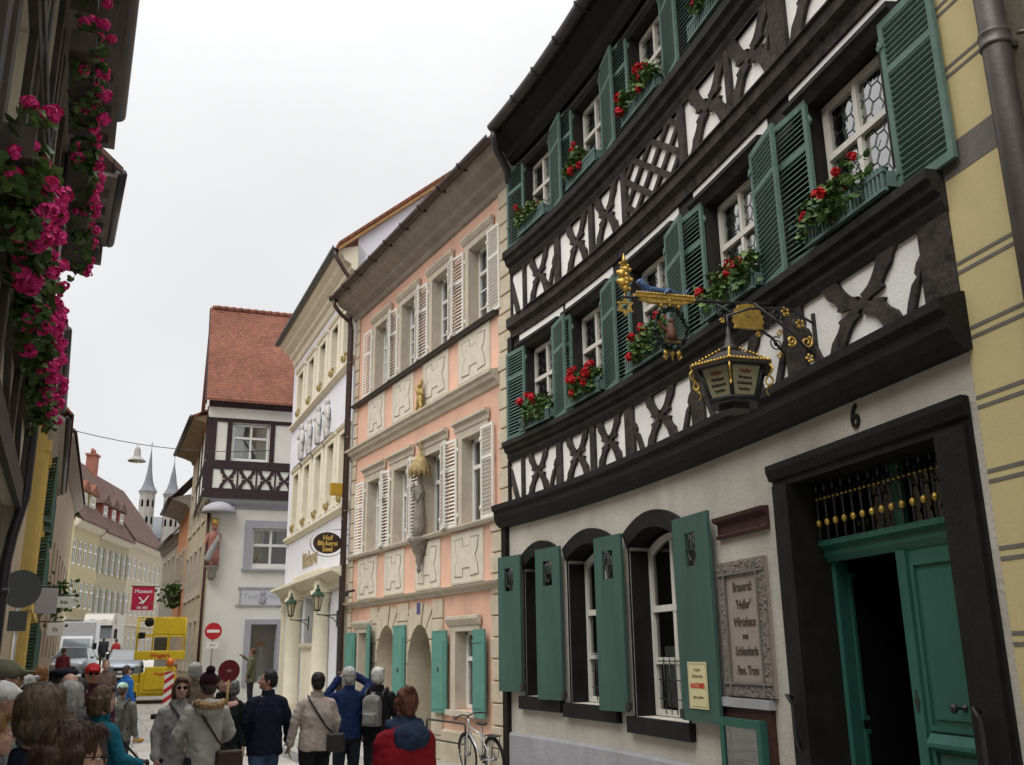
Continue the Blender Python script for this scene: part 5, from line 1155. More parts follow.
# gilded finial and brewer's star at the tip
mb = MB()
for (y, z, r) in ((2.97, .40, .07), (3.02, .50, .09), (2.93, .57, .08), (3.02, .66, .085), (2.95, .75, .075), (2.98, .83, .055)): mb.ball((0, y, z), (r * .7, r, r), 8, 6); mb.ball((.03, y + .06, z + .03), r * .5, 6, 5); mb.ball((-.03, y - .06, z - .02), r * .5, 6, 5)
mb.lathe([(.06, 0), (.03, .1), (.004, .2)], (0, 2.98, .84), 8); mb.tube([(0, 2.98, .3), (0, 2.98, .9)], .025, 6); mb.build('gilded_finial', GOLD, GS)
mb = MB()
for k in range(2):
    R_, r_ = .17, .12
    for j in range(3):
        a0 = pi / 2 + k * pi + j * 2 * pi / 3; a1 = a0 + 2 * pi / 3
        mb.prism([(3.0 + R_ * cos(a0), .06 + R_ * sin(a0)), (3.0 + R_ * cos(a1), .06 + R_ * sin(a1)), (3.0 + r_ * cos(a1), .06 + r_ * sin(a1)), (3.0 + r_ * cos(a0), .06 + r_ * sin(a0))], -.012 - .002 * j - .006 * k, .012 + .002 * j + .006 * k)
mb.fmap(lambda x, y, z: (y, x, z)); mb.tube([(0, 3.0, .2), (0, 3.0, .3)], .012, 5); fix_normals(mb.build('six_pointed_star', GOLD, GS))
# wreath with the little brewer scene
mb = MB(); cy_, cz_ = 2.18, -.28
rnd = random.Random(3)
mb.tube([(0, cy_ + .29 * cos(2 * pi * k / 32), cz_ + .36 * sin(2 * pi * k / 32)) for k in range(33)], .026, 6)
for k in range(150): a = rnd.uniform(0, 6.28); leaf(mb, (rnd.uniform(-.04, .04), cy_ + (.29 + rnd.uniform(-.05, .05)) * cos(a), cz_ + (.36 + rnd.uniform(-.05, .05)) * sin(a)), .045, rnd)
mb.build('wreath', [mat('dark_green_metal', (.018, .035, .028), .5, .2, 9, .2, 30), GOLD], GS)
mb = MB(); mb.sweep([(cy_ - .22, cz_ - .17), (cy_ + .22, cz_ - .17), (cy_ + .19, cz_ - .27), (cy_ - .19, cz_ - .27)], -.025, .025); mb.build('name_plate', mat('dark_sign_plate', (.03, .03, .028), .5), GS)
mb = MB(); mb.cap((0, cy_, cz_ - .12), (0, cy_, cz_ + .05), .10, .07, 10); mb.ball((0, cy_ - .02, cz_ + .15), .06, 8, 6); mb.cap((0, cy_ + .1, cz_ - .02), (0, cy_ + .19, cz_ + .08), .035, .03, 8); mb.build('brewer_figure', mat('brown_figure', (.12, .055, .035), .6, .3), GS)
mb = MB()
for y in (-.16, .16): mb.ball((0, cy_ + y, cz_ + .42), .05, 8, 6); mb.tube([(0, cy_ + y, cz_ + .33), (0, cy_ + y, .2)], .014, 5)
mb.lathe([(.02, 0), (.06, .04), (.035, .1), (.08, .14)], (0, cy_, cz_ + .38), 8)
for y in (-.12, 0, .12): mb.ball((0, cy_ + y, cz_ - .42), (.03, .045, .06), 8, 6); mb.tube([(0, cy_ + y * .6, cz_ - .34), (0, cy_ + y, cz_ - .55), (0, cy_ + y * 1.4, cz_ - .48)], .018, 5)
V_, F_ = text('Schlenkerla', .075, .003, .002); mb.add([(-.028, cy_ + x, cz_ - .245 + z) for x, y, z in V_], F_); mb.add([(.028, cy_ - x, cz_ - .245 + z) for x, y, z in V_], F_)
mb.build('gilded_ornaments', GOLD, GS)
# ------------------------------------------------------------------ painted-glass lantern below the sign
LG_ = place(5.36, 0, 4.42, 'lantern', 'big six sided tavern lantern with gilded rope edge and lettered panes', 'lantern')
LC_ = (0, 1.02); zb_, zt_ = -.50, .0
LG_.scale = (.90, .90, .90)
PANE = mat('painted_lantern_glass', (.34, .32, .20), .35, .12, 5, .1, 20, spec=.5)
mb = MB(); R0, R1 = .24, .345; A = [2 * pi * (k + .0) / 6 + pi / 6 for k in range(6)]
q = lambda r, a, z: (LC_[0] + r * cos(a), LC_[1] + r * sin(a), z)
for k in range(6): mb.tube([q(R0 + .012, A[k], zb_ + .1), q(R1 + .012, A[k], zt_ - .08)], .022, 6)
for r, z in ((R0 + .02, zb_ + .1), (R1 + .02, zt_ - .08)): mb.tube([q(r, A[k % 6], z) for k in range(7)], .022, 6)
mb.poly_z([q(R0 + .02, a, 0)[:2] for a in A], zb_ + .05, zb_ + .1); mb.poly_z([q(R0 * .7, a, 0)[:2] for a in A], zb_ - .0, zb_ + .05)
mb.build('lantern_frame', IRON, LG_)
mb = MB(); R2 = .44
for k in range(6): k2 = (k + 1) % 6; mb.add([q(R2, A[k], zt_ - .06), q(R2, A[k2], zt_ - .06), q(.10, A[k2], zt_ + .13), q(.10, A[k], zt_ + .13), q(R2, A[k], zt_ - .09), q(R2, A[k2], zt_ - .09)], [(0, 1, 2, 3), (4, 5, 1, 0)])
mb.poly_z([q(R2, a, 0)[:2] for a in A], zt_ - .092, zt_ - .088); mb.lathe([(.11, .12), (.12, .16), (.05, .2), (.03, .3), (.012, .4)], (*LC_, zt_), 8); mb.build('lantern_roof', mat('dark_lantern_roof', (.04, .035, .032), .5, .2), LG_)
mb = MB()
for k in range(6):
    k2 = (k + 1) % 6; a = Vector(q(R2, A[k], zt_ - .05)); b = Vector(q(R2, A[k2], zt_ - .05))
    for j in range(12): mb.ball(a.lerp(b, (j + .5) / 12), (.018, .018, .015), 6, 5)
    c = Vector(q(.10, A[k], zt_ + .15))
    for j in range(9): mb.ball(a.lerp(c, (j + .5) / 9), .016, 6, 5)
    mb.tube([q(R2 - .02 + .045 * sin(t * .6), A[k], zt_ - .09 - .022 * t) for t in range(11)], .011, 6)
mb.ball((*LC_, zt_ + .2), .03, 8, 6); mb.build('gilded_rope', GOLD, LG_)
pan = MB(); ink = MB(); red = MB()
for k in range(6):
    k2 = (k + 1) % 6; a0, b0, b1, a1 = [Vector(q(R0, A[k], zb_ + .1)), Vector(q(R0, A[k2], zb_ + .1)), Vector(q(R1, A[k2], zt_ - .08)), Vector(q(R1, A[k], zt_ - .08))]
    pan.add([a0, b0, b1, a1], [(0, 1, 2, 3)])
    ctr = (a0 + b0 + a1 + b1) / 4; ux = (a0 - b0).normalized(); up = ((a1 + b1) - (a0 + b0)).normalized(); nn = up.cross(ux); nn = nn if nn.dot(ctr - Vector((*LC_, ctr.z))) > 0 else -nn
    for tgt, txt, dz, sz in ((red, 'Heller', .075, .06), (ink, 'Wirtshaus', .015, .042), (ink, 'Schlenkerla', -.04, .042), (ink, 'Rauchbier', -.095, .034)):
        V_, F_ = text(txt, sz, .001, .0015, sx=.85); tgt.add([ctr + ux * v[0] * 1 + up * (v[2] + dz) + nn * (.006 + v[1]) for v in V_], F_)
pan.build('pane', PANE, LG_); ink.build('lettering', mat('black_ink', (.03, .025, .02), .6), LG_); red.build('red_lettering', mat('red_ink', (.22, .05, .03), .6), LG_)
mb = MB(); mb.tube([(0, 0, .5), (0, .3, .66), (0, .75, .62), (0, 1.02, .52), (0, 1.02, .25)], .013, 6); mb.tube([(0, 0, .1), (0, .3, .4), (0, .7, .68)], .014, 6); mb.box(-.02, .02, 0, .03, 0, .62)
scroll(mb, (.2, .5), .11, 1.5, 1, .011); scroll(mb, (.45, .58), .08, 1.5, 3, .011, -1); mb.build('bracket', IRON, LG_)
mb = MB(); scroll(mb, (.12, .3), .07, 1.4, 2, .013); scroll(mb, (.3, .3), .06, 1.4, 4, .013, -1)
for y, z in ((.1, .12), (.34, .62), (.18, .5)):
    for k in range(5): a = k * 1.2566; mb.ball((0, y + .035 * cos(a), z + .035 * sin(a)), (.012, .022, .022), 6, 5)
mb.build('gilded_scrolls', GOLD, LG_)
# ------------------------------------------------------------------ stone plaque, menu case, notice
PQ = empty('wall_plaque', hw(7.1, 0, 0)[:2] + (1.44,), hrz(7.1), 'brown stone wall plaque with old German lettering beside the tavern door', 'plaque')
mb = MB(); mb.box(-.49, .49, .0, .04, 0, 1.38); mb.build('slab', STONE, PQ)
FRM = mat('carved_frame_stone', (.19, .16, .14), .85, .3, 14, .6, 30)
mb = MB()
for a, b, c, d in ((-.49, -.34, 0, 1.38), (.34, .49, 0, 1.38), (-.34, .34, 0, .13), (-.34, .34, 1.25, 1.38)): mb.box(a, b, .04, .055, c, d)
rnd = random.Random(9)
for i in range(150):
    sd = rnd.choice((0, 1, 2, 3)); t = rnd.random(); x, z = ((-.415 + rnd.uniform(-.06, .06), t * 1.38), (.415 + rnd.uniform(-.06, .06), t * 1.38), (t * .9 - .45, .065 + rnd.uniform(-.05, .05)), (t * .9 - .45, 1.315 + rnd.uniform(-.05, .05)))[sd]
    mb.ball((x, .055, z), (rnd.uniform(.012, .03), .012, rnd.uniform(.012, .03)), 6, 4)
mb.build('carved_frame', FRM, PQ)
mb = MB()
for x in (-.34, .34): mb.box(x - .012, x + .012, .055, .075, .02, 1.36)
for z in (.13, 1.25): mb.box(-.48, .48, .056, .074, z - .012, z + .012)
mb.build('fillet', mat('dark_stone_fillet', (.17, .15, .135), .85, .15), PQ)
mb = MB()
for i, (txt, sz) in enumerate((('Brauerei:', .135), ("'Heller'", .13), ('Wirtshaus', .135), ('zum', .085), ('Schlenkerla', .125), ('Fam. Trum', .12))):
    add_text(mb, txt, sz, 0.0, .043, (1.06, .88, .70, .575, .41, .22)[i], depth=.002, bold=.003, sx=.82, shear=.12)
mb.build('lettering', mat('dark_incised_ink', (.075, .055, .045), .8), PQ)
MC = empty('menu_case', hw(7.22, 0, 0)[:2] + (.52,), hrz(7.2), 'green framed glass menu case under the stone plaque', 'menu case')
mb = MB(); mb.box(-.52, .52, .0, .05, .0, .80); mb.build('backing_board', OLIVE, MC)
mb = MB(); mb.box(-.56, .56, .0, .09, .81, .90); mb.build('ledge', GREYP, MC)
mb = MB()
for a, b, c, d in ((-.42, -.34, .06, .70), (.34, .42, .06, .70), (-.34, .34, .06, .14), (-.34, .34, .62, .70)): mb.box(a, b, .05, .13, c, d)
mb.build('case_frame', DOORT, MC)
mb = MB(); mb.box(-.26, .30, .052, .056, .15, .60); mb.build('menu_sheet', mat('menu_paper', (.50, .46, .36), .9, .06, 8), MC)
mb = MB(); 
for i in range(11): mb.box(-.18 + .03 * (i % 3), .24 - .05 * (i % 2), .0565, .0575, .19 + i * .034, .199 + i * .034)
mb.build('menu_lines', mat('faint_ink', (.2, .18, .15), .9), MC)
mb = MB(); mb.add([(-.34, .115, .14), (.34, .115, .14), (.34, .115, .62), (-.34, .115, .62)], [(3, 2, 1, 0)]); mb.build('glass', GLASS, MC)
NT = empty('notice', hw(8.06, .135, 0)[:2] + (1.28,), hrz(8.06) - radians(1), 'small cream paper notice with red word on the rightmost ground floor shutter', 'notice')
mb = MB(); mb.box(-.23, .23, -.004, .002, 0, .50); mb.build('paper', mat('cream_paper', (.62, .57, .33), .8, .05, 9), NT)
mb = MB(); add_text(mb, 'RAUCHBIER', .075, 0, .004, .22, depth=.001, bold=.003, sx=.85); mb.build('red_word', mat('red_print', (.5, .03, .02), .7), NT)
mb = MB(); add_text(mb, 'Original', .05, 0, .004, .40, depth=.001); add_text(mb, 'Schlenkerla', .058, 0, .004, .33, depth=.001); add_text(mb, 'täglich geöffnet', .042, 0, .004, .11, depth=.001)
for a, b, c, d in ((-.21, .21, .475, .481), (-.21, .21, .02, .026), (-.21, -.205, .02, .481), (.205, .21, .02, .481)): mb.box(a, b, .0025, .0035, c, d)
mb.build('small_print', mat('brown_print', (.22, .17, .08), .7), NT)
# ------------------------------------------------------------------ pink house: gilded relief and the corner shrine
def pk(u, o, z): return (7.85 - o, 14.92 + u, z)
GRl = empty('gilded_relief', pk(3.62, .06, 7.0), pi / 2, 'small gilded relief figure between the upper stone panels of the pink house', 'relief')
mb = MB(); mb.box(-.16, .16, -.02, .02, 0, .08); mb.ball((0, .08, .22), (.14, .09, .16), 10, 8); mb.ball((.02, .09, .42), (.12, .08, .14), 10, 8); mb.ball((-.02, .1, .60), (.075, .07, .085), 10, 8); mb.cap((.1, .1, .46), (.24, .12, .60), .045, .03, 8); mb.cap((-.1, .1, .46), (-.22, .12, .34), .045, .03, 8); mb.cap((.06, .1, .16), (.12, .12, 0), .055, .04, 8); mb.cap((-.07, .1, .16), (-.16, .12, .02), .055, .04, 8)
for k in range(7): a = pi * k / 6; mb.cap((0, .06, .62), (.17 * cos(a), .05, .62 + .16 * sin(a)), .02, .008, 6)
mb.build('figure', mat('dull_gold', (.40, .28, .09), .5, .3, 12, .5, 40, metal=.4), GRl); GRl.scale = (.85, .85, .85)
ST = empty('madonna_shrine', pk(3.55, .0, 3.5), pi / 2, 'slim stone madonna on a carved console under a golden canopy on the pink house', 'statue')
ST.scale = (.56, .56, .97)
STN = mat('weathered_statue_stone', (.22, .195, .165), .9, .3, 8, .6, 30)
mb = MB(); mb.lathe([(.02, 0), (.09, .06), (.06, .14), (.13, .24), (.12, .34), (.24, .46), (.30, .58), (.40, .66), (.42, .72), (.36, .75)], (0, .24, 0), 14); mb.box(-.1, .1, 0, .25, .4, .7); mb.build('console', STN, ST)
mb = MB(); mb.lathe([(.24, .0), (.25, .25), (.22, .5), (.19, .7), (.17, .85), (.20, .98), (.15, 1.08), (.07, 1.13), (.06, 1.17)], (0, .24, .75), 14); mb.ball((0, .25, 2.0), (.085, .095, .11), 10, 8); mb.cap((.14, .26, 1.72), (.10, .42, 1.6), .06, .045, 8); mb.cap((-.15, .26, 1.72), (-.12, .4, 1.52), .06, .045, 8); mb.ball((.10, .44, 1.72), (.07, .07, .13), 8, 6); mb.ball((.1, .44, 1.87), .055, 8, 6); mb.build('statue', STN, ST)
mb = MB()
mb.lathe([(.40, 2.28), (.43, 2.32), (.40, 2.42), (.33, 2.52), (.22, 2.62), (.10, 2.72), (.05, 2.78), (.07, 2.84), (.03, 2.90), (.045, 2.96), (.005, 3.05)], (0, .24, -.15), 14)
for k in range(14): a = 2 * pi * k / 14; mb.cap((.41 * cos(a), .24 + .41 * sin(a), 2.16), (.41 * cos(a), .24 + .41 * sin(a), 2.06), .045, .02, 6)
mb.build('canopy', mat('worn_gilding', (.36, .27, .13), .7, .4, 10, .5, 30, metal=.15, stain=.5, stain_col=(.17, .13, .08)), ST)
# ------------------------------------------------------------------ bakery: oval sign, yellow box sign, lamps
def bk(u, o, z): th = radians(5.1); return (7.85 + sin(th) * u - cos(th) * o, 23.26 + cos(th) * u + sin(th) * o, z)
BRZ = pi / 2 - radians(5.1)
OV = empty('oval_shop_sign', bk(.15, -.02, 4.62), BRZ, 'dark brown oval hanging sign with yellow lettering at the pale house corner', 'sign')
OV.scale = (.72, .72, .72)
def faced(mb, o_c):   # turn a shape drawn in (x,z) so that its front looks down the street towards the viewer (-x local)
    mb.fmap(lambda x, y, z: (-y, o_c + x, z)); mb.f = mb.f; return mb
mb = MB(); mb.prism([(.50 * cos(2 * pi * k / 40), .37 * sin(2 * pi * k / 40)) for k in range(40)], -.02, .02); fix_normals(faced(mb, .78).build('sign_board', mat('dark_brown_enamel', (.045, .028, .022), .45, .15), OV))
mb = MB()
for txt, z, sz in (('Hof', .10, .24), ('Bäckerei', -.085, .22), ('Seel', -.29, .24)): add_text(mb, txt, sz, 0, .024, z, depth=.004, bold=.006, sx=.92)
faced(mb, .78).build('lettering', mat('yellow_sign_paint', (.62, .42, .10), .5), OV)
mb = MB(); mb.tube([(.0, .78 + .60 * cos(a), .0 + .47 * sin(a)) for a in [pi * 1.0 + pi * 1.18 * k / 24 for k in range(25)]], .02, 6); mb.tube([(0, 0, .30), (0, .2, .32), (0, .30, .22)], .016, 6); mb.tube([(0, 0, -.1), (0, .26, .0)], .016, 6); mb.tube([(0, .78, .37), (0, .78, .46), (0, 0, .5)], .014, 6); mb.build('bracket', mat('pale_steel', (.45, .45, .46), .4, .1, metal=.6), OV)
YB = empty('yellow_box_sign', bk(.38, .0, 5.86), BRZ, 'small plain ochre square box sign above the oval sign', 'sign')
mb = MB(); mb.box(-.06, .06, .12, .48, 0, .32); o = mb.build('sign_box', mat('ochre_sign_paint', (.50, .29, .03), .5, .08), YB); bevel(o, .015)
mb = MB(); mb.tube([(0, 0, .16), (0, .14, .16)], .02, 6); mb.build('bracket', IRON, YB)
LGT = mat('warm_lamp_glass', (.60, .52, .34), .25, .1, 5, 0, spec=.5)
def wall_lamp(u, label):
    e = empty('wall_lantern', bk(u, .0, 3.0), BRZ, label, 'lantern', 'green lanterns flanking the bakery portal'); e.scale = (.86, .86, .86)
    mb = MB()
    for k in range(6): a = 2 * pi * k / 6; mb.tube([(.085 * cos(a), .62 + .085 * sin(a), .04), (.16 * cos(a), .62 + .16 * sin(a), .42)], .012, 5)
    mb.lathe([(.10, 0), (.10, .04), (.03, .05)], (0, .62, 0), 6, False); mb.lathe([(.21, .42), (.20, .46), (.12, .55), (.07, .58), (.08, .62), (.03, .68), (.04, .72), (.005, .80)], (0, .62, 0), 6, False); mb.build('lantern_frame', GREENM, e)
    mb = MB(); mb.lathe([(.08, .045), (.15, .42)], (0, .62, 0), 6, False); mb.build('pane', LGT, e)
    mb = MB(); mb.tube([(0, 0, -.1), (0, .3, -.12), (0, .62, -.1), (0, .62, 0)], .018, 6); mb.tube([(0, 0, -.35), (0, .15, -.2), (0, .4, -.12)], .014, 6); mb.box(-.04, .04, .0, .03, -.45, .02); mb.build('bracket', GREENM, e)
wall_lamp(4.75, 'left green wall lantern by the columned portal'); wall_lamp(1.1, 'right green wall lantern by the columned portal, nearer the downpipe')
# ------------------------------------------------------------------ white house: name board, statue with hood, dress in the shop window, no-entry sign
c75, s75 = cos(radians(7.5)), sin(radians(7.5))
def wh(u, o, z): return (6.85 + c75 * u - s75 * o, 36 - s75 * u - c75 * o, z)
WRZ = pi - radians(7.5)
NB = empty('shop_name_board', wh(1.95, .0, 3.70), WRZ, 'pale grey double name board with thin script above the shop window', 'sign')
mb = MB(); mb.box(-.86, .80, .0, .03, .02, .58); mb.build('board', mat('pale_grey_board', (.52, .54, .58), .6, .05), NB)
mb = MB(); mb.box(-.92, .86, .0, .06, .58, .64); mb.box(-.92, .92, .0, .06, -.03, .02); mb.box(.74, .80, .03, .05, .02, .58)
mb.ball((-.02, .05, .42), (.10, .04, .13), 10, 8); mb.ball((-.02, .05, .2), (.13, .04, .17), 10, 8); mb.box(-.06, .02, .03, .06, .02, .58); mb.build('trim', LAV, NB)
mb = MB(); add_text(mb, 'Tuch', .26, .42, .032, .22, depth=.002, shear=.3); add_text(mb, 'Mode', .26, -.45, .032, .22, depth=.002, shear=.3); mb.build('script', mat('pale_script', (.33, .32, .36), .7), NB)
SA = empty('corner_statue', wh(.12, .0, 4.55), WRZ, 'painted saint statue under a grey hood on the corner of the white house', 'statue')
mb = MB(); mb.lathe([(.05, 0), (.16, .12), (.14, .3), (.24, .45), (.26, .5)], (0, .22, 0), 12); mb.build('console', mat('grey_console', (.25, .24, .22), .9, .2, 8, .4, 30), SA)
mb = MB(); mb.lathe([(.22, .5), (.24, .8), (.20, 1.2), (.22, 1.45), (.20, 1.65), (.09, 1.72), (.07, 1.77)], (0, .24, 0), 12); mb.ball((0, .25, 1.90), (.1, .11, .13), 10, 8); mb.cap((.2, .26, 1.6), (.3, .34, 1.3), .07, .05, 8); mb.cap((-.2, .26, 1.6), (-.16, .44, 1.36), .07, .05, 8); mb.cap((.08, .3, .85), (.05, .42, .55), .08, .06, 8); mb.build('statue', mat('faded_red_robe', (.30, .13, .10), .85, .35, 5, .3, 20), SA)
mb = MB(); mb.cap((-.12, .36, 1.5), (.16, .38, .75), .11, .14, 8); mb.build('mantle', mat('grey_mantle', (.27, .27, .27), .85, .25, 6, .3, 20), SA)
mb = MB(); mb.lathe([(.12, 1.98), (.14, 2.05), (.1, 2.12), (.13, 2.2)], (0, .25, 0), 10); mb.build('crown', GOLD, SA)
mb = MB(); mb.lathe([(.62, 2.42), (.64, 2.45), (.55, 2.62), (.35, 2.76), (.12, 2.84), (.02, 2.86)], (-.1, .15, 0), 14); mb.build('hood', LAV, SA)
DRS = empty('dressmaker_dummy', wh(2.05, -.35, 1.05), WRZ, 'white dress on a dummy in the shop window of the white house', 'mannequin')
mb = MB(); mb.lathe([(.36, 0), (.33, .3), (.22, .75), (.13, 1.0), (.15, 1.15), (.17, 1.3), (.06, 1.42), (.05, 1.5)], (0, -.15, 0), 14); mb.build('dress', mat('white_satin', (.62, .6, .55), .5, .1, 8, .3, 20), DRS)
mb = MB(); mb.lathe([(.20, 1.22), (.19, 1.34), (.08, 1.46), (.05, 1.56)], (0, -.15, 0), 14); mb.build('orange_shawl', mat('orange_shawl', (.62, .26, .06), .8, .15), DRS)
def round_sign(name, loc, rz, label, face, back, pole_h, r=.30, z=0):
    e = empty(name, loc, rz, label, 'traffic sign')
    mb = MB(); mb.tube([(0, 0, 0), (0, 0, pole_h)], .03, 8); mb.build('pole', mat('galvanised_pole', (.36, .36, .37), .45, .1, metal=.5), e)
    mb = MB(); mb.lathe([(r, -.008), (r, .008)], (0, 0, 0), 32, False); mb.fmap(lambda x, y, zz: (x, .05 + zz, y + pole_h - r + z)); fix_normals(mb.build('disc', [face], e))
    return e
RED = mat('traffic_red', (.46, .02, .025), .45, .05); WHT = mat('traffic_white', (.75, .75, .73), .5, .04)
NE = round_sign('no_entry_sign', wh(.30, .45, gz(35.6)), WRZ, 'red no entry sign with white bar on a pole at the white house corner', RED, None, 2.55, .29)
mb = MB(); mb.box(-.21, .21, .059, .064, 2.21, 2.31); mb.build('bar', WHT, NE)
mb = MB(); mb.box(-.2, .2, .04, .055, 1.68, 1.9); mb.build('supplementary_plate', WHT, NE)
mb = MB(); add_text(mb, 'frei', .13, 0, .056, 1.75, depth=.001); mb.build('lettering', BLK, NE)
RS = round_sign('round_sign_back', (.46, 18.2, 0), pi, 'dark grey back of a round traffic sign on the left pavement', mat('dark_sign_back', (.035, .038, .04), .55, .1), None, 3.35, .31)
mb = MB(); mb.box(-.14, .14, .05, .07, 2.36, 2.68); mb.build('supplementary_plate', mat('dark_sign_back', (.035, .038, .04)), RS)
# ------------------------------------------------------------------ lamp on a wire across the street
HL = empty('hanging_street_lamp', (3.42, 30, 7.55), 0, 'grey street lamp hanging from a wire across the street', 'street lamp')
mb = MB(); mb.lathe([(.26, 0), (.25, .03), (.13, .12), (.10, .16), (.09, .36), (.05, .42), (.02, .48)], (0, 0, 0), 16); mb.build('lamp_hood', mat('grey_lamp_enamel', (.30, .29, .28), .5, .1), HL)
mb = MB(); mb.ball((0, 0, .02), (.11, .11, .07), 12, 8); mb.build('bulb_glass', LGT, HL)
mb = MB(); pts = [(-2.2 + 6.6 * t, -.4 * (1 - t) + 1.2 * t, .55 + 1.2 * (t - .42) ** 2) for t in [k / 12 for k in range(13)]]; mb.tube(pts, .012, 5); mb.tube([(0, 0, .45), (0, .3, .56)], .012, 5); mb.build('wire', IRON, HL)
# ------------------------------------------------------------------ banner, small hanging signs
BN = empty('red_banner', (7.9, 59, gz(59)), 0, 'red banner with white emblem hung across the street above the cars', 'banner')
mb = MB(); mb.box(-.75, .45, -.01, .01, 3.42, 4.72); mb.build('cloth', mat('red_banner_cloth', (.46, .02, .06), .8, .08, 3), BN)
mb = MB(); V_, F_ = text('Museum', .28, .003, .006); mb.add([(-.15 - x, -.014 - y, 4.38 + z) for x, y, z in V_], F_); V_, F_ = text('ist da!', .24, .003, .006); mb.add([(-.15 - x, -.014 - y, 3.5 + z) for x, y, z in V_], F_)
for a, b in (((-.35, 4.1), (-.1, 3.85)), ((-.1, 3.85), (.12, 4.2)), ((-.1, 3.85), (-.18, 3.75)), ((-.3, 3.8), (-.1, 3.9))): mb.cap((a[0], -.014, a[1]), (b[0], -.014, b[1]), .05, .03, 6)
mb.build('print', WHT, BN)
mb = MB(); mb.tube([(-.85, 0, 4.75), (1.6, 0, 4.75)], .03, 6); mb.build('pole', IRON, BN)
mb = MB(); mb.box(.55, 1.05, -.02, .02, 4.0, 4.7); mb.build('white_panel', WHT, BN)
def small_sign(name, loc, w, h, col, label, txt, ink, arm=.7):
    e = empty(name, loc, 0, label, 'sign')
    mb = MB(); mb.box(-w / 2, w / 2, -.03, .03, 0, h); bevel(mb.build('sign_board', col, e), .01)
    mb = MB(); V_, F_ = text(txt, h * .42, .002, .004, sx=.9); mb.add([(-x, -.033 - y, h * .36 + z) for x, y, z in V_], F_); mb.build('lettering', ink, e)
    mb = MB(); mb.tube([(-w / 2 - arm, 0, h + .05), (w / 2, 0, h + .05)], .02, 6); mb.build('bracket', IRON, e)
INK = mat('red_ink', (.22, .05, .03)); GRS = mat('grey_sign_paint', (.33, .31, .32), .7, .08)
small_sign('hanging_shop_sign', (1.28, 27.0, 3.0), .5, .62, GRS, 'grey square hanging sign on the yellow house at left', 'Café', LAV, .35)
small_sign('hanging_shop_sign', (2.5, 40.0, 3.75), .6, .4, WHT, 'white oval hanging sign beside green leaves on the left', 'Bräu', mat('green_ink', (.03, .12, .05), .7))
small_sign('hanging_shop_sign', (2.3, 40.0, 2.75), .55, .45, WHT, 'white sign with red script low on the left', 'Eis', INK)
CL = empty('climbing_plant', (2.3, 41.0, 3.7), 0, 'green leafy plant hanging on the brown house beside the white sign', 'plant')
mb = MB(); rnd = random.Random(2)
for i in range(260): leaf(mb, (rnd.gauss(0, .3), rnd.gauss(0, .2), rnd.gauss(.4, .35)), .09, rnd)
mb.build('foliage', LEAFM, CL); mb = MB(); mb.tube([(-.5, 0, .0), (-.1, 0, .3), (.1, 0, .7)], .03, 5); mb.build('stem', DKW, CL)
HP = empty('hanging_basket', (7.25, 45.5, 4.6), 0, 'dark hanging plant basket on the cream house behind the yellow lift', 'plant')
mb = MB(); rnd = random.Random(4)
for i in range(320): a = rnd.uniform(0, 6.3); r = abs(rnd.gauss(0, .28)); mb.m = int(rnd.random() < .3); leaf(mb, (r * cos(a), r * sin(a), rnd.uniform(-.5, .45)), .085, rnd)
mb.build('foliage', LEAFM, HP); mb = MB(); mb.lathe([(.1, -.6), (.3, -.1), (.32, 0)], (0, 0, 0), 10); mb.tube([(.5, 0, .6), (0, 0, .6), (0, 0, 0)], .02, 5); mb.build('basket', DKW, HP)
# ------------------------------------------------------------------ people: every body one continuous surface, clothes and hair as parts
TMP = bpy.data.scenes.new('modelling_bench')
def fuse(mb, name, voxel, smooth, mats, parent, disp=None, post=None):
    "melts overlapping volumes into one skin"
    me = bpy.data.meshes.new(name); me.from_pydata([tuple(v) for v in mb.v], [], mb.f); me.update()
    o = bpy.data.objects.new(name, me); TMP.collection.objects.link(o)
    r = o.modifiers.new('r', 'REMESH'); r.mode = 'VOXEL'; r.voxel_size = voxel
    if smooth: s = o.modifiers.new('s', 'SMOOTH'); s.factor = .5; s.iterations = smooth
    TMP.view_layers[0].update(); dg = TMP.view_layers[0].depsgraph
    nm = bpy.data.meshes.new_from_object(o.evaluated_get(dg)); bpy.data.objects.remove(o); bpy.data.meshes.remove(me)
    nm.name = name
    if disp:
        nor = [v.normal.copy() for v in nm.vertices]
        for v, n in zip(nm.vertices, nor): v.co += n * disp(v.co)
    for p in nm.polygons: p.use_smooth = True
    nm.materials.clear()
    for m in (mats if isinstance(mats, list) else [mats]): nm.materials.append(m)
    q = bpy.data.objects.new(name, nm); COL.objects.link(q); q.parent = parent
    return q
SKIN = [mat('skin_fair', (.50, .29, .215), .5, .10, 14, .1, 60, spec=.35), mat('skin_tanned', (.38, .20, .14), .5, .10, 14, .1, 60, spec=.35)]
def cloth(name, c, rough=.9): return mat('cloth_' + name, c, rough, .16, 9, .12, 160, spec=.12)
def hairm(name, c): return mat('hair_' + name, c, .55, .45, 45, .5, 90, stretch=(1, 1, .25), spec=.3)
EYEW = mat('eye_white', (.7, .68, .64), .2, .02); IRIS = mat('eye_iris', (.05, .035, .025), .15, .1); LIPS = mat('lips', (.34, .12, .11), .45, .08); DGL = mat('dark_lens', (.006, .006, .007), .6, .02, spec=.0); BROW = mat('brow_hair', (.10, .07, .05), .7, .2)
def lerp3(a, b, t): return tuple(a[i] + (b[i] - a[i]) * t for i in range(3))
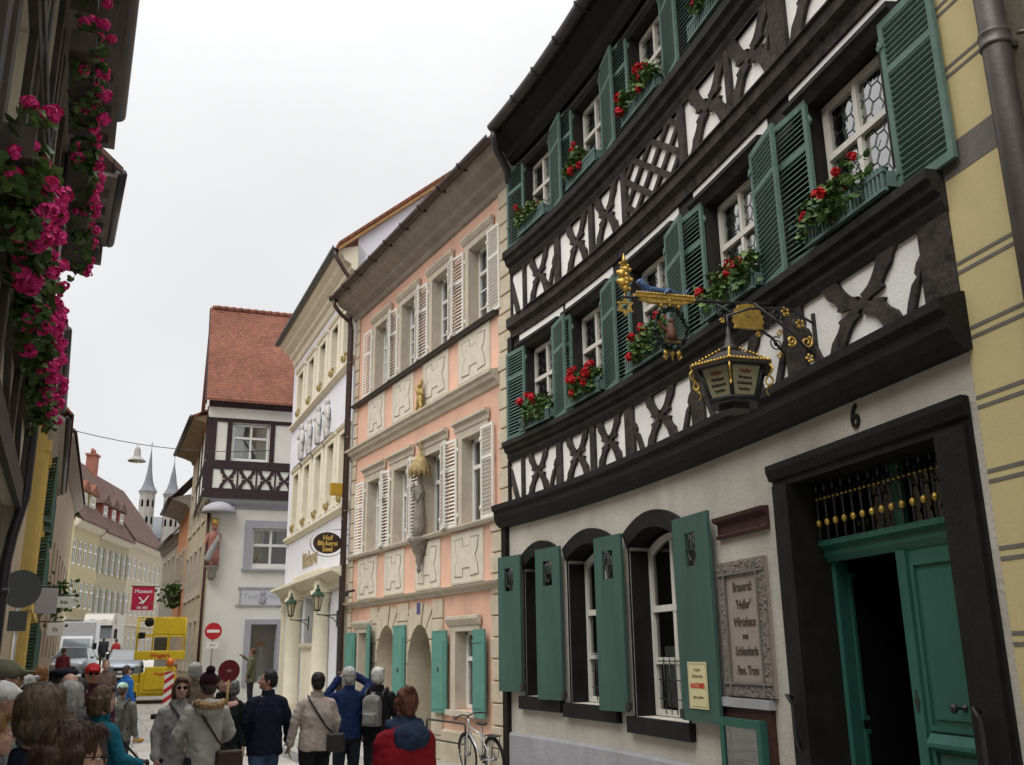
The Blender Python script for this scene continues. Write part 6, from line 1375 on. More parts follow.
def loft(mb, rings, n=18):
    "rings = (x,y,z,rx,ry) elliptical, closed with caps"
    V = []; F = []
    for x, y, z, rx, ry in rings:
        for k in range(n): a = 2 * pi * k / n; V.append((x + rx * cos(a), y + ry * sin(a), z))
    m = len(rings)
    for i in range(m - 1):
        for k in range(n): q = (k + 1) % n; F.append((i * n + k, i * n + q, (i + 1) * n + q, (i + 1) * n + k))
    F += [tuple(range(n - 1, -1, -1)), tuple((m - 1) * n + k for k in range(n))]
    mb.add(V, F, True)
def hand(mb, w, d, side, up, curl=.6, grip=False):
    "palm, four unequal curled fingers and a thumb leaving the side of the palm; w wrist, d direction, up = back of the hand"
    w = Vector(w); d = Vector(d).normalized(); up = Vector(up); up = (up - d * up.dot(d)).normalized(); sd = d.cross(up) * side
    for t in (-.024, -.008, .008, .024): mb.cap(w + sd * t * .75 + d * .01, w + sd * t + d * .078, .0135, .0125, 8)
    for i, (t, L) in enumerate(((-.028, .072), (-.0095, .082), (.0095, .077), (.028, .060))):
        b = w + sd * t + d * .082; a1 = curl * .55; d1 = (d * cos(a1) - up * sin(a1)); p1 = b + d1 * L * .45; a2 = curl * 1.3; d2 = d * cos(a2) - up * sin(a2); p2 = p1 + d2 * L * .33; a3 = curl * 1.9; d3 = d * cos(a3) - up * sin(a3)
        mb.cap(b, p1, .0098, .0092, 7); mb.cap(p1, p2, .0092, .0084, 7); mb.cap(p2, p2 + d3 * L * .24, .0084, .0072, 7)
    b = w - sd * .028 + d * .025; t1 = b + (d * .55 - sd * .7 - up * .35).normalized() * .042; t2 = t1 + (d * .85 - sd * .25 - up * .45).normalized() * .032
    mb.cap(b, t1, .0135, .0115, 7); mb.cap(t1, t2, .0115, .009, 7)
ARM_DOWN = {1: ((.235, -.02, 1.17), (.245, .06, .93)), -1: ((-.235, -.02, 1.17), (-.245, .06, .93))}
def strands(mb, base, n, rnd, length, width, flow, lift=.006, ok=None):
    vs_ = base.data.vertices
    for i in range(n):
        v = vs_[rnd.randrange(len(vs_))]; nn = v.normal; p = v.co.copy() + nn * .001
        if ok and not ok(v.co): continue
        pts = [p]
        f = Vector(flow(p)) + Vector((rnd.gauss(0, .16), rnd.gauss(0, .16), rnd.gauss(0, .12)))
        L = length * rnd.uniform(.5, 1.2)
        for k in range(4):
            t = f - nn * f.dot(nn); t = t.normalized() if t.length > 1e-4 else Vector((0, 0, -1))
            p = p + t * L / 4 + nn * lift * rnd.uniform(-.4, 1) * (k + 1) / 2; pts.append(p); nn = (nn + t * .30).normalized(); f = f + Vector((0, 0, -.12))
        sd = nn.cross(pts[1] - pts[0]); sd = sd.normalized() * width * rnd.uniform(.6, 1.4) if sd.length > 1e-6 else Vector((width, 0, 0))
        V = []
        for k, q in enumerate(pts): w = (1, 1, .9, .65, .12)[k]; V += [q - sd * w, q + sd * w]
        mb.add(V, [(2 * k, 2 * k + 1, 2 * k + 3, 2 * k + 2) for k in range(4)], True)
def person(label, x, y, h, H, skin=0, hair=('short', (.06, .04, .03)), top='jacket', tc=(.1, .1, .1), hem=.82, tr=(.03, .03, .035), shoe=(.03, .025, .02), arms=None, legs=None, head=(0, 0), build=1.0, near=1, collar=None, hat=None, glasses=None, hood=None, face=True, group=None, hands=True, lean=0.0, seedv=0, fem=False):
    S = H / 1.75; z0 = gz(y)
    if top == 'cape' and not arms: arms = {1: ((.19, .0, 1.17), (.18, .08, .96)), -1: ((-.19, .0, 1.17), (-.18, .08, .96))}
    e = empty('person', (x, y, z0), -radians(h), label, 'person', group); e.scale = (S, S, S)
    vx = {0: .016, 1: .0095, 2: .0062}[near]; rnd = random.Random(seedv + int(abs(x * 977 + y * 131)))
    A = dict(ARM_DOWN); A.update(arms or {})
    LG = {1: ((.10, .01, .49), (.10, -.02, .085)), -1: ((-.10, .01, .49), (-.10, -.02, .085))}; LG.update(legs or {})
    Rh = Matrix.Translation((0, 0, 1.53)) @ Euler((radians(head[1]), 0, -radians(head[0]))).to_matrix().to_4x4() @ Matrix.Translation((0, 0, -1.53))
    hp = lambda mb: mb.fmap(lambda a, b, c: Rh @ Vector((a, b, c)))
    # ---- body
    hd = MB()
    hd.ball((0, -.008, 1.655), (.073, .090, .098), 18, 14); hd.ball((0, .03, 1.60), (.062, .066, .075), 16, 12); hd.ball((0, .052, 1.568), (.047, .045, .040), 14, 10); hd.ball((0, .088, 1.556), (.020, .016, .016), 10, 8)
    hd.cap((0, .083, 1.652), (0, .106, 1.613), .009, .0155, 8); hd.ball((.012, .098, 1.609), .010, 8, 6); hd.ball((-.012, .098, 1.609), .010, 8, 6)
    hd.cap((-.036, .074, 1.662), (.036, .074, 1.662), .013, .013, 8)
    for s in (-1, 1):
        hd.ball((s * .075, -.005, 1.628), (.011, .020, .032), 8, 8); hd.ball((s * .040, .062, 1.612), (.024, .020, .020), 10, 8)
    hd.cap((-.017, .090, 1.580), (.017, .090, 1.580), .0085, .0085, 8); hd.cap((-.013, .089, 1.571), (.013, .089, 1.571), .0085, .0085, 8)
    hp(hd)
    bd = MB(); bd.v = list(hd.v); bd.f = list(hd.f)
    bd.cap((0, -.02, 1.42), tuple(Rh @ Vector((0, -.002, 1.56))), .058, .053, 12)
    bw = build
    loft(bd, [(0, 0, .86, .13 * bw, .10 * bw), (0, 0, .95, .155 * bw, .115 * bw), (0, 0, 1.08, .13 * bw, .10 * bw), (0, .01, 1.25, .155 * bw, .115 * bw), (0, 0, 1.38, .16, .10), (0, -.01, 1.45, .09, .07)])
    for s in (-1, 1):
        sh = (s * (.172 if fem else .188), -.01, 1.385); el, wr = A[s]
        bd.cap((s * .07, -.01, 1.42), sh, .052, .050); bd.cap(sh, el, .05, .04); bd.cap(el, wr, .040, .027)
        if hands:
            d = Vector(wr) - Vector(el); up = Vector((s, 0, .1)) if abs(d.normalized().x) < .8 else Vector((0, 0, 1)); hand(bd, Vector(wr) + d.normalized() * .01, d, s * (1 if True else 1), up, .55)
        hip = (s * .09, 0, .92); kn, an = LG[s]
        bd.cap(hip, kn, .085 * bw, .055); bd.cap(kn, an, .052, .036); bd.cap((an[0], an[1], .05), (an[0] + s * .02, an[1] + .13, .035), .036, .028)
    fuse(bd, 'body', vx if hands and near else max(vx, .009), 2 if near else 3, SKIN[skin], e)
    # ---- trousers and shoes
    t = MB()
    loft(t, [(0, 0, .82, .15 * bw, .12 * bw), (0, 0, .93, .175 * bw, .135 * bw), (0, 0, 1.05, .155 * bw, .12 * bw)])
    for s in (-1, 1):
        kn, an = LG[s]; t.cap((s * .09, 0, .9), kn, .105 * bw, .075); t.cap(kn, (an[0], an[1], an[2] + .01), .073, .058)
    f = lambda p: .010 * noise.noise(Vector((p.x * 14, p.y * 14, p.z * 7))) + .006 * noise.noise(p * 26)
    fuse(t, 'trousers', max(vx, .012), 2, cloth('t%d' % (hash(tuple(tr)) % 9999), tr), e, f)
    for s in (-1, 1):
        an = LG[s][1]; sm = MB(); sm.cap((an[0], an[1] - .03, an[2] - .035), (an[0] + s * .02, an[1] + .15, an[2] - .045), .048, .040, 10); sm.box(an[0] - .05, an[0] + .05, an[1] - .07, an[1] + .17, an[2] - .085, an[2] - .06); fuse(sm, 'shoe', .012, 1, mat('shoe%d' % (hash(tuple(shoe)) % 9999), shoe, .5, .2, 9), e)
    # ---- top
    j = MB(); r = 1.0; k = hem
    wq = .185 * bw; dq = .145 * bw
    if top == 'cape':
        loft(j, [(0, 0, k, .36, .26), (0, 0, 1.0, .32, .23), (0, 0, 1.2, .285, .20), (0, 0, 1.34, .285, .165), (0, 0, 1.41, .25, .145), (0, -.01, 1.465, .14, .11), (0, -.01, 1.50, .08, .075)])
    else:
        fl = 1.12 if k < .75 else 1.04
        loft(j, [(0, 0, k, wq * fl, dq * fl), (0, 0, (k + 1.0) / 2, wq * 1.04, dq * 1.04), (0, 0, 1.08, wq * (.92 if fem else .98), dq * .98), (0, .005, 1.25, wq * 1.02, dq * 1.02), (0, -.005, 1.36, .185, .125), (0, -.01, 1.43, .120, .10), (0, -.012, 1.475, .078, .075)])
        for s in (-1, 1):
            sh = (s * (.172 if fem else .188), -.01, 1.375); el, wr = A[s]; j.cap((s * .07, -.01, 1.415), sh, .062, .068); j.cap(sh, el, .071, .061); j.cap(el, lerp3(el, wr, .93), .062, .046)
    if collar or not (hood or top == 'cape'): j.lathe([(.075, 1.44), (.085, 1.46), (.078, 1.53), (.062, 1.53)], (0, -.01, 0), 16)
    if hood == 'down': j.ball((0, -.12, 1.42), (.14, .075, .10), 14, 10); j.cap((-.11, -.03, 1.46), (.11, -.03, 1.46), .05, .05)
    amp = .019 if near else .010
    f = lambda p: amp * .8 * noise.noise(Vector((p.x * 9, p.y * 9, p.z * 5 + seedv))) + amp * .7 * (abs(noise.noise(Vector((p.x * 11 + p.z * 5, p.y * 11, p.z * 13 + seedv)))) - .25) + amp * .12 * noise.noise(Vector((p.x * 30, p.y * 30, p.z * 24)))
    for s in ((-1, 1) if top != 'cape' else ()):
        el, wr = A[s]; j.cap(lerp3(el, wr, .86), lerp3(el, wr, .97), .056, .056, 10)
    jk = fuse(j, {'cape': 'cape', 'coat': 'coat'}.get(top, 'jacket'), max(vx, .0105), 2, cloth('j%d' % (hash(tuple(tc)) % 9999), tc), e, f)
    # ---- hair
    st, hc = hair; m = hairm('h%d' % (hash(tuple(hc)) % 9999), hc)
    if st != 'none':
        g = MB()
        if st == 'bald':
            g.ball((0, -.035, 1.62), (.083, .078, .062), 16, 10)
            for s in (-1, 1): g.ball((s * .066, -.01, 1.645), (.020, .045, .035), 10, 8)
        else:
            g.ball((0, -.020, 1.668), (.086, .093, .098), 18, 12); g.ball((0, -.05, 1.625), (.076, .066, .075), 16, 10)
            if st == 'thin': pass
            if st in ('bob', 'long'):
                for s in (-1, 1): g.cap((s * .072, -.01, 1.66), (s * .078, -.005, 1.56 if st == 'bob' else 1.5), .028, .024, 10); g.cap((s * .045, -.075, 1.64), (s * .05, -.075, 1.545), .045, .035, 10)
                g.cap((0, -.085, 1.64), (0, -.085, 1.55 if st == 'bob' else 1.48), .05, .04, 10); g.cap((-.04, .058, 1.725), (.04, .058, 1.725), .026, .026, 8)
            if st == 'bun': g.ball((.0, -.085, 1.75), (.05, .045, .04), 10, 8); g.ball((0, -.03, 1.68), (.097, .10, .10), 14, 10); g.cap((0, -.07, 1.63), (0, -.07, 1.585), .065, .055, 10); [g.cap((s * .08, -.02, 1.66), (s * .08, -.02, 1.61), .03, .026, 8) for s in (-1, 1)]
            if st == 'full': g.ball((0, -.025, 1.676), (.092, .098, .096), 16, 12); [g.ball((s * .070, -.02, 1.625), (.024, .042, .048), 10, 8) for s in (-1, 1)]; g.cap((-.04, .055, 1.73), (.04, .055, 1.73), .026, .026, 8)
        hp(g)
        f = lambda p: .007 * noise.noise(Vector((p.x * 60, p.y * 60, p.z * 18))) + .005 * noise.noise(p * 22)
        hb = fuse(g, 'hair', max(vx, .008), 1, m, e, f)
        if near >= 1 and not hat:
            sm = MB(); cr = Rh @ Vector((0, -.04, 1.765)); n_ = 5200 if near == 2 else 500
            if st == 'bald': n_ = n_ // 2
            flow = lambda p: ((p - cr).x * 6, (p - cr).y * 6, (p - cr).z * 4 - .35)
            Ri = Rh.inverted(); okp = lambda p: not (Ri @ p).y > .035 or (Ri @ p).z > 1.735
            strands(sm, hb, n_, rnd, .04 if st in ('short', 'bald', 'thin') else .055, .0008 if near == 2 else .0022, flow, .0016, okp)
            sm.build('hair_strands', m, hb)
    if face:
        ey = MB(); 
        for s in (-1, 1):
            ey.m = 0; ey.ball((s * .031, .0725, 1.647), (.0135, .0105, .0085), 10, 8); ey.m = 1; ey.ball((s * .031, .0805, 1.647), (.0062, .0035, .0062), 8, 6)
        hp(ey).build('eyes', [EYEW, IRIS], e)
        lp = MB(); lp.cap((-.016, .0975, 1.5765), (.016, .0975, 1.5765), .0042, .0042, 6); hp(lp).build('lips', LIPS, e)
        bw_ = MB(); [bw_.cap((s * .017, .087, 1.668), (s * .045, .078, 1.668), .0042, .003, 6) for s in (-1, 1)]; hp(bw_).build('eyebrows', BROW, e)
    if glasses:
        g = MB()
        for s in (-1, 1):
            g.m = 1; g.add([(s * .032 + .021 * cos(a), .102, 1.645 + .016 * sin(a)) for a in [2 * pi * k / 14 for k in range(14)]], [tuple(range(14))]); g.m = 0
            g.tube([(s * .032 + .021 * cos(2 * pi * k / 14), .102, 1.645 + .016 * sin(2 * pi * k / 14)) for k in range(15)], .0018, 5); g.tube([(s * .053, .102, 1.65), (s * .076, .06, 1.652), (s * .077, -.01, 1.645)], .0018, 5)
        g.tube([(-.011, .103, 1.648), (.011, .103, 1.648)], .0018, 5); hp(g).build('glasses', [BLK, DGL if glasses == 'dark' else GLASS], e)
    if hat:
        kind, c = hat; g = MB(); hm = cloth('hat%d' % (hash(tuple(c)) % 9999), c)
        if kind == 'cap':
            g.ball((0, -.01, 1.69), (.089, .104, .082), 18, 12); g.cap((0, .06, 1.70), (0, .155, 1.685), .05, .035, 12); g.v = [(p[0] * (1.25 if p[1] > .1 else 1), p[1], 1.685 + (p[2] - 1.69) * (.28 if p[1] > .105 else 1) if p[2] < 1.78 else p[2]) for p in g.v]
        elif kind == 'beanie': g.ball((0, -.012, 1.69), (.094, .108, .10), 18, 12); g.lathe([(.088, 0), (.094, .01), (.094, .035), (.086, .05)], (0, -.012, 1.655), 18); g.ball((.0, -.06, 1.80), (.05, .05, .045), 10, 8)
        else: g.ball((0, -.015, 1.735), (.125, .125, .042), 18, 10); g.lathe([(.085, 0), (.09, .035)], (0, -.012, 1.69), 18)
        hp(g); fuse(g, 'hat', max(vx, .008), 1, hm, e, lambda p: .003 * noise.noise(p * 30))
    return e
def worn(name, label, cat, e, build):
    "a bag, camera or paddle carried by somebody: a thing of its own at that person's place"
    b = empty(name, e.location, e.rotation_euler.z, label, cat); b.scale = e.scale; build(b); return b
LEATH = mat('black_leather', (.022, .020, .020), .45, .2, 9, .2, 60, spec=.4)
def strap(mb, side, bag, r=.013, front=True):
    s = side; P = [(-s * .10, -.10, 1.44), (-s * .13, -.0, 1.475)] + ([(-s * .05, .16, 1.3), (s * .15, .16, 1.08)] if front else [])
    mb.tube([(s * .19, -.10, bag + .12), (s * .08, -.185, 1.12), (-s * .03, -.175, 1.28), (-s * .11, -.12, 1.42), (-s * .12, -.02, 1.485)], r, 6)
PEOPLE = 'people walking in the street'; CROWD = 'tourist crowd on the left'
# --- the crowd at the left, nearest first
person('brown haired woman with thin glasses in right profile, nearest at the bottom left', .285, 3.6, 72, 1.70, 0, ('bob', (.060, .030, .018)), 'jacket', (.05, .045, .05), head=(8, -8), near=2, collar=True, glasses='clear', group=CROWD, fem=True, seedv=1, hands=False)
person('big man with thinning grey brown hair seen from behind in a navy jacket', .235, 4.4, 18, 1.79, 0, ('full', (.135, .095, .066)), 'jacket', (.018, .022, .04), build=1.2, near=2, collar=True, head=(0, -4), group=CROWD, seedv=2, face=False, hands=False)
person('person with short ginger blond hair cut off by the left photo edge', .10, 5.8, 80, 1.64, 0, ('full', (.28, .15, .06)), 'jacket', (.12, .12, .14), near=2, group=CROWD, fem=True, seedv=3, hands=False)
person('grey haired man seen from behind between the two nearest heads', .58, 7.6, 8, 1.74, 0, ('full', (.34, .33, .31)), 'jacket', (.07, .06, .06), near=1, group=CROWD, seedv=4, face=False, hands=False)
person('man in white baseball cap and grey jacket at the left edge', .15, 7.3, 75, 1.76, 1, ('short', (.3, .3, .3)), 'jacket', (.16, .18, .16), near=1, hat=('cap', (.68, .68, .66)), group=CROWD, seedv=5, hands=False)
person('tall man in olive cap and sunglasses in profile at the left edge', .17, 8.0, 80, 1.89, 1, ('short', (.1, .08, .07)), 'jacket', (.04, .04, .045), near=1, hat=('cap', (.15, .15, .10)), glasses='dark', group=CROWD, seedv=6, hands=False)
person('bald pink headed man in the middle of the left crowd', .70, 9.4, 5, 1.78, 0, ('bald', (.4, .36, .32)), 'jacket', (.10, .09, .10), near=1, group=CROWD, seedv=7, face=False, hands=False)
pt = person('woman with dark blond bob and petrol blue jacket holding a camera', .93, 8.9, 62, 1.68, 0, ('bob', (.115, .075, .045)), 'jacket', (.012, .115, .165), near=1, arms={1: ((.25, .05, 1.17), (.16, .28, 1.10)), -1: ((-.24, .06, 1.17), (-.10, .30, 1.08))}, group=CROWD, fem=True, seedv=8)
person('grey green haired person half hidden at the left edge of the crowd', .34, 9.4, 30, 1.68, 0, ('full', (.30, .31, .26)), 'jacket', (.12, .14, .11), near=1, group=CROWD, seedv=9, face=False, hands=False)
person('man in a dark beret looking over the crowd', .70, 10, 150, 1.80, 1, ('short', (.09, .08, .08)), 'jacket', (.035, .04, .045), near=1, hat=('beret', (.018, .018, .03)), group=CROWD, seedv=10, hands=False)
pw = person('white haired woman raising a phone behind the white cap', .50, 12, 80, 1.73, 0, ('full', (.52, .51, .49)), 'jacket', (.10, .11, .12), near=1, arms={1: ((.25, .12, 1.3), (.12, .30, 1.52)), -1: ((-.22, .15, 1.28), (-.04, .32, 1.5))}, group=CROWD, fem=True, seedv=11)
person('person with short copper hair at the back of the left crowd', .66, 13.2, 20, 1.82, 0, ('short', (.24, .11, .04)), 'jacket', (.05, .05, .06), near=1, group=CROWD, seedv=12, face=False, hands=False)
person('man in red cap and sunglasses with maroon jacket facing the viewer', 1.24, 13.3, 178, 1.84, 1, ('short', (.12, .09, .07)), 'jacket', (.065, .022, .032), near=1, hat=('cap', (.42, .03, .03)), glasses='dark', collar=True, group=CROWD, seedv=13, hands=True)
person('dark haired person behind the beret in the left crowd', .95, 11.4, 10, 1.70, 0, ('short', (.03, .025, .022)), 'jacket', (.03, .032, .04), near=1, group=CROWD, seedv=14, face=False, hands=False)
person('brown haired person in black just behind the white cap', .40, 9.2, 40, 1.70, 1, ('bob', (.05, .032, .022)), 'jacket', (.022, .022, .026), near=1, group=CROWD, seedv=15, fem=True, hands=False)
person('fair haired person far behind the teal jacket', 2.55, 24.5, 180, 1.66, 0, ('short', (.22, .14, .07)), 'jacket', (.14, .10, .08), near=0, group=PEOPLE, seedv=16)
pt15 = person('teenager in a pale green white cap with grey jacket and backpack', 1.93, 16, 25, 1.55, 0, ('short', (.1, .07, .05)), 'jacket', (.17, .17, .15), near=1, hat=('cap', (.42, .62, .50)), tr=(.06, .06, .07), group=PEOPLE, seedv=17, face=False)
person('child in bright blue jacket and light jeans striding with yellow shoes', 2.83, 23, 62, 1.60, 0, ('short', (.08, .05, .035)), 'jacket', (.025, .13, .42), hem=.9, tr=(.26, .33, .42), shoe=(.42, .24, .04), near=1, legs={1: ((.10, .22, .50), (.10, .34, .11)), -1: ((-.10, .0, .49), (-.10, -.30, .14))}, group=PEOPLE, seedv=18)
# --- the group on the right half of the street
pg = person('woman with brown hair and sunglasses in grey jacket facing the viewer', 1.96, 11.3, 172, 1.69, 0, ('bob', (.085, .042, .026)), 'coat', (.27, .265, .255), hem=.74, near=1, glasses='dark', head=(12, 0), group=PEOPLE, fem=True, seedv=20, tr=(.02, .02, .024), collar=True)
person('tall grey haired man in a brown jacket behind the beacon', 2.62, 14.2, 0, 1.82, 0, ('full', (.36, .35, .33)), 'jacket', (.15, .12, .085), near=1, group=PEOPLE, seedv=21, face=False)
pc = person('woman in pale grey hooded coat and dark purple beanie from behind', 2.08, 10.5, -6, 1.73, 0, ('short', (.05, .03, .03)), 'coat', (.40, .385, .35), hem=.52, near=1, hat=('beanie', (.028, .010, .018)), hood='down', arms={1: ((.27, .02, 1.18), (.16, .22, 1.06)), -1: ((-.27, .02, 1.18), (-.16, .22, 1.06))}, group=PEOPLE, fem=True, seedv=22, face=False)
g = MB(); g.tube([(.13 * cos(a), -.06 + .10 * sin(a) - .03, 1.485 - .035 * sin(a) * -1) for a in [pi * k / 12 + pi for k in range(13)]], .04, 8); fuse(g, 'fur_trim', .01, 0, hairm('fur', (.30, .19, .09)), pc, lambda p: .014 * noise.noise(p * 55))
pb = person('person in long black coat holding the round maroon paddle', 2.56, 12.0, 176, 1.72, 0, ('short', (.03, .025, .025)), 'coat', (.014, .016, .017), hem=.62, near=1, arms={1: ((.25, .06, 1.2), (.05, .27, 1.36))}, group=PEOPLE, seedv=23, face=True, tr=(.05, .09, .16))
person('short grey haired woman in black between the paddle and the navy jacket', 2.80, 12.6, 15, 1.62, 0, ('full', (.20, .20, .19)), 'jacket', (.018, .018, .02), near=1, group=PEOPLE, seedv=24, fem=True, face=False)
person('dark haired man in navy jacket and jeans looking left, beside the taupe jacket woman', 3.08, 12.0, -6, 1.74, 1, ('short', (.022, .018, .017)), 'jacket', (.012, .015, .030), hem=.80, tr=(.055, .095, .17), near=1, head=(-72, 0), arms={1: ((.26, .0, 1.17), (.31, .06, .93)), -1: ((-.25, .0, 1.17), (-.24, .08, .94))}, legs={1: ((.10, .10, .49), (.10, .06, .085)), -1: ((-.10, -.04, .49), (-.10, -.24, .12))}, group=PEOPLE, seedv=25, build=1.08)
pw2 = person('woman in quilted taupe jacket and black trousers seen from behind', 3.66, 11.9, 2, 1.70, 0, ('short', (.018, .014, .013)), 'jacket', (.40, .335, .30), hem=.84, tr=(.016, .016, .018), near=1, build=1.15, arms={-1: ((-.27, .0, 1.17), (-.30, .04, .92)), 1: ((.25, -.02, 1.17), (.24, .08, .95))}, legs={1: ((.10, .08, .49), (.10, .04, .085)), -1: ((-.10, -.03, .49), (-.10, -.20, .11))}, collar=True, group=PEOPLE, seedv=26, fem=True, face=False)
pm = person('grey haired man in blue jacket with raised elbows taking a photo', 4.36, 12.8, 8, 1.74, 0, ('full', (.42, .41, .39)), 'jacket', (.012, .024, .075), hem=.86, tr=(.018, .02, .028), near=1, arms={1: ((.34, .16, 1.52), (.10, .24, 1.66)), -1: ((-.33, .16, 1.30), (-.09, .26, 1.60))}, group=PEOPLE, seedv=27, face=False)
pk28 = person('white haired man in black jacket with grey backpack by the pink house', 4.74, 12.7, 42, 1.73, 0, ('full', (.58, .57, .54)), 'jacket', (.014, .014, .016), hem=.80, tr=(.02, .02, .022), near=1, arms={1: ((.25, .04, 1.17), (.18, .26, 1.08))}, group=PEOPLE, seedv=28, face=True)
pr_ = person('red haired woman with hair bun in dark red cape and blue hood', 2.99, 7.4, -4, 1.63, 0, ('bun', (.135, .052, .030)), 'cape', (.20, .010, .016), hem=.80, tr=(.02, .02, .024), near=1, group=PEOPLE, seedv=29, fem=True, face=False)
g = MB(); loft(g, [(0, -.02, 1.36, .20, .15), (0, -.015, 1.42, .17, .13), (0, -.01, 1.50, .11, .10), (0, -.01, 1.55, .085, .085)]); g.ball((0, -.13, 1.38), (.17, .075, .13), 14, 10); g.ball((0, -.12, 1.28), (.10, .05, .08), 12, 8); g.cap((-.12, .0, 1.47), (.12, .0, 1.47), .06, .06)
fuse(g, 'hood', .0105, 2, cloth('slate_hood', (.028, .042, .078)), pr_, lambda p: .014 * noise.noise(p * 12) + .006 * noise.noise(p * 28))
person('person in camouflage green coat in front of the dress shop window', 7.65, 32, -62, 1.72, 1, ('short', (.10, .05, .03)), 'coat', (.12, .13, .075), hem=.7, near=0, arms={1: ((.3, .12, 1.35), (.22, .34, 1.5))}, group=PEOPLE, seedv=30)
person('distant person in dark clothes left of the yellow lift', 6.6, 66, 0, 1.75, 0, ('short', (.03, .02, .02)), 'jacket', (.03, .03, .04), near=0, group=PEOPLE, seedv=31, face=False, hands=False)
person('distant person in red jacket left of the yellow lift', 7.35, 66, 20, 1.7, 0, ('short', (.05, .03, .02)), 'jacket', (.35, .04, .04), near=0, group=PEOPLE, seedv=32, face=False, hands=False)
person('distant person in maroon under the hanging signs at left', 2.75, 41, 30, 1.7, 0, ('short', (.05, .03, .02)), 'jacket', (.16, .03, .04), near=0, group=PEOPLE, seedv=33, face=False, hands=False)
# --- what they carry
def bagb(side, z, w, h, m, yb=-.16):
    def f(e):
        g = MB(); g.box(-w / 2, w / 2, -.05, .05, 0, h); g.fmap(lambda a, b, c: (a + side * .21, b + yb, c + z)); o = g.build('pouch', m, e); bevel(o, .03, 3)
        g = MB(); strap(g, side, z + h - .12, .012); g.build('strap', m, e)
    return f
worn('shoulder_bag', 'dark brown shoulder bag on the pale grey coat', 'bag', pc, bagb(1, .78, .26, .24, mat('brown_leather', (.05, .026, .018), .5, .2, 9, .2, 60)))
worn('shoulder_bag', 'black bag strap and bag on the taupe jacket', 'bag', pw2, bagb(1, .82, .22, .22, LEATH))
def fbag(e):
    g = MB(); g.box(-.14, .14, -.05, .05, 0, .26); g.fmap(lambda a, b, c: (a - .18, b + .19, c + .76)); bevel(g.build('pouch', LEATH, e), .03, 3)
    g = MB(); g.tube([(-.12, .20, 1.0), (.0, .185, 1.25), (.09, .12, 1.42), (.11, -.02, 1.485)], .014, 6); g.build('strap', LEATH, e)
worn('shoulder_bag', 'black shoulder bag hanging in front of the grey jacket', 'bag', pg, fbag)
def pack(c):
    def f(e):
        g = MB(); g.box(-.115, .115, -.27, -.13, 1.02, 1.36); g.ball((0, -.20, 1.36), (.115, .07, .06), 12, 8); g.box(-.085, .085, -.315, -.25, 1.05, 1.18); g.cap((-.03, -.17, 1.44), (.03, -.17, 1.44), .012, .012, 6); fuse(g, 'pack', .011, 5, cloth('pack%d' % int(c[0] * 1000), c), e, lambda p: .008 * noise.noise(p * 14))
        g = MB()
        for s in (-1, 1): g.tube([(s * .11, -.17, 1.36), (s * .13, -.10, 1.46), (s * .13, .0, 1.50), (s * .13, .12, 1.38), (s * .15, .13, 1.2), (s * .16, -.08, 1.02)], .018, 6)
        g.build('straps', LEATH, e)
    return f
worn('backpack', 'grey backpack on the black jacket near the pink house', 'backpack', pk28, pack((.20, .19, .175)))
worn('backpack', 'dark grey backpack on the teenager in pale green cap', 'backpack', pt15, pack((.10, .105, .09)))
def cam_(e):
    g = MB(); g.box(-.065, .065, -.03, .03, 0, .09); g.fmap(lambda a, b, c: (a + .03, b + .36, c + 1.05)); bevel(g.build('camera_body', LEATH, e), .01)
    g = MB(); g.tube([(.03, .38, 1.09), (.03, .47, 1.09)], [.035, .038], 12); g.build('lens', IRON, e)
    g = MB(); g.tube([(.09, .36, 1.12), (.10, .16, 1.3), (.09, .02, 1.49)], .010, 5); g.tube([(-.03, .36, 1.12), (-.06, .16, 1.3), (-.09, .02, 1.49)], .010, 5); g.build('strap', LEATH, e)
worn('camera', 'black camera held by the petrol blue jacket woman', 'camera', pt, cam_)
def cam2(e):
    g = MB(); g.box(-.05, .05, .27, .30, 1.62, 1.69); g.tube([(0, .30, 1.655), (0, .34, 1.655)], .025, 10); bevel(g.build('camera_body', mat('silver_camera', (.4, .4, .42), .35, .1, metal=.5), e), .006)
worn('camera', 'small silver camera held up by the blue jacket man', 'camera', pm, cam2)
def phone(e):
    g = MB(); g.box(-.01, .12, .35, .358, 1.5, 1.58); bevel(g.build('phone_body', mat('white_phone', (.6, .6, .62), .3, .05), e), .006)
worn('phone', 'white phone held up by the white haired woman', 'phone', pw, phone)
def pad(e):
    g = MB(); g.tube([(.05, .335, 1.28), (.045, .33, 1.68)], .016, 8); g.build('stick', mat('pale_wood_stick', (.42, .28, .13), .6, .2, 8), e)
    g = MB(); g.lathe([(.125, -.008), (.125, .008)], (0, 0, 0), 28, False); g.fmap(lambda a, b, c: (a + .045, .33 - c, b + 1.78)); fix_normals(g.build('disc', mat('maroon_sign', (.15, .012, .022), .5, .08), e))
    g = MB()
    for k in range(5): a = 2 * pi * k / 5 + .3; g.cap((.045, .341, 1.78), (.045 + .035 * cos(a), .341, 1.78 + .022 * sin(a)), .006, .003, 5)
    g.build('emblem', mat('pink_print', (.55, .3, .32), .6), e)
worn('guide_paddle', 'round maroon guide paddle on a wooden stick above the black coat', 'paddle', pb, pad)
bpy.data.scenes.remove(TMP)
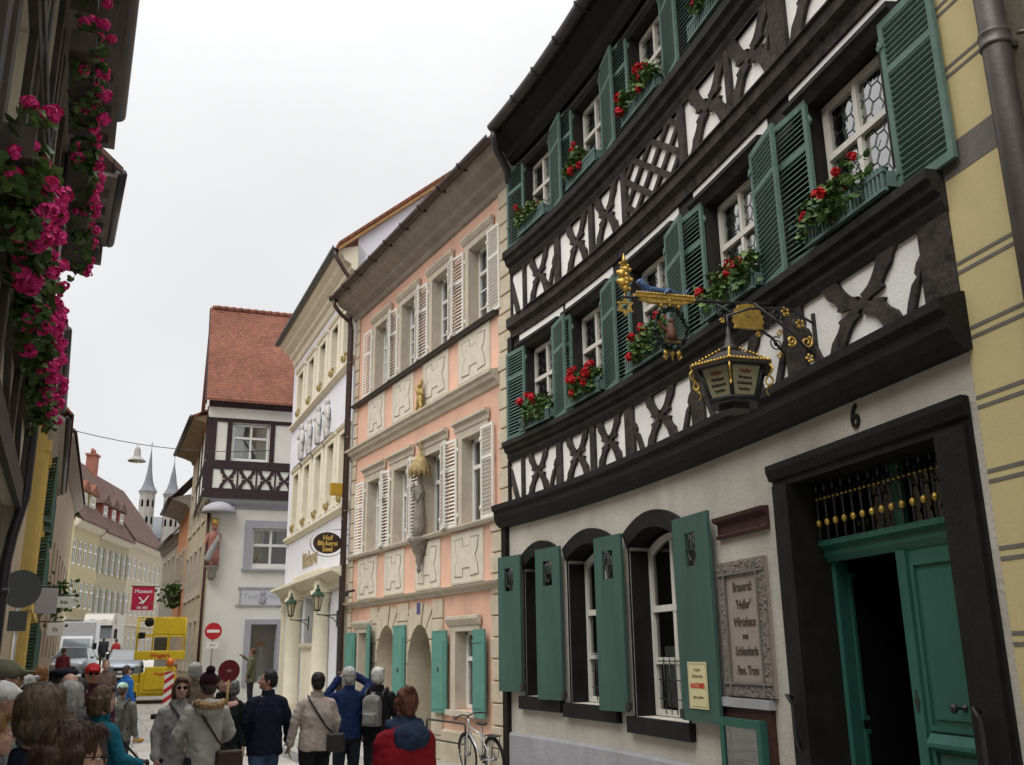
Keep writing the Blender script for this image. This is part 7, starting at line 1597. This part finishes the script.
# ------------------------------------------------------------------ vehicles, lift, barrier, bicycle
TYRE = mat('tyre_rubber', (.018, .018, .018), .85, .15); RIM = mat('alloy_rim', (.4, .4, .41), .35, .1, metal=.7); LAMP = mat('headlamp_glass', (.7, .7, .68), .15, .03, spec=.6); TAILR = mat('red_lamp', (.35, .01, .01), .25, .05)
WG = mat('vehicle_glass', (.10, .12, .13), .08, .15, 2, spec=.8); PLATE = mat('plate_white', (.7, .7, .68), .5)
def wheel(e, x, y, r, w=.2):
    s = 1 if x > 0 else -1
    g = MB(); g.lathe([(r * .62, -w / 2), (r * .94, -w / 2), (r, -w * .3), (r, w * .3), (r * .94, w / 2), (r * .62, w / 2)], (0, 0, 0), 24); g.fmap(lambda a, b, c: (x + c, y + a, r + b)); o = fix_normals(g.build('wheel', TYRE, e))
    g = MB(); g.lathe([(r * .62, -.03), (r * .55, .03), (.06, .05), (.0, .06)], (0, 0, 0), 18); g.fmap(lambda a, b, c: (x + s * (w / 2 - .05) + s * c, y + a, r + b)); fix_normals(g.build('rim', RIM, o))
def car(name, label, x, y, h, col, W_=1.76, L_=4.3, Hh=1.48, front=True, group=None):
    "front looks to -y local"
    e = empty(name, (x, y, gz(y)), radians(h), label, 'car', group); w = W_ / 2; k = Hh / 1.48
    paint = mat('car_paint_%d' % int(col[0] * 999 + col[2] * 77), col, .28, .03, 2, 0, metal=.35, spec=.6)
    # cross sections along the car: (y, half width, sill z, belt z)
    S_ = [(-2.1, .62, .42, .62), (-2.0, .78, .28, .74), (-1.6, w * .98, .24, .86), (-.95, w, .24, .95), (.3, w, .24, .96), (1.5, w, .26, .98), (1.95, w * .93, .32, .97), (2.12, w * .80, .42, .86)]
    g = MB(); n = len(S_); V = []; F = []
    for yy, hw_, z0, z1 in S_:
        z0 *= k; z1 *= k; V += [(-hw_ * .92, yy, z0), (-hw_, yy, z0 + (z1 - z0) * .35), (-hw_ * .99, yy, z0 + (z1 - z0) * .75), (-hw_ * .90, yy, z1), (hw_ * .90, yy, z1), (hw_ * .99, yy, z0 + (z1 - z0) * .75), (hw_, yy, z0 + (z1 - z0) * .35), (hw_ * .92, yy, z0)]
    for i in range(n - 1):
        for q in range(8): r = (q + 1) % 8; F.append((i * 8 + q, i * 8 + r, (i + 1) * 8 + r, (i + 1) * 8 + q))
    F += [tuple(range(7, -1, -1)), tuple((n - 1) * 8 + q for q in range(8))]; g.add(V, F, True)
    o = fix_normals(g.build('body', paint, e)); bevel(o, .03, 2)
    g = MB(); C_ = [(-.98, .95, .80), (-.30, 1.42, .62), (.9, 1.46, .60), (1.75, 1.20, .60), (1.95, .97, .76)]; V = []; F = []
    for yy, z1, hw_ in C_: V += [(-w * .88, yy, .94 * k), (-hw_ * w / .88, yy, z1 * k), (hw_ * w / .88, yy, z1 * k), (w * .88, yy, .94 * k)]
    for i in range(4):
        for q in range(3): F.append((i * 4 + q, i * 4 + q + 1, (i + 1) * 4 + q + 1, (i + 1) * 4 + q))
    g.add(V, F, False); fix_normals(g.build('windows', WG, e))
    g = MB(); V = []
    for yy, z1, hw_ in C_[1:4]: V += [(-hw_ * w / .88 * .96, yy, z1 * k + .01), (hw_ * w / .88 * .96, yy, z1 * k + .01), (-hw_ * w / .88 * .98, yy, z1 * k - .035), (hw_ * w / .88 * .98, yy, z1 * k - .035)]
    F = []
    for i in range(2): a = 4 * i; b = a + 4; F += [(a, a + 1, b + 1, b), (a + 2, b + 2, b + 3, a + 3), (a, b, b + 2, a + 2), (a + 1, a + 3, b + 3, b + 1)]
    g.add(V, F + [(0, 2, 3, 1), (8, 9, 11, 10)]); 
    for s in (-1, 1):
        for i in range(4): p, q = C_[i], C_[i + 1]; g.tube([(s * (p[2] * w / .88 + .005) if i else s * w * .88, p[0], p[1] * k), (s * q[2] * w / .88 if i < 3 else s * w * .88, q[0], q[1] * k)], .03, 6)
    fix_normals(g.build('roof', paint, e))
    for xx in (-w + .1, w - .1):
        for yy in (-1.32, 1.32): wheel(e, xx, yy, .32)
    for s in (-1, 1):
        g = MB(); g.ball((s * .60, -1.98, .66 * k), (.17, .10, .09), 12, 8); g.build('headlight', LAMP, e)
        g = MB(); g.ball((s * .66, 2.0, .80 * k), (.12, .09, .13), 12, 8); g.build('tail_light', TAILR, e)
        g = MB(); g.ball((s * (w + .09), -.75, .98 * k), (.10, .06, .075), 10, 8); g.build('mirror', paint, e)
    g = MB(); g.box(-.45, .45, -2.115, -2.05, .44 * k, .56 * k); g.build('grille', BLK, e)
    g = MB(); g.box(-.26, .26, -2.135, -2.12, .34, .45); g.build('number_plate', PLATE, e)
    return e
car('silver_car', 'silver compact car at the left in front of the white van', 4.2, 55, -14, (.33, .36, .39), W_=1.72, Hh=1.58)
car('silver_car', 'silver blue car parked just left of the yellow lift', 6.45, 53.5, -8, (.28, .33, .38))
def van():
    e = empty('white_van', (5.1, 66, gz(66)), radians(-10), 'white box van with dark windscreen behind the silver compact car', 'van'); e.scale = (.9, .9, .9); PA = mat('white_van_paint', (.42, .43, .45), .35, .04, 3, 0, spec=.5)
    g = MB(); g.sweep([(-1.0, .35), (-1.05, .9), (-.75, 1.15), (-.25, 1.95), (.1, 2.1), (.3, 2.1), (.3, .35)], -.98, .98); bevel(fix_normals(g.build('cab', PA, e)), .06, 3)
    g = MB(); g.box(-1.08, 1.08, .32, 3.6, .6, 3.05); bevel(g.build('box_body', PA, e), .05, 2)
    g = MB(); g.sweep([(-.745, 1.2), (-.27, 1.92), (-.29, 1.93), (-.77, 1.2)], -.84, .84); fix_normals(g.build('windscreen', WG, e))
    for s in (-1, 1):
        g = MB(); g.add([(s * .985, -.6, 1.2), (s * .985, .15, 1.2), (s * .985, .15, 1.85), (s * .985, -.15, 1.85)], [(0, 1, 2, 3)]); g.build('side_window', WG, e)
        g = MB(); g.box(s * 1.05, s * 1.28, -.62, -.5, 1.2, 1.62); bevel(g.build('mirror', BLK, e), .03)
        g = MB(); g.ball((s * .74, -1.02, .82), (.16, .06, .14), 10, 8); g.build('headlight', LAMP, e)
        for yy in (-.35, 2.6): wheel(e, s * .88, yy, .34, .24)
    g = MB(); g.box(-.55, .55, -1.075, -1.03, .62, .86); g.build('grille', BLK, e); g = MB(); g.box(-.26, .26, -1.09, -1.06, .42, .53); g.build('number_plate', PLATE, e)
van()
def truck():
    e = empty('truck', (7.2, 77, gz(77)), radians(-12), 'pale grey lorry with high cab and roof deflector behind the white van', 'truck'); e.scale = (.86, .86, .86); PA = mat('pale_lorry_paint', (.33, .31, .27), .45, .06, 3, 0, spec=.5)
    g = MB(); g.box(-1.22, 1.22, -.1, 2.0, .7, 2.95); bevel(g.build('cab', PA, e), .10, 3)
    g = MB(); g.sweep([(.0, 2.95), (.1, 3.25), (.6, 3.75), (1.9, 3.8), (1.9, 2.95)], -1.15, 1.15); bevel(fix_normals(g.build('roof_deflector', PA, e)), .06, 2)
    g = MB(); g.box(-1.12, 1.12, -.13, -.09, 1.75, 2.62); g.build('windscreen', WG, e)
    g = MB(); g.box(-1.16, 1.16, -.24, -.06, 2.62, 2.78); g.build('sun_visor', BLK, e)
    g = MB(); g.box(-1.0, 1.0, -.14, -.09, 1.02, 1.5); g.build('grille', BLK, e)
    g = MB(); g.box(-1.2, 1.2, -.2, .1, .4, .72); bevel(g.build('bumper', mat('dark_bumper', (.04, .04, .042), .6), e), .04)
    g = MB(); g.box(-1.25, 1.25, 2.2, 9.0, 1.0, 3.9); bevel(g.build('box_body', PA, e), .04)
    for s in (-1, 1):
        g = MB(); g.box(s * 1.32, s * 1.58, -.1, .05, 1.7, 2.5); bevel(g.build('mirror', BLK, e), .04)
        g = MB(); g.box(s * .62, s * 1.08, -.215, -.19, .5, .66); g.build('headlight', LAMP, e)
        g = MB(); g.box(s * .3, s * .7, -.02, .02, 3.3, 3.42); g.fmap(lambda a, b, c: (a, b + .1, c)); g.build('marker_light', LAMP, e)
        for yy in (.7, 6.5): wheel(e, s * 1.0, yy, .5, .3)
truck()
# yellow scissor lift
YL = mat('machine_yellow', (.60, .42, .012), .45, .08, 4, .1, 30, spec=.4, stain=.12, stain_col=(.25, .18, .03)); RL = mat('red_logo', (.42, .02, .02), .5)
e = empty('scissor_lift', (5.25, 34.8, gz(34.8)), radians(-8), 'yellow scissor lift with railed platform parked in the middle of the street', 'lift')
g = MB(); g.box(-.72, .72, -.9, 1.2, .22, .62); g.box(-.55, .55, -1.0, -.9, .30, .95); g.box(-.80, -.56, -.85, 1.1, .2, .9); bevel(g.build('chassis', YL, e), .03)
g = MB(); g.box(-.42, .52, -1.06, -.96, .42, 1.12); bevel(g.build('front_cabinet', YL, e), .03)
g = MB()
for i in range(4):
    z = .66 + i * .14
    for s in (-.5, .5):
        g.box(s - .04, s + .04, -.85, 1.1, z, z + .09)
g.build('scissor_arms', mat('dark_machine_grey', (.06, .06, .062), .55, .15), e)
g = MB(); g.box(-.78, .78, -1.0, 1.25, 1.34, 1.62); bevel(g.build('platform', YL, e), .02)
g = MB()
for x in (-.74, -.25, .25, .74):
    for y in (-.96, 1.2): g.tube([(x, y, 1.6), (x, y, 2.66)], .024, 8)
for z in (2.12, 2.66):
    g.tube([(-.74, -.96, z), (.74, -.96, z), (.74, 1.2, z), (-.74, 1.2, z), (-.74, -.96, z)], .024, 8)
g.build('guard_rail', YL, e)
g = MB(); g.box(-.22, .72, -.985, -.955, 2.14, 2.64); bevel(g.build('control_panel', YL, e), .01)
g = MB(); g.lathe([(.13, -.03), (.15, 0), (.13, .03)], (0, 0, 0), 14); g.fmap(lambda a, b, c: (a - .40, -.98 + c, b + 2.52)); g.box(-.7, -.5, -1.05, -.9, 2.0, 2.2); g.build('work_lamp', BLK, e)
g = MB(); add_text(g, 'Wagert', .19, .0, 1.0, 1.41, depth=.003, bold=.006); add_text(g, 'Wagert', .13, -.05, 1.06, .86, depth=.003, bold=.004); g.fmap(lambda a, b, c: (-a, -b, c)); g.build('lettering', RL, e)
for s in (-1, 1):
    for yy in (-.7, .9): wheel(e, s * .72, yy, .24, .2)
g = MB(); g.box(-.2, .2, -.5, .3, 1.64, 2.05); bevel(g.build('tool_crate', mat('dark_machine_grey', (.06, .06, .062)), e), .02)
# red and white barrier board with orange beacon
e = empty('barrier_beacon', (4.62, 28.6, gz(28.6)), radians(-8), 'red and white striped barrier board with orange beacon lamp', 'barrier')
g = MB(); g.box(-.4, .4, -.2, .2, 0, .12); bevel(g.build('base', BLK, e), .03)
g = MB(); g.box(-.125, .125, -.025, .025, .1, 1.22); g.build('board', WHT, e)
for i in range(5):
    g = MB(); z = .12 + i * .25; P = [(-.124, z), (.124, min(z + .18, 1.21)), (.124, min(z + .30, 1.215)), (-.124, min(z + .12, 1.2))]; g.prism(P, .0255, .028); g.fmap(lambda a, b, c: (a, -b, c)); fix_normals(g.build('red_stripe', RED, e))
g = MB(); g.box(-.09, .09, -.05, .05, 1.22, 1.36); bevel(g.build('battery_case', YL, e), .015); g = MB(); g.lathe([(.10, 0), (.11, .1), (.09, .18), (.03, .2)], (0, 0, 1.36), 14); g.build('beacon_lamp', mat('orange_lens', (.62, .13, .01), .25, .05, spec=.5), e)
# bicycle leaning on the pink house
e = empty('bicycle', (7.32, 14.75, 0), pi / 2, 'silver and black bicycle leaning at the pink house wall', 'bicycle'); e.rotation_euler = (radians(-7), 0, pi / 2); e.scale = (.9, .9, .9)
SIL = mat('silver_frame_paint', (.55, .56, .58), .3, .05, metal=.5)
def bwheel(x):
    g = MB(); r = .34; g.tube([(x + r * cos(2 * pi * k / 36), 0, r + r * sin(2 * pi * k / 36)) for k in range(37)], .02, 8); w = g.build('wheel', TYRE, e)
    g = MB()
    for k in range(24): a = 2 * pi * k / 24; g.tube([(x, .02 * (-1) ** k, r), (x + (r - .02) * cos(a), 0, r + (r - .02) * sin(a))], .002, 4)
    g.tube([(x + (r - .025) * cos(2 * pi * k / 36), 0, r + (r - .025) * sin(2 * pi * k / 36)) for k in range(37)], .009, 6); g.tube([(x, -.05, r), (x, .05, r)], .025, 8); g.build('rim', RIM, w)
bwheel(.54); bwheel(-.52)
g = MB()
for P, r in (([(-.05, 0, .30), (-.17, 0, .86)], .018), ([(-.05, 0, .30), (.40, 0, .76)], .022), ([(-.14, 0, .72), (.39, 0, .84)], .018), ([(.38, 0, .74), (.36, 0, .98)], .022), ([(.39, .04, .72), (.54, .05, .34)], .014), ([(.39, -.04, .72), (.54, -.05, .34)], .014), ([(-.05, .03, .30), (-.52, .05, .34)], .012), ([(-.05, -.03, .30), (-.52, -.05, .34)], .012), ([(-.15, .03, .72), (-.52, .05, .34)], .011), ([(-.15, -.03, .72), (-.52, -.05, .34)], .011)): g.tube(P, r, 8)
g.build('frame', SIL, e)
g = MB(); g.tube([(.30, -.30, 1.04), (.36, -.12, 1.06), (.37, 0, 1.02), (.36, .12, 1.06), (.30, .30, 1.04)], .013, 8); g.tube([(.30, -.30, 1.04), (.22, -.31, 1.03)], .019, 8); g.tube([(.30, .30, 1.04), (.22, .31, 1.03)], .019, 8); g.tube([(.36, 0, .95), (.37, 0, 1.03)], .017, 8); g.build('handlebar', IRON, e)
g = MB(); g.ball((-.20, 0, .92), (.14, .075, .035), 12, 8); g.cap((-.1, 0, .92), (.02, 0, .915), .035, .02, 8); g.build('saddle', LEATH, e)
g = MB(); g.box(-.78, -.36, -.07, .07, .73, .745); g.tube([(-.72, .06, .73), (-.54, .07, .36)], .007, 5); g.tube([(-.72, -.06, .73), (-.54, -.07, .36)], .007, 5); g.build('carrier', IRON, e)
g = MB(); g.lathe([(.09, -.01), (.09, .01)], (0, 0, 0), 18); g.fmap(lambda a, b, c: (a - .05, b * 0 + c - .05, b + .30)); g.tube([(-.05, -.08, .30), (.10, -.08, .22)], .01, 6); g.box(.06, .16, -.15, -.08, .21, .23); g.tube([(-.05, .05, .30), (-.20, .05, .38)], .01, 6); g.box(-.25, -.15, .05, .12, .37, .39); fix_normals(g.build('crank', IRON, e))
def fender(x, a0, a1):
    g = MB(); g.tube([(x + .375 * cos(a0 + (a1 - a0) * k / 14), 0, .34 + .375 * sin(a0 + (a1 - a0) * k / 14)) for k in range(15)], .022, 6); g.build('mudguard', BLK, e)
fender(-.52, .5, 3.3); fender(.54, .2, 2.6)
# bicycle rack hoop of the window front
e = empty('bicycle_rack', (7.62, 16.9, 0), 0, 'dark iron hoop rack behind the bicycle', 'rack')
g = MB(); g.tube([(0, -.85, 0), (0, -.85, .68), (0, -.8, .72), (0, .8, .72), (0, .85, .68), (0, .85, 0)], .02, 8); g.tube([(0, -.85, .38), (0, .85, .38)], .016, 8); g.build('hoop', IRON, e)
